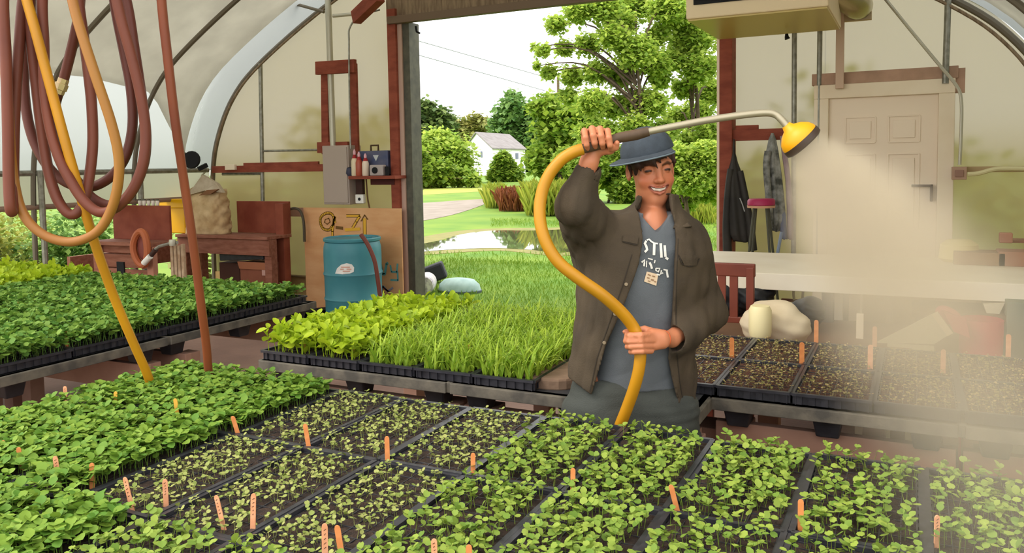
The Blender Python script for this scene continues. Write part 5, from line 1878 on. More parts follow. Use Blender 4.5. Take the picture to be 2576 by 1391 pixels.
zs = ZT - 0.012
mk = [
    (166, 972, 1022, mark_p, 'marker near the far left edge of the front bench, in the dark green leaves', .0),
    (291, 985, 1030, mark_y, 'yellowish marker below the foot of the yellow hanging hose', .05),
    (449, 1003, 1062, mark_y, 'yellowish marker sunk in the dark green leaves below the brown hanging hose', -.1),
    (600, 1045, 1096, mark_m, 'leaning orange marker at the corner where dark leaves meet bare soil', -.25),
    (777, 1066, 1128, mark_m, 'orange marker alone among the sparse pale seedlings', -.12),
    (975, 1098, 1166, mark_m, 'squared orange marker at a tray corner left of the middle', .0),
    (1190, 1140, 1198, mark_m, 'orange marker at a dark tray gap in the middle of the bench', .02),
    (1441, 1178, 1236, mark_m, 'short orange marker below the person, left of the tray gap', .02),
    (1705, 1216, 1290, mark_m, 'leaning orange marker below the person by the long tray gap', -.25),
    (2014, 1256, 1333, mark_m, 'orange marker right of the second long tray gap', .0),
    (2356, 1296, 1375, mark_p, 'pinkish marker in the misted trays at the lower right', .0),
    (9, 1108, 1152, mark_m, 'marker cut by the left edge of the picture', .05),
    (56, 1125, 1182, mark_m, 'broad orange marker second from the left edge', -.1),
    (149, 1147, 1220, mark_p, 'pale marker with a dark spot at the left of the dark leaves', -.08),
    (232, 1165, 1228, mark_m, 'thin orange marker beside the pale one with the dark spot', .03),
    (334, 1200, 1288, mark_p, 'pale marker whose foot is hidden by yellow green leaves', -.2),
    (418, 1206, 1275, mark_p, 'pale orange marker at the edge of the sparse seedlings', .0),
    (563, 1246, 1330, mark_p, 'leaning marker, left one of the pair at lower left centre', -.22),
    (636, 1241, 1338, mark_p, 'upright marker, right one of the pair at lower left centre', .06),
    (818, 1317, 1430, mark_p, 'tall pale marker with writing at the bottom edge, left of its pair', .02),
    (864, 1320, 1425, mark_m, 'marker at the bottom edge, right of its pair', -.12),
    (1094, 1355, 1440, mark_p, 'marker with writing just rising over the bottom edge', .0),
    (1181, 1370, 1450, mark_m, 'orange marker tip at the bottom edge right of the middle', .0),
]
for (px, y0, y1, mt, lb, ln) in mk:
    marker(px, y0, y1, zs, lb, mt, lean=ln, write=mt is mark_p, w_=0.0135 if y0 < 1100 else 0.0125)
mk2 = [
    (1841, 850, 903, 'orange marker in the first brown tray right of the person', mark_m, zs),
    (2017, 862, 918, 'orange marker in the second brown tray right of the person', mark_m, zs),
    (2053, 806, 864, 'orange marker at the far end of the brown trays beside the dark post', mark_m, zs),
    (2189, 868, 930, 'marker in the misted brown trays', mark_p, zs), (2200, 822, 872, 'pink marker at the far end of the misted trays', mark_p, zs),
    (2372, 880, 940, 'leaning pale marker in the misted trays', mark_p, zs), (2536, 842, 895, 'marker in the mist by the red tub', mark_p, zs),
    (1178, 868, 908, 'orange marker at the near edge of the grass like seedlings', mark_m, ZT), (888, 855, 888, 'orange marker at the near edge of the lime green leaves', mark_y, ZT),
    (770, 838, 875, 'yellowish marker at the near edge of the lime leaves, left one', mark_y, ZT), (1032, 866, 898, 'brown marker between the lime leaves and the grass like seedlings', mark_m, ZT),
    (168, 833, 868, 'orange marker at the near edge of the left side bench', mark_m, ZT), (82, 758, 792, 'thin marker in the dark gap of the left side bench, right one', mark_m, ZT),
    (45, 760, 790, 'thin marker in the dark gap of the left side bench, left one', mark_m, ZT), (163, 762, 775, 'marker tip among the left side seedlings', mark_m, ZT),
]
for (px, y0, y1, lb, mt, z) in mk2:
    marker(px, y0, y1, z, lb, mt, w_=0.019)
# folded sack lying on the bench beside the person
q = atZ(1400, 950, ZT - 0.03)
m = MB()
m.prism(cr([q + Vector((-.10, -.10, 0)), q + Vector((.06, -.12, 0)), q + Vector((.12, .0, 0)), q + Vector((.05, .22, 0)), q + Vector((-.1, .12, 0))], 4, True), (0, 0, -0.02), (0, 0, 0.03))
tag(m.build('cloth_sack', M('sack_brown', '#8f7560', 0.9, bump=0.5, col2='#7a6250'), None, bevel=0.01), 'brown cloth scrap on the bench between the grass like seedlings and the person', 'cloth')
# boxes and boards on the floor between the benches
tag(MB().lim(-1.0, -0.55, 3.15, 3.3, 0, 0.60).build('plank_stack', M('pink_board', '#c39a86', 0.85, col2='#b58a76', scale=3), None, bevel=0.006), 'pinkish box standing under the brown soil trays', 'box')
q0, q1 = atZ(1845, 1040, 0.62), atZ(1978, 1052, 0.62)
tag(MB().lim(q0.x + 0.02, q1.x, 2.9, 3.05, 0.0, 0.60).build('storage_box', MATS['pink_board'], None, bevel=0.006), 'pale pinkish box under the near edge of the brown soil trays', 'box')

# ------------------------------------------------------------------ hanging hoses
hz_b = M('hose_brown', '#703a28', 0.55, col2='#602f22', scale=3, spec=0.35)
hz_d = M('hose_dark_brown', '#502418', 0.5, col2='#5e2c20', scale=3, spec=0.35)
hz_o = M('hose_rust', '#854528', 0.5, col2='#763c28', scale=3, spec=0.35)
hz_y = M('hose_yellow', '#c08612', 0.45, col2='#b07a14', scale=4, spec=0.4)
hz_t = M('hose_tan', '#94602a', 0.5, col2='#a0702a', scale=2, spec=0.4)
bar = atD(200, -300, 2.75)
o = MB().tube([(CX - 3.9, 1.74, 2.66), (CX + 3.9, 1.74, 2.66)], 0.025, 8).build('hanging_bar', steel, None, True)
tag(o, 'horizontal steel bar under the roof the hoses hang from, above the frame', 'bar')
BY = 1.74


def hose(name, label, pts, r, mat, group=None, n=10, top=True, steps=7):
    P = [atD(*q) for q in pts]
    o = MB().tube(cr(P, steps), r, n).build(name, mat, None, True)
    return tag(o, label, 'hose', group)


def topat(x, dz=0.0):
    p = atD(x, -330, 2.75)
    return p


t = thing('hose_coil', 'coil of heavy brown hose hanging in long loops at the left', 'hose', tuple(atD(180, -300, 2.75)))
loops = [
    (hz_b, [(60, -300, 2.72), (20, -120, 2.68), (8, 0, 2.66), (15, 150, 2.66), (20, 320, 2.66), (22, 450, 2.66), (26, 520, 2.66), (31, 532, 2.68), (34, 500, 2.70), (34, 400, 2.72), (38, 260, 2.73), (48, 120, 2.74), (58, 0, 2.76), (80, -160, 2.76), (110, -300, 2.76)]),
    (hz_d, [(110, -300, 2.80), (80, -120, 2.84), (70, 0, 2.86), (62, 120, 2.88), (62, 240, 2.88), (80, 340, 2.88), (118, 415, 2.88), (165, 458, 2.88), (220, 472, 2.88), (275, 448, 2.88), (315, 395, 2.88), (333, 320, 2.88), (330, 230, 2.88), (314, 140, 2.88), (292, 30, 2.86), (270, -120, 2.82), (230, -300, 2.78)]),
    (hz_b, [(130, -300, 2.74), (90, -120, 2.76), (76, 0, 2.76), (80, 110, 2.76), (94, 240, 2.76), (108, 350, 2.76), (124, 440, 2.76), (148, 508, 2.76), (180, 540, 2.76), (207, 518, 2.77), (222, 460, 2.78), (233, 370, 2.79), (231, 270, 2.79), (222, 180, 2.79), (210, 90, 2.79), (198, 0, 2.79), (190, -140, 2.77), (180, -300, 2.75)]),
    (hz_b, [(160, -300, 2.70), (120, -120, 2.71), (106, 0, 2.72), (110, 110, 2.72), (112, 220, 2.72), (124, 310, 2.72), (146, 390, 2.72), (176, 452, 2.72), (212, 506, 2.72), (252, 534, 2.72), (295, 520, 2.72), (335, 475, 2.72), (360, 410, 2.72), (366, 330, 2.72), (354, 240, 2.71), (330, 140, 2.70), (300, 30, 2.69), (270, -120, 2.69), (220, -300, 2.71)]),
    (hz_d, [(240, -300, 2.83), (282, -120, 2.83), (318, 0, 2.83), (338, 120, 2.83), (356, 240, 2.84), (368, 340, 2.84), (360, 420, 2.84), (325, 492, 2.84), (280, 516, 2.84), (235, 500, 2.84), (200, 462, 2.84), (165, 420, 2.84), (140, 370, 2.84), (131, 310, 2.84), (139, 262, 2.84), (149, 228, 2.84)]),
    (hz_b, [(158, 208, 2.84), (176, 140, 2.84), (190, 80, 2.83), (200, 20, 2.82), (206, -120, 2.80), (210, -300, 2.77)]),
    (hz_o, [(290, -300, 2.66), (262, -120, 2.64), (268, 0, 2.64), (296, 110, 2.64), (326, 220, 2.64), (348, 300, 2.65)]),
]
for mt, P in loops[:6]:
    MB().tube(cr([atD(*q) for q in P], 7), 0.0172, 12).build('hose_loop', mt, t, True)
q0, q1 = atD(149, 230, 2.84), atD(158, 206, 2.84)
dd = (q1 - q0)
MB().tube([q0 - dd * 0.25, q0 + dd * 0.15, q0 + dd * 0.2, q0 + dd * 0.8, q0 + dd * 0.85, q1 + dd * 0.3], [0.019, 0.019, 0.023, 0.023, 0.019, 0.019], 8).build('brass_coupling', M('brass', '#cdb58c', 0.3, 0.6), t, True)
hose('brown_hose', 'single rusty brown hose hanging straight down to the far corner of the front bench', [(395, -330, 2.75), (400, -100, 2.78), (408, 20, 2.8), (420, 130, 2.82), (440, 300, 2.86), (462, 450, 2.92), (484, 600, 2.98), (505, 760, 3.06), (518, 860, 3.13), (524, 930, 3.18), (528, 985, 3.22)], 0.0162, hz_o)
hose('yellow_hose', 'bright yellow hose hanging from the top left down to the front bench corner', [(40, -330, 2.7), (42, -120, 2.68), (62, -20, 2.68), (90, 80, 2.68), (130, 230, 2.70), (168, 370, 2.72), (205, 500, 2.76), (243, 625, 2.82), (290, 755, 2.90), (338, 868, 2.97), (368, 935, 3.02), (384, 985, 3.06)], 0.0165, hz_y)
hose('yellow_hose', 'tan yellow hose hanging in one big low loop at the left', [(120, -330, 2.62), (160, -120, 2.60), (178, -20, 2.60), (198, 60, 2.60), (240, 190, 2.61), (280, 310, 2.63), (299, 400, 2.65), (294, 480, 2.67), (272, 545, 2.69), (238, 588, 2.70), (185, 608, 2.71), (130, 600, 2.71), (85, 572, 2.71), (55, 530, 2.71), (38, 470, 2.71), (28, 380, 2.71), (18, 230, 2.70), (2, 80, 2.70), (-12, -60, 2.70), (10, -330, 2.68)], 0.0158, hz_t)

# ------------------------------------------------------------------ the person
D0 = 2.75
K0 = D0 / FPX
_e1 = np.array([math.cos(YAW), math.sin(YAW), 0.0])
_e2 = np.array([-math.sin(YAW), math.cos(YAW), 0.0])
BASE = np.array(atD(1590, 960, D0)); BASE[2] = 0.0


def pp(x, y, dd=0.0):
    """picture point at depth D0+dd in the person's own axes (x right, y away, z up)"""
    p = CAM + ray(x, y) * (D0 + dd) - BASE
    return np.array([p @ _e1, p @ _e2, p[2]])


def smin(a, b, k):
    h = np.maximum(k - np.abs(a - b), 0) / k
    return np.minimum(a, b) - h * h * k * 0.25


class SDF:
    def __init__(s, xs, ys, zs):
        s.x, s.y, s.z = xs, ys, zs
        s.D = np.full((len(xs), len(ys), len(zs)), 1.0, dtype=np.float32)

    def _sl(s, lo, hi):
        i = [np.searchsorted(a, l) for a, l in zip((s.x, s.y, s.z), lo)]
        j = [np.searchsorted(a, h) for a, h in zip((s.x, s.y, s.z), hi)]
        sl = tuple(slice(a, b) for a, b in zip(i, j))
        X = s.x[sl[0]][:, None, None]
        Y = s.y[sl[1]][None, :, None]
        Z = s.z[sl[2]][None, None, :]
        return sl, X, Y, Z

    def put(s, fn, lo, hi, k=0.01, op='add'):
        pad = 0.05 + k
        sl, X, Y, Z = s._sl(np.array(lo) - pad, np.array(hi) + pad)
        if 0 in s.D[sl].shape: return
        d = fn(X, Y, Z)
        if op == 'add': s.D[sl] = smin(s.D[sl], d, k)
        elif op == 'sub': s.D[sl] = -smin(-s.D[sl], d, k)

    def cap(s, a, b, ra, rb=None, k=0.01, op='add', sq=(1, 1, 1)):
        a, b = np.array(a, float), np.array(b, float)
        rb = ra if rb is None else rb
        ab = b - a
        L = max(ab @ ab, 1e-9)
        R = max(ra, rb)

        def fn(X, Y, Z):
            px, py, pz = X - a[0], Y - a[1], Z - a[2]
            t = np.clip((px * ab[0] + py * ab[1] + pz * ab[2]) / L, 0, 1)
            return np.sqrt(((px - ab[0] * t) / sq[0]) ** 2 + ((py - ab[1] * t) / sq[1]) ** 2 + ((pz - ab[2] * t) / sq[2]) ** 2) - (ra + (rb - ra) * t)
        s.put(fn, np.minimum(a, b) - R, np.maximum(a, b) + R, k, op)

    def chain(s, pts, rs, k=0.01, op='add'):
        for i in range(len(pts) - 1):
            s.cap(pts[i], pts[i + 1], rs[i], rs[i + 1], k, op)

    def ell(s, c, r, k=0.01, op='add', M_=None):
        c, r = np.array(c, float), np.array(r, float)
        m = min(r)
        R = max(r)

        def fn(X, Y, Z):
            x, y, z = X - c[0], Y - c[1], Z - c[2]
            if M_ is not None:
                x, y, z = M_[0, 0] * x + M_[0, 1] * y + M_[0, 2] * z, M_[1, 0] * x + M_[1, 1] * y + M_[1, 2] * z, M_[2, 0] * x + M_[2, 1] * y + M_[2, 2] * z
            q = np.sqrt((x / r[0]) ** 2 + (y / r[1]) ** 2 + (z / r[2]) ** 2)
            q2 = np.sqrt((x / r[0] ** 2) ** 2 + (y / r[1] ** 2) ** 2 + (z / r[2] ** 2) ** 2) + 1e-6
            return q * (q - 1) / q2
        s.put(fn, c - R, c + R, k, op)

    def full(s):
        return s.x[:, None, None], s.y[None, :, None], s.z[None, None, :]

    def mesh(s):
        D = s.D
        ins = D < 0
        c = np.zeros(tuple(n - 1 for n in D.shape), np.int8)
        for i in (0, 1):
            for j in (0, 1):
                for k in (0, 1):
                    c += ins[i:D.shape[0] - 1 + i, j:D.shape[1] - 1 + j, k:D.shape[2] - 1 + k]
        act = np.argwhere((c > 0) & (c < 8))
        ids = np.full(c.shape, -1, np.int32)
        ids[act[:, 0], act[:, 1], act[:, 2]] = np.arange(len(act))
        acc = np.zeros((len(act), 3))
        cnt = np.zeros(len(act))
        A = (s.x, s.y, s.z)
        E = []
        for ax in range(3):
            o = [a for a in range(3) if a != ax]
            for u in (0, 1):
                for v in (0, 1):
                    p = [0, 0, 0]
                    p[o[0]], p[o[1]] = u, v
                    q = list(p)
                    q[ax] = 1
                    E.append((p, q))
        for p, q in E:
            ia, ib = act + p, act + q
            a = D[ia[:, 0], ia[:, 1], ia[:, 2]]
            b = D[ib[:, 0], ib[:, 1], ib[:, 2]]
            m = (a < 0) != (b < 0)
            t = np.where(m, a / np.where(m, a - b, 1), 0)
            pa = np.stack([A[d][ia[:, d]] for d in range(3)], 1)
            pb = np.stack([A[d][ib[:, d]] for d in range(3)], 1)
            acc[m] += (pa + (pb - pa) * t[:, None])[m]
            cnt[m] += 1
        V = acc / cnt[:, None]
        F = []
        for ax in range(3):
            sh = [slice(1, -1)] * 3
            a_ = [slice(1, -1)] * 3
            a_[ax] = slice(0, -1)
            b_ = [slice(1, -1)] * 3
            b_[ax] = slice(1, None)
            sa, sb = ins[tuple(a_)], ins[tuple(b_)]
            off = np.array([1, 1, 1])
            off[ax] = 0
            for flip in (False, True):
                e = np.argwhere((sa & ~sb) if not flip else (~sa & sb)) + off
                if not len(e): continue
                o1, o2 = (ax + 1) % 3, (ax + 2) % 3
                d1 = np.zeros(3, int); d1[o1] = 1
                d2 = np.zeros(3, int); d2[o2] = 1
                q = [e - d1 - d2, e - d2, e, e - d1]
                f = np.stack([ids[w_[:, 0], w_[:, 1], w_[:, 2]] for w_ in q], 1)
                if flip: f = f[:, ::-1]
                F.append(f)
        return V, np.concatenate(F)


def folds2(sdf, amp, seed, n=5, fz=14, fx_=30):
    r = np.random.default_rng(seed)
    X, Y, Z = sdf.x[:, None, None], sdf.y[None, :, None], sdf.z[None, None, :]
    d = 0
    for _ in range(n):
        a, b, c = r.normal(0, fx_), r.normal(0, fx_ * .5), r.normal(0, fz)
        q = np.sin(a * X + b * Y + c * Z + r.uniform(0, 6.28))
        d = d + (np.abs(q) ** .7 - .6) * (.5 + .5 * np.sin(r.normal(0, 12) * Z + r.normal(0, 12) * X + r.uniform(0, 6)))
    return (-d * amp / math.sqrt(n)).astype(np.float32)


def axis(segs):
    """segs: list of (start, end, step)"""
    out = [segs[0][0]]
    for a, b, s in segs:
        n = max(1, int(round((b - a) / s)))
        out += list(np.linspace(a, b, n + 1)[1:])
    return np.array(out)


person = thing('person', 'person in dark olive jacket, grey blue t-shirt and blue cap, smiling and spraying water', 'person', tuple(BASE), rz=YAW)

# head frame
HC = pp(1636, 424, 0.03)
ha, ht = math.radians(8), math.radians(4)
fwd = np.array([math.sin(ha), -math.cos(ha), -0.06])
fwd /= np.linalg.norm(fwd)
up0 = np.array([-math.sin(ht), 0, math.cos(ht)])
rt_ = -np.cross(fwd, up0); rt_ /= np.linalg.norm(rt_)
upv = up0 - fwd * (up0 @ fwd); upv /= np.linalg.norm(upv)
HM = np.stack([rt_, fwd, upv])   # rows: to head coords


def hp(u, v, w_):
    """head coords (right in picture, out of the face, up) to person coords"""
    return HC + rt_ * u + fwd * v + upv * w_


# arm joints
SHR = pp(1722, 590, 0.03)      # shoulder at picture right
ELR = pp(1772, 785, -0.01)
WRR = pp(1690, 852, -0.16)
SHL = pp(1522, 585, 0.02)      # raised arm
ELL = pp(1448, 520, -0.20)
WRL = pp(1482, 408, -0.235)
HG = -0.275                     # depth of the wand grip

fx = (pp(1440, 400)[0], pp(1712, 400)[0])
z_head = (pp(1600, 535)[2], pp(1600, 300)[2])
z_h2 = (pp(1600, 912)[2], pp(1600, 815)[2])
xs = axis([(pp(1380, 400)[0], fx[0], .01), (fx[0], fx[1], .0028), (fx[1], pp(1830, 400)[0], .01)])
ys = axis([(-.36, .16, .0035), (.16, .26, .01)])
zs_ = axis([(-0.02, z_h2[0], .02), (z_h2[0], z_h2[1], .0028), (z_h2[1], z_head[0], .01), (z_head[0], z_head[1], .0028), (z_head[1], z_head[1] + .02, .01)])
B = SDF(xs, ys, zs_)
# legs, hips, trunk
hipL, hipR = pp(1515, 990, 0.0), pp(1662, 990, 0.0)
for h, kx in ((hipL, -.03), (hipR, .03)):
    B.cap(h, (h[0] + kx, h[1], 0.50), .082, .055, .03)
    B.cap((h[0] + kx, h[1], 0.50), (h[0] + kx, h[1] + .02, 0.07), .055, .036, .02)
    B.cap((h[0] + kx, h[1] + .03, 0.035), (h[0] + kx, h[1] - .13, 0.03), .035, .028, .02)
B.ell(pp(1590, 950, 0.0), (.15, .10, .12), .04)
B.ell(pp(1600, 860, 0.0), (.125, .085, .14), .05)
B.ell(pp(1612, 720, 0.0), (.15, .10, .19), .05)
B.cap(pp(1545, 590, .02), pp(1705, 592, .03), .05, .05, .05)
# neck
B.cap(hp(0.004, -0.025, -0.075), pp(1640, 590, .015), .050, .058, .02)
B.cap(pp(1600, 575, 0.0), pp(1685, 575, 0.0), .045, .045, .03)
B.cap(pp(1644, 550, -.015), pp(1650, 600, -.04), .038, .045, .03)
# arms
B.cap(SHL, ELL, .050, .040, .03)
B.cap(ELL, WRL, .040, .027, .01)
B.cap(SHR, ELR, .050, .040, .03)
B.cap(ELR, WRR, .040, .026, .01)
# skull and face
B.ell(hp(0, -.018, .040), (.074, .094, .084), .02, M_=HM)
B.ell(hp(0, .026, -.028), (.062, .064, .086), .03, M_=HM)
B.ell(hp(0, .032, -.074), (.047, .044, .042), .03, M_=HM)
B.cap(hp(-.008, .064, -.101), hp(.008, .064, -.101), .016, .016, .02)
for s in (-1, 1):
    B.ell(hp(s * .038, .060, -.036), (.022, .020, .019), .018, M_=HM)         # cheeks
    B.cap(hp(s * .012, .086, .024), hp(s * .044, .072, .024), .009, .008, .016)  # brow
    B.ell(hp(s * .031, .092, .001), (.017, .014, .011), .010, op='sub', M_=HM)   # socket
    B.ell(hp(s * .031, .073, .000), (.0155, .0145, .0135), .003, M_=HM)          # lids over the eyeball
    B.ell(hp(s * .0765, -.004, -.008), (.009, .017, .029), .006, M_=HM)          # ear
    B.ell(hp(s * .081, .004, -.006), (.005, .009, .016), .004, op='sub', M_=HM)
    B.ell(hp(s * .0125, .091, -.036), (.0075, .010, .0075), .006, M_=HM)        # nostril wings
B.cap(hp(0, .086, .012), hp(0, .105, -.032), .0065, .0095, .014)
B.ell(hp(0, .107, -.033), (.010, .009, .008), .006, M_=HM)
# smile
mo = [hp(-.029, .079, -.054), hp(-.016, .089, -.062), hp(0, .093, -.065), hp(.016, .089, -.062), hp(.029, .079, -.054)]
ul = [hp(-.030, .081, -.051), hp(-.014, .093, -.056), hp(0, .096, -.058), hp(.014, .093, -.056), hp(.030, .081, -.051)]
ll = [hp(-.026, .080, -.061), hp(-.014, .088, -.073), hp(0, .091, -.078), hp(.014, .088, -.073), hp(.026, .080, -.061)]
B.chain(ul, [.0022, .003, .003, .003, .0022], .005)
B.chain(ll, [.0022, .0036, .004, .0036, .0022], .006)
B.chain(mo, [.002, .0048, .0058, .0048, .002], .003, op='sub')

# hand on the hose in front of the belly (fist seen from the back)
HX = -0.235                    # depth of the hose in the fist
B.cap(WRR, pp(1668, 853, -0.20), .026, .024, .012)
B.cap(pp(1664, 846, -0.215), pp(1640, 842, -0.225), .021, .019, .014)
B.cap(pp(1666, 862, -0.215), pp(1642, 868, -0.225), .020, .018, .014)
B.cap(pp(1655, 852, -0.21), pp(1634, 855, -0.215), .022, .020, .014)
for i, (y, x0, x1, r) in enumerate(((842, 1640, 1578, .0098), (856, 1642, 1576, .0100), (870, 1641, 1580, .0096), (883, 1638, 1588, .0084))):
    q = [pp(x0, y, -.235), pp((x0 * .55 + x1 * .45), y + 1, -.270), pp(x1 + 7, y + 2, -.266), pp(x1 - 1, y + 2, -.242), pp(x1 + 6, y + 1, -.218)]
    B.chain(q, [r * 1.12, r, r * .97, r * .92, r * .85], .003)
B.chain([pp(1652, 838, -.205), pp(1622, 829, -.205), pp(1592, 832, -.208), pp(1572, 835, -.214)], [.014, .0115, .0105, .0085], .006)

# raised hand around the grip
g0, g1 = pp(1462, 376, HG), pp(1550, 350, HG)
gd_ = (g1 - g0) / np.linalg.norm(g1 - g0)
B.cap(WRL, pp(1490, 388, -.235), .027, .026, .014)
B.cap(pp(1482, 372, -.232), pp(1478, 340, -.238), .022, .020, .014)
B.cap(pp(1512, 372, -.232), pp(1520, 338, -.238), .021, .019, .014)
B.cap(pp(1497, 375, -.236), pp(1500, 336, -.242), .023, .021, .014)
for i in range(4):
    x = 1470 + i * 19.5
    ky = 334 - (0, 5, 4, -1)[i]
    r = (.0088, .0100, .0103, .0098)[i]
    q = [pp(x - 2, ky, -.250), pp(x, ky - 5, -.285), pp(x + 3, ky + 12, -.308), pp(x + 6, ky + 30, -.304), pp(x + 8, ky + 40, -.284)]
    B.chain(q, [r * 1.15, r * 1.05, r, r * .95, r * .85], .003)
B.chain([pp(1515, 380, -.245), pp(1535, 378, -.265), pp(1548, 370, -.285), pp(1552, 360, -.297)], [.014, .012, .0105, .0085], .006)

V, F = B.mesh()
# skin colours by place on the face, plus painted shade in creases
C = np.tile(np.array(lin('#c07a58')[:3]), (len(V), 1))
L3 = (V - HC) @ HM.T


def dchain(P, chain):
    best = np.full(len(P), 9.0)
    for a, b in zip(chain[:-1], chain[1:]):
        a, b = np.array(a), np.array(b)
        ab = b - a
        t = np.clip(((P - a) @ ab) / (ab @ ab), 0, 1)
        best = np.minimum(best, np.linalg.norm(P - a - ab * t[:, None], axis=1))
    return best


def paint(d, r, soft, col, amt=1.0):
    global C
    w_ = np.clip((r - d) / soft + 1, 0, 1)[:, None] * amt
    C = C * (1 - w_) + np.array(lin(col)[:3]) * w_


front = L3[:, 1] > 0.03
nose_d = np.linalg.norm(L3 - [0, .1, -.033], axis=1)
paint(np.where(front, nose_d, 9), .012, .02, '#b86a48', .6)
for s in (-1, 1):
    paint(np.where(front, np.linalg.norm(L3 - [s * .042, .07, -.034], axis=1), 9), .012, .025, '#b8603f', .6)
    paint(np.where(front, dchain(L3, [(s * .014, .09, .0175), (s * .032, .086, .0225), (s * .049, .07, .018)]), 9), .0042, .0032, '#3c2216', .9)
    paint(np.where(front, dchain(L3, [(s * .018, .088, -.002), (s * .031, .089, .0005), (s * .044, .082, -.002)]), 9), .0032, .0026, '#2a140c', 1.0)
    paint(np.where(front, dchain(L3, [(s * .018, .088, -.010), (s * .031, .089, -.0115), (s * .044, .082, -.009)]), 9), .002, .004, '#a4694a', .7)  # darker line paints shade into the lower lid crease
    paint(np.where(front, dchain(L3, [(s * .017, .097, -.036), (s * .024, .09, -.045), (s * .034, .08, -.055)]), 9), .0012, .003, '#9a5a3c', .6)  # darker line paints shade into the smile crease
paint(np.where(front, np.minimum(dchain(V, ul), dchain(V, ll)), 9), .0055, .0025, '#ac6350', .75)
paint(np.where(front, dchain(V, mo), 9), .0062, .002, '#5a2018', .8)
skin = vcol('skin', 0.42, 0.06, 0.35)
body = npmesh('body', V, F, skin, person, True, cols=C)


def fin(sdf, name, mat, cols=None):
    V, F = sdf.mesh()
    return npmesh(name, V, F, mat, person, True, cols=cols)


def grid(lo, hi, st):
    return SDF(*[np.arange(a, b + st, st) for a, b in zip(lo, hi)])


# teeth and eyes
T = grid(HC + [-.06, -.13, -.10], HC + [.06, 0, -.03], .0016)
tm = [p - fwd * .0045 for p in mo]
T.chain(tm, [.001, .005, .006, .005, .001], .002)
fin(T, 'teeth', M('teeth', '#dccbbb', 0.35))

# hair
hair = M('hair_dark', '#2a1a14', 0.6, col2='#3c241a', scale=60, spec=0.3, stretch=(1, 1, .1))
Hh = grid(HC + [-.125, -.14, -.09], HC + [.125, .13, .15], .003)
Hh.ell(hp(0, -.020, .036), (.0795, .100, .082), .01, M_=HM)
# cut the face free
Hh.ell(hp(.014, .10, -.034), (.068, .085, .068), .01, op='sub', M_=HM)
Hh.ell(hp(0, -.02, -.105), (.12, .14, .075), .02, op='sub', M_=HM)
Hh.ell(hp(-.088, .0, -.022), (.020, .024, .030), .006, op='sub', M_=HM)
for a, b, c, r in (((-.074, .035, .035), (-.066, .068, .024), (-.052, .084, .020), .013), ((-.062, .070, .045), (-.040, .094, .030), (-.018, .102, .022), .011), ((-.068, .060, .050), (-.036, .096, .040), (.010, .104, .042), .014), ((-.072, .048, .040), (-.070, .058, .018), (-.066, .052, -.008), .012), ((-.070, .055, .045), (-.048, .086, .040), (-.022, .100, .036), .013), ((-.066, .058, .03), (-.060, .072, .018), (-.056, .074, .002), .009), ((-.060, .060, .058), (-.052, .086, .036), (-.050, .082, .014), .011), ((-.045, .075, .060), (-.030, .098, .038), (-.016, .100, .020), .010), ((-.030, .085, .062), (-.010, .102, .044), (.004, .102, .026), .009),
                   ((-.01, .09, .062), (.010, .104, .050), (.026, .098, .040), .009), ((-.035, .085, .055), (-.020, .102, .030), (-.007, .104, .008), .006), ((-.070, .040, .050), (-.071, .055, .02), (-.068, .050, -.012), .010), ((-.074, .02, .040), (-.077, .025, .01), (-.074, .022, -.020), .008), ((.072, .03, .05), (.074, .035, .02), (.073, .03, .0), .006)):
    Hh.chain([hp(*a), hp(*b), hp(*c)], [r, r * .9, r * .35], .006)
X, Y, Z = Hh.full()
hs = (X - HC[0]) * rt_[0] + (Y - HC[1]) * rt_[1] + (Z - HC[2]) * rt_[2]
hu = (X - HC[0]) * upv[0] + (Y - HC[1]) * upv[1] + (Z - HC[2]) * upv[2]
Hh.D = np.maximum(Hh.D, hu - (.056 + hs * .20))
fin(Hh, 'hair', hair)

# cap
capm = M('cap_cloth', '#3c444d', 0.9, col2='#343b43', scale=30, bump=0.15, bscale=400)
Cp = grid(HC + [-.13, -.16, -.02], HC + [.13, .15, .19], .0035)
Cp.ell(hp(-.004, -.012, .062), (.088, .106, .082), .01, M_=HM)
Cp.ell(hp(-.004, -.012, .050), (.085, .103, .050), .02, M_=HM)
X, Y, Z = Cp.full()
pl = (X - HC[0]) * upv[0] + (Y - HC[1]) * upv[1] + (Z - HC[2]) * upv[2]
side = (X - HC[0]) * rt_[0] + (Y - HC[1]) * rt_[1] + (Z - HC[2]) * rt_[2]
out_ = (X - HC[0]) * fwd[0] + (Y - HC[1]) * fwd[1] + (Z - HC[2]) * fwd[2]
cutz = .054 + side * 0.22 + out_ * 0.02
Cp.D = np.maximum(Cp.D, cutz - pl)
inner = np.sqrt(((side) / .083) ** 2 + ((out_ + .012) / .1) ** 2 + ((pl - .05) / .078) ** 2) - 1
Cp.D = np.maximum(Cp.D, -inner * .08)
cap_o = fin(Cp, 'cap', capm)
cap_o['label'] = 'blue grey cap'
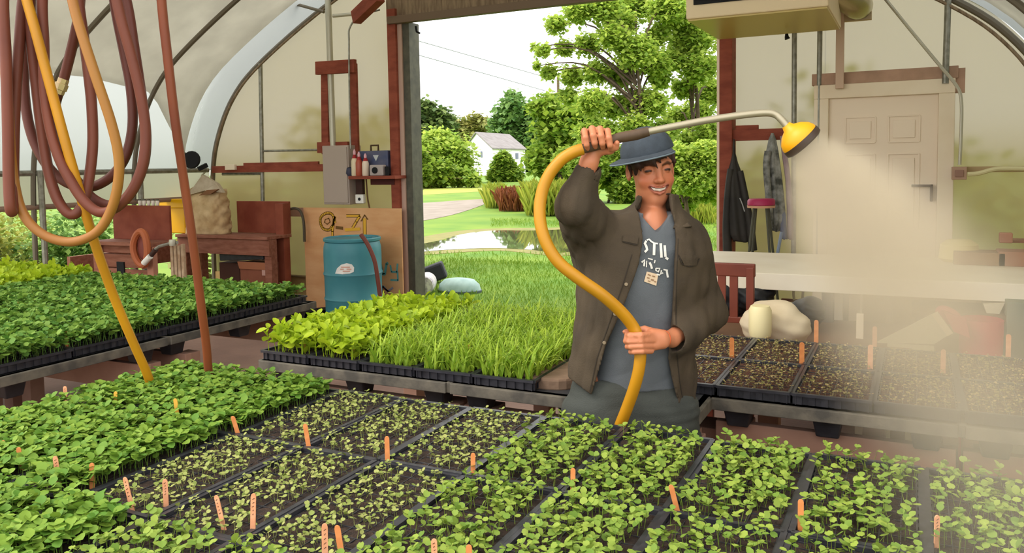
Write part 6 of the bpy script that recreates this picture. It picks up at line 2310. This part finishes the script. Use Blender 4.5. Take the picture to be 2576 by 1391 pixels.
# brim
vs, fs = [], []
na, nr = 40, 8
ba = math.radians(-46)
for side_ in (0, 1):
    for i in range(na + 1):
        th = math.radians(-84) + math.radians(168) * i / na
        for j in range(nr + 1):
            u = j / nr
            ext = .003 + .056 * max(0, math.cos(th * 1.05)) ** .6
            rx, ry = .088 + ext * u, .105 + ext * u
            x = rx * math.sin(th + ba)
            y = -.012 + ry * math.cos(th + ba)
            z = .058 + x * .21 - u * .004 - .010 * (abs(math.sin(th)) ** 2.2) * (0.4 + .6 * u) + (.004 if side_ else 0)
            vs.append(hp(x, y, z))
n1 = (na + 1) * (nr + 1)
for i in range(na):
    for j in range(nr):
        a = i * (nr + 1) + j
        fs.append((a, a + 1, a + nr + 2, a + nr + 1))
        fs.append((n1 + a, n1 + a + nr + 1, n1 + a + nr + 2, n1 + a + 1))
for i in range(na):
    a = i * (nr + 1) + nr
    fs.append((a, n1 + a, n1 + a + nr + 1, a + nr + 1))
me = bpy.data.meshes.new('brim')
me.from_pydata([tuple(v) for v in vs], [], fs)
finish('brim', me, capm, cap_o, True)
# brim edge piping
edge = [Vector(vs[i * (nr + 1) + nr]) for i in range(na + 1)]
m = MB().tube(edge, 0.0028, 6)
me = bpy.data.meshes.new('brim_edge')
me.from_pydata(m.v, [], m.f)
finish('brim_edge', me, M('cap_edge', '#66737c', 0.8), cap_o, True)

# ---------------- clothes: stack of ellipse sections in z
def stack(sdf, tab, pw=2.0, k=None, op='new'):
    """tab rows: (py, xl_px, xr_px, front, back) -> elliptic sections"""
    zz, cx, ax, cy, ay = [], [], [], [], []
    for py, xl, xr, fr, bk in tab:
        a, b = pp(xl, py), pp(xr, py)
        zz.append((a[2] + b[2]) / 2)
        cx.append((a[0] + b[0]) / 2)
        ax.append((b[0] - a[0]) / 2)
        cy.append((bk - fr) / 2)
        ay.append((bk + fr) / 2)
    o = np.argsort(zz)
    zz = np.array(zz)[o]
    I = lambda v: np.interp(sdf.z, zz, np.array(v)[o])[None, None, :]
    X, Y, Z = sdf.full()
    x = np.abs(X - I(cx)) / I(ax)
    y = np.abs(Y - I(cy)) / I(ay)
    q = (x ** pw + y ** pw) ** (1 / pw)
    d = (q - 1) * np.minimum(I(ax), I(ay)) * 0.9
    d = np.maximum(d, np.maximum(zz[0] - Z, Z - zz[-1]))
    return d.astype(np.float32)


def folds(sdf, amp, seed, n=7, fz=14, fx_=40):
    r = np.random.default_rng(seed)
    X, Y, Z = sdf.full()
    d = 0
    for _ in range(n):
        a, b, c = r.normal(0, fx_), r.normal(0, fx_), r.normal(0, fz)
        d = d + np.sin(a * X + b * Y + c * Z + r.uniform(0, 6.28)) * r.uniform(.4, 1)
    return (d * amp / math.sqrt(n)).astype(np.float32)


shirt_m = M('shirt_cloth', '#5b5f64', 0.85, col2='#52565a', scale=9, bump=0.2, bscale=300)
Sh = grid((-.30, -.2, pp(1590, 965)[2]), (.30, .2, pp(1590, 530)[2]), .004)
d = stack(Sh, [(962, 1480, 1722, .118, .11), (900, 1490, 1712, .120, .11), (800, 1496, 1715, .116, .11), (700, 1490, 1740, .122, .12), (620, 1500, 1745, .118, .12), (580, 1525, 1735, .095, .11), (555, 1570, 1712, .075, .09), (535, 1595, 1700, .06, .07)], 2.3)
Sh.D = d + folds(Sh, .0045, 5, 5, 18, 20) + folds2(Sh, .004, 6, 5, 14, 16)
Sh.D = smin(Sh.D, Sh.D + 0, .001)
# neck opening (V)
Sh.cap(hp(0, -.02, -.05), pp(1648, 545, -.05), .058, .045, .004, op='sub')
X, Y, Z = Sh.full()
z0_, z1_ = pp(1650, 582, -.1)[2], pp(1650, 536, -.1)[2]
vx = pp(1650, 560, -.1)[0]
vw = np.clip((Z - z0_) / (z1_ - z0_), 0, 1.6) ** .8 * .050
Sh.D = np.maximum(Sh.D, np.where(Z > z0_, np.minimum(vw - np.abs(X - vx), -.03 - Y), -1).astype(np.float32))
Sh.D[:, :, :1] = 1; Sh.D[:, :, -1:] = 1
shirt = fin(Sh, 'tshirt', shirt_m)

pants_m = M('trouser_cloth', '#3f423e', 0.85, col2='#363935', scale=9, bump=0.25, bscale=250)
Pn = grid((-.34, -.22, .05), (.34, .22, pp(1590, 938)[2]), .007)
d = stack(Pn, [(1150, 1418, 1748, .13, .14), (1070, 1418, 1746, .135, .15), (1010, 1424, 1738, .13, .14), (960, 1450, 1722, .116, .11), (940, 1462, 1712, .112, .11)], 2.4)
Pn.D = d
X, Y, Z = Pn.full()
for h, kx in ((hipL, -.03), (hipR, .03)):
    Pn.cap(h + [0, 0, -.06], (h[0] + kx, h[1], 0.50), .112, .085, .05)
    Pn.cap((h[0] + kx, h[1], 0.50), (h[0] + kx, h[1] + .02, 0.09), .085, .068, .02)
Pn.D = Pn.D + folds(Pn, .005, 8, 8, 40, 18) + folds2(Pn, .006, 9, 4, 45, 14)
fin(Pn, 'trousers', pants_m)
for h, kx in ((hipL, -.03), (hipR, .03)):
    Bt = grid((h[0] + kx - .07, h[1] - .2, -.001), (h[0] + kx + .07, h[1] + .13, .16), .006)
    Bt.cap((h[0] + kx, h[1] + .03, 0.05), (h[0] + kx, h[1] - .12, 0.04), .052, .042, .02)
    Bt.cap((h[0] + kx, h[1] + .03, 0.05), (h[0] + kx, h[1] + .02, 0.14), .052, .05, .02)
    X, Y, Z = Bt.full()
    Bt.D = np.maximum(Bt.D, 0.006 - Z)
    fin(Bt, 'boot', M('boot_dark', '#2c2a28', 0.6))

jack_m = M('jacket_cloth', '#4a3e2f', 0.9, col2='#3c3226', scale=7, bump=0.2, bscale=260)
J = grid((-.34, -.34, pp(1590, 1085)[2]), (.36, .24, pp(1590, 405)[2]), .005)
tab = [(1080, 1424, 1742, .150, .155), (1040, 1426, 1740, .148, .15), (960, 1425, 1740, .146, .145), (900, 1432, 1742, .145, .14), (800, 1452, 1752, .142, .14), (700, 1462, 1768, .146, .145), (640, 1466, 1772, .142, .14), (600, 1478, 1764, .125, .13), (570, 1505, 1745, .105, .12), (545, 1545, 1725, .085, .10), (525, 1580, 1708, .07, .085), (505, 1592, 1700, .062, .075), (490, 1596, 1698, .058, .072)]
outer = stack(J, tab, 2.35)
G2 = SDF(J.x, J.y, J.z)
G2.D = outer
G2.cap(SHR + [0, 0, -.01], ELR + [0, .01, 0], .073, .064, .05)
G2.cap(ELR, pp(1702, 852, -.145), .064, .052, .03)
G2.cap(SHL + [.01, 0, -.01], ELL + [.006, 0, 0], .076, .058, .06)
G2.cap(pp(1500, 640, .02), pp(1455, 560, -.12), .06, .06, .06)
G2.cap(ELL, pp(1476, 440, -.222), .064, .046, .03)
outer = G2.D + folds(J, .0055, 21, 8, 9, 38) + folds(J, .0028, 33, 8, 45, 45) + folds2(J, .0075, 12, 6, 14, 62)
# inside: same minus thickness (trunk only)
inner = stack(J, [(a, b + 14, c - 14, d_ - .018, e_ - .018) for a, b, c, d_, e_ in tab], 2.35)
inner = np.maximum(inner, -1)
X, Y, Z = J.full()
# front opening between the two edges
edL = [(480, 1606), (520, 1606), (560, 1612), (600, 1613), (660, 1602), (750, 1570), (870, 1522), (960, 1498), (1000, 1488), (1010, 1486)]
edR = [(480, 1688), (520, 1690), (560, 1698), (600, 1697), (650, 1691), (800, 1687), (900, 1680), (950, 1690), (1000, 1704), (1040, 1716), (1090, 1724)]
front_y = -.12
zl = np.array([pp(x, y, front_y)[2] for y, x in edL]); xl = np.array([pp(x, y, front_y)[0] for y, x in edL])
zr = np.array([pp(x, y, front_y)[2] for y, x in edR]); xr_ = np.array([pp(x, y, front_y)[0] for y, x in edR])
XL = np.interp(J.z, zl[::-1], xl[::-1])[None, None, :]
XR = np.interp(J.z, zr[::-1], xr_[::-1])[None, None, :]
wedge = np.maximum(np.maximum(XL - X, X - XR), Y + .01)     # negative inside the opening
D = np.maximum(outer, -inner)
D = np.maximum(D, -wedge)
# hem: left flap ends in a corner, right flap lower
hemx = [pp(1415, 957)[0], pp(1440, 965)[0], pp(1488, 994)[0], pp(1500, 990)[0], pp(1560, 960)[0], pp(1680, 1030)[0], pp(1724, 1062)[0], pp(1745, 1030)[0]]
hemz = [pp(1415, 955, -.1)[2], pp(1440, 965, -.1)[2], pp(1488, 996, -.1)[2], pp(1500, 985, -.1)[2], pp(1560, 970, .1)[2], pp(1680, 1035, -.1)[2], pp(1724, 1070, -.1)[2], pp(1745, 1030, -.1)[2]]
HZ = np.interp(J.x, hemx, hemz)[:, None, None]
D = np.maximum(D, HZ - Z)
J.D = D.astype(np.float32)
# free the hands and the wrists from the sleeves
J.cap(WRL, pp(1486, 380, -.235), .034, .05, .003, op='sub')
J.cap(pp(1478, 448, -.222), WRL, .030, .034, .003, op='sub')
J.cap(pp(1700, 852, -.15), pp(1650, 853, -.24), .036, .07, .003, op='sub')
# standing collar at the back of the neck
Jc = SDF(J.x, J.y, J.z)
Jc.cap(pp(1602, 522, .0), pp(1612, 505, .07), .010, .013, .01)
Jc.cap(pp(1690, 520, .0), pp(1682, 505, .07), .010, .013, .01)
Jc.cap(pp(1612, 505, .07), pp(1682, 505, .07), .013, .013, .01)
J.D = smin(J.D, Jc.D, .008)
# pocket edge, cuff ridges
for P in ([pp(1474, 446, -.225), pp(1482, 430, -.23)],):
    J.cap(P[0], P[1], .047, .046, .004) if False else None
J.D[:, :, :1] = 1; J.D[:, :, -1:] = 1
VJ, FJ = J.mesh()
jacket = npmesh('jacket', VJ, FJ, jack_m, person, True)
jacket['label'] = 'dark olive brown open jacket'

# collar leaves
def leaf_patch(name, A, B_, mat, parent, th=.006, n=8):
    '''thin cloth strip between two 3d polylines'''
    A, B_ = cr([Vector(a) for a in A], n), cr([Vector(b) for b in B_], n)
    k = min(len(A), len(B_))
    vs, fs = [], []
    for i in range(k):
        for j in range(5):
            vs.append(A[i].lerp(B_[i], j / 4) + Vector((0, -.006 * math.sin(PI * j / 4), 0)))
    for i in range(k - 1):
        for j in range(4):
            a = i * 5 + j
            fs.append((a, a + 1, a + 6, a + 5))
    me = bpy.data.meshes.new(name)
    me.from_pydata([tuple(v) for v in vs], [], fs)
    return finish(name, me, mat, parent, True, solid=th)


leaf_patch('collar', [pp(1602, 508, .01), pp(1602, 535, -.045), pp(1610, 562, -.095), pp(1616, 582, -.128)], [pp(1592, 528, .0), pp(1582, 556, -.06), pp(1578, 584, -.11), pp(1580, 612, -.142)], jack_m, jacket)
leaf_patch('collar', [pp(1692, 506, .01), pp(1697, 528, -.04), pp(1699, 552, -.085), pp(1694, 574, -.118)], [pp(1704, 522, .0), pp(1716, 540, -.045), pp(1730, 556, -.085), pp(1740, 570, -.112)], jack_m, jacket)

# ---------------- things laid on the cloth
bj = BVHTree.FromPolygons([Vector(v) for v in VJ], [tuple(int(i) for i in f) for f in FJ])
VS = np.array([v.co[:] for v in shirt.data.vertices])
FS = [tuple(p.vertices) for p in shirt.data.polygons]
bs = BVHTree.FromPolygons([Vector(v) for v in VS], FS)
camL = np.array([(CAM - BASE) @ _e1, (CAM - BASE) @ _e2, CAM[2]])


def onto(bv, x, y, lift=.002):
    t = pp(x, y, 0)
    d = Vector(t - camL).normalized()
    h = bv.ray_cast(Vector(camL), d, 6)
    if h[0] is None: return Vector(t)
    return h[0] - d * lift


def patch(name, bv, poly, mat, parent, th=.002, lift=.002, sub=6):
    """thin cloth patch following the surface inside a picture polygon (quad)"""
    a, b, c, d = [np.array(p, float) for p in poly]
    vs, fs = [], []
    for s in (0, 1):
        for i in range(sub + 1):
            for j in range(sub + 1):
                u, v = i / sub, j / sub
                p = (a * (1 - u) + b * u) * (1 - v) + (d * (1 - u) + c * u) * v
                vs.append(onto(bv, p[0], p[1], lift + (th if s == 0 else 0)))
    n = (sub + 1) ** 2
    for i in range(sub):
        for j in range(sub):
            q = i * (sub + 1) + j
            fs.append((q, q + sub + 1, q + sub + 2, q + 1))
            fs.append((n + q, n + q + 1, n + q + sub + 2, n + q + sub + 1))
    for i in range(sub):
        for (p, q) in ((i * (sub + 1), (i + 1) * (sub + 1)), (i * (sub + 1) + sub, (i + 1) * (sub + 1) + sub), (i, i + 1), (sub * (sub + 1) + i, sub * (sub + 1) + i + 1)):
            fs.append((p, q, n + q, n + p))
    me = bpy.data.meshes.new(name)
    me.from_pydata([tuple(v) for v in vs], [], fs)
    return finish(name, me, mat, parent, False)


def line_on(name, bv, pts, wpx, mat, parent, lift=.002):
    vs, fs = [], []
    P = [np.array(p, float) for p in pts]
    Q = []
    for a, b in zip(P[:-1], P[1:]):
        n = max(1, int(np.linalg.norm(b - a) / 6))
        Q += [a + (b - a) * i / n for i in range(n)]
    Q.append(P[-1])
    for i, p in enumerate(Q):
        t = Q[min(i + 1, len(Q) - 1)] - Q[max(i - 1, 0)]
        t = t / (np.linalg.norm(t) + 1e-6)
        n = np.array([-t[1], t[0]]) * wpx / 2
        for s in (1, -1):
            q = p + n * s
            vs.append(onto(bv, q[0], q[1], lift))
    for i in range(len(Q) - 1):
        fs.append((2 * i, 2 * i + 1, 2 * i + 3, 2 * i + 2))
    return vs, fs


def draw(name, bv, strokes, mat, parent, lift=.002):
    V_, F_ = [], []
    for pts, w_ in strokes:
        v, f = line_on(name, bv, pts, w_, mat, parent, lift)
        F_ += [tuple(i + len(V_) for i in q) for q in f]
        V_ += [tuple(q) for q in v]
    me = bpy.data.meshes.new(name)
    me.from_pydata(V_, [], F_)
    return finish(name, me, mat, parent, False, solid=.0012)


pr = M('print_white', '#d8d4cc', 0.7)
# lettering: S (half behind the jacket), T, I, L ; second line ; stamp
draw('shirt_lettering', bs, [([(1627, 604), (1633, 602), (1637, 606)], 4), ([(1626, 606), (1622, 612), (1626, 620), (1628, 628), (1622, 634)], 6), ([(1636, 606), (1646, 612), (1655, 613)], 4), ([(1646, 613), (1645, 642)], 6.5), ([(1662, 612), (1664, 648)], 6.5), ([(1672, 617), (1674, 646)], 6), ([(1674, 648), (1681, 652)], 6)], pr, shirt, .003)
draw('shirt_small_lettering', bs, [([(1614, 660), (1622, 654), (1620, 670)], 4.5), ([(1630, 650), (1642, 653)], 3), ([(1634, 660), (1638, 668), (1640, 676)], 5.5), ([(1648, 654), (1646, 662)], 3), ([(1650, 675), (1660, 675), (1656, 684), (1650, 680), (1650, 675)], 3.5), ([(1652, 690), (1660, 692)], 3.5), ([(1664, 680), (1662, 690), (1668, 686)], 3.5), ([(1669, 678), (1680, 680)], 3.5), ([(1677, 680), (1680, 698)], 5), ([(1627, 656), (1626, 672)], 2.5)], pr, shirt, .003)
patch('shirt_stamp', bs, [(1627, 683), (1656, 690), (1651, 719), (1620, 708)], M('print_beige', '#cdb597', 0.7), shirt, .0012, .002)
draw('shirt_stamp_marks', bs, [([(1630, 690), (1637, 693)], 2.5), ([(1641, 694), (1648, 696)], 2.5), ([(1628, 698), (1634, 700)], 2.5), ([(1638, 703), (1645, 705)], 3.5), ([(1630, 706), (1636, 708)], 2), ([(1646, 708), (1651, 709)], 2.5)], M('print_brown', '#8d6a4c', 0.8), shirt, .005)
# jacket pockets and seams
dkj = M('jacket_seam', '#2f271e', 0.9)
patch('pocket_flap', bj, [(1568, 592), (1606, 596), (1604, 614), (1566, 606)], jack_m, jacket, .005, .001)
patch('pocket_flap', bj, [(1708, 640), (1758, 642), (1752, 668), (1722, 668)], jack_m, jacket, .005, .001)
draw('pocket_seam', bj, [([(1566, 607), (1584, 612), (1604, 616)], 3)], dkj, jacket, .004)
draw('pocket_seam', bj, [([(1708, 642), (1716, 664), (1736, 671), (1752, 666), (1760, 650)], 3)], dkj, jacket, .004)
draw('front_seam', bj, [([(1590, 640), (1566, 720), (1530, 820), (1502, 900), (1484, 985)], 2.2), ([(1706, 600), (1702, 700), (1700, 860), (1710, 960), (1726, 1050)], 2.2)], dkj, jacket, .001)
mbn = MB()
for (x, y) in ((1575, 715), (1547, 790), (1520, 862)):
    c = onto(bj, x, y, .002)
    mbn.lathe([(.005, 0), (.006, .0015), (.005, .003)], c, 10, axis=(0, -1, 0))
me = bpy.data.meshes.new('buttons')
me.from_pydata(mbn.v, [], mbn.f)
finish('button', me, M('button', '#8d7d66', 0.5), jacket, False)
# orange band on the wrist
q0, q1 = pp(1676, 853, -.185), pp(1658, 853, -.215)
ax_ = Vector(q1 - q0).normalized()
c = Vector((q0 + q1) / 2)
u_ = ax_.cross(Vector((0, 0, 1))).normalized()
v_ = ax_.cross(u_)
m = MB().tube([c + u_ * .0275 * math.cos(2 * PI * k / 24) + v_ * .0275 * math.sin(2 * PI * k / 24) for k in range(24)], .0028, 6, True)
me = bpy.data.meshes.new('wristband')
me.from_pydata(m.v, [], m.f)
finish('wristband', me, M('band_orange', '#c0562a', 0.6), person, True)


def W(x, y, dd):
    return atD(x, y, D0 + dd)


# ------------------------------------------------------------------ watering wand and its yellow hose
t = thing('watering_wand', 'watering wand with a brown grip, bent metal tube and yellow shower head held overhead', 'watering wand', tuple(W(1620, 335, HG)))
grip = M('grip_brown', '#5a4532', 0.6, col2='#4a3828', scale=20)
MB().tube([W(1462, 376, HG), W(1500, 366, HG), W(1560, 346, HG), W(1600, 339, HG - .005), W(1632, 331, HG - .01)], [.015, .0155, .0165, .017, .014], 14).build('grip', grip, t, True)
tube_m = M('wand_tube', '#a39a84', 0.35, 0.45)
P = [W(1612, 336, HG - .008), W(1640, 329, HG - .01), W(1700, 317, HG - .02), W(1780, 302, HG - .035), W(1870, 289, HG - .05), W(1925, 284, HG - .06), W(1950, 288, HG - .066), W(1966, 301, HG - .074), W(1980, 318, HG - .08)]
MB().tube(cr(P, 6), 0.0108, 12).build('tube', tube_m, t, True)
hc = Vector(W(1984, 322, HG - .080))
hd = (Vector(W(2062, 402, HG - .085)) - hc).normalized()
head = M('shower_yellow', '#dc9a08', 0.45)
MB().lathe([(.013, -.012), (.018, 0), (.036, .010), (.052, .026), (.058, .040), (.0585, .050)], hc, 28, axis=hd).build('shower_head', head, t, True)
MB().lathe([(.0595, .046), (.0605, .052), (.060, .064), (.054, .068), (.02, .070)], hc, 28, axis=hd).build('head_rim', M('rim_dark', '#3a2a20', 0.5), t, True)
P = [(1466, 375, HG), (1440, 384, HG), (1410, 404, HG + .005), (1380, 442, HG + .01), (1362, 490, HG + .01), (1358, 548, HG + .0), (1372, 606, HG - .01), (1404, 658, HG - .015), (1455, 700, HG - .015), (1515, 742, HG - .005), (1562, 784, HG + .02), (1590, 818, HG + .038), (1602, 842, HX - .0), (1609, 870, HX), (1611, 895, HX), (1606, 935, HX + .008), (1594, 980, HX + .03), (1576, 1030, HX + .065), (1556, 1082, HX + .10), (1545, 1130, HX + .12), (1542, 1250, HX + .125), (1548, 1400, HX + .13)]
pts = [W(*q) for q in P]
last = pts[-1]
pts += [Vector((last.x, last.y, 0.30)), Vector((last.x + .03, last.y + .03, 0.08)), Vector((last.x - .1, last.y + .06, 0.02)), Vector((last.x - .6, last.y + .08, 0.02))]
tag(MB().tube(cr(pts, 7), 0.0188, 14).build('yellow_hose', hz_y, None, True), 'thick yellow hose curving from the raised wand through the lower fist', 'hose')

# ------------------------------------------------------------------ water spray: fine mist drifting down onto the trays
# (cx px, cy px, depth, radius px, density)
BL = [(2022, 358, 2.385, 46, 70), (2042, 388, 2.385, 68, 50), (2068, 428, 2.38, 98, 36), (2108, 488, 2.37, 145, 25), (2160, 568, 2.34, 205, 15), (2225, 665, 2.30, 265, 8), (2305, 780, 2.25, 315, 4.2), (2395, 915, 2.18, 345, 2.2), (2470, 1060, 2.08, 370, 1.5), (2520, 1210, 1.98, 385, 0.8), (2550, 1380, 1.88, 390, 0.5)]
BL += [(2540, 1190, 1.66, 400, 0.5), (2570, 1330, 1.45, 420, 0.45), (2600, 1480, 1.28, 420, 0.4)]
m = bpy.data.materials.new('fine_mist')
m.use_nodes = True
nt = m.node_tree
nt.nodes.remove(nt.nodes['Principled BSDF'])
vs_ = nt.nodes.new('ShaderNodeVolumeScatter')
vs_.inputs['Color'].default_value = lin('#f6ead6')
vs_.inputs['Anisotropy'].default_value = 0.15
geo = nt.nodes.new('ShaderNodeNewGeometry')
prev = None
for (x, y, d, r, dens) in BL:
    c = atD(x, y, d)
    R_m = r * d / FPX
    ds = nt.nodes.new('ShaderNodeVectorMath')
    ds.operation = 'DISTANCE'
    nt.links.new(geo.outputs['Position'], ds.inputs[0])
    ds.inputs[1].default_value = tuple(c)
    mr = nt.nodes.new('ShaderNodeMapRange')
    mr.interpolation_type = 'SMOOTHSTEP'
    mr.inputs['From Min'].default_value = R_m * 0.15
    mr.inputs['From Max'].default_value = R_m
    mr.inputs['To Min'].default_value = dens
    mr.inputs['To Max'].default_value = 0.0
    nt.links.new(ds.outputs['Value'], mr.inputs['Value'])
    if prev is None:
        prev = mr.outputs['Result']
    else:
        ad = nt.nodes.new('ShaderNodeMath')
        ad.operation = 'MAXIMUM'
        nt.links.new(prev, ad.inputs[0])
        nt.links.new(mr.outputs['Result'], ad.inputs[1])
        prev = ad.outputs[0]
nt.links.new(prev, vs_.inputs['Density'])
ab = nt.nodes.new('ShaderNodeVolumeAbsorption')
ab.inputs['Color'].default_value = vs_.inputs['Color'].default_value
nt.links.new(prev, ab.inputs['Density'])
sm = nt.nodes.new('ShaderNodeAddShader')
nt.links.new(vs_.outputs[0], sm.inputs[0])
nt.links.new(ab.outputs[0], sm.inputs[1])
nt.links.new(sm.outputs[0], nt.nodes['Material Output'].inputs['Volume'])
m.cycles.volume_step_rate = 0.4
import bmesh
bm_ = bmesh.new()
for x, y, d, r, q in BL:
    c = atD(x, y, d)
    R_m = r * d / FPX * 1.02
    for i in range(7):
        for k in range(12):
            th, a = PI * (i + .5) / 7, 2 * PI * k / 12
            bm_.verts.new((c.x + R_m * math.sin(th) * math.cos(a), c.y + R_m * math.sin(th) * math.sin(a), max(0.868, c.z + R_m * math.cos(th))))
rr_ = bmesh.ops.convex_hull(bm_, input=bm_.verts[:])
bmesh.ops.delete(bm_, geom=list({v for v in bm_.verts if not v.link_faces}), context='VERTS')
bmesh.ops.recalc_face_normals(bm_, faces=bm_.faces[:])
me = bpy.data.meshes.new('water_spray')
bm_.to_mesh(me)
bm_.free()
o = finish('water_spray', me, m, None, False)
tag(o, 'cloud of fine water spray from the yellow shower head drifting down to the right', 'water spray', kind='stuff')
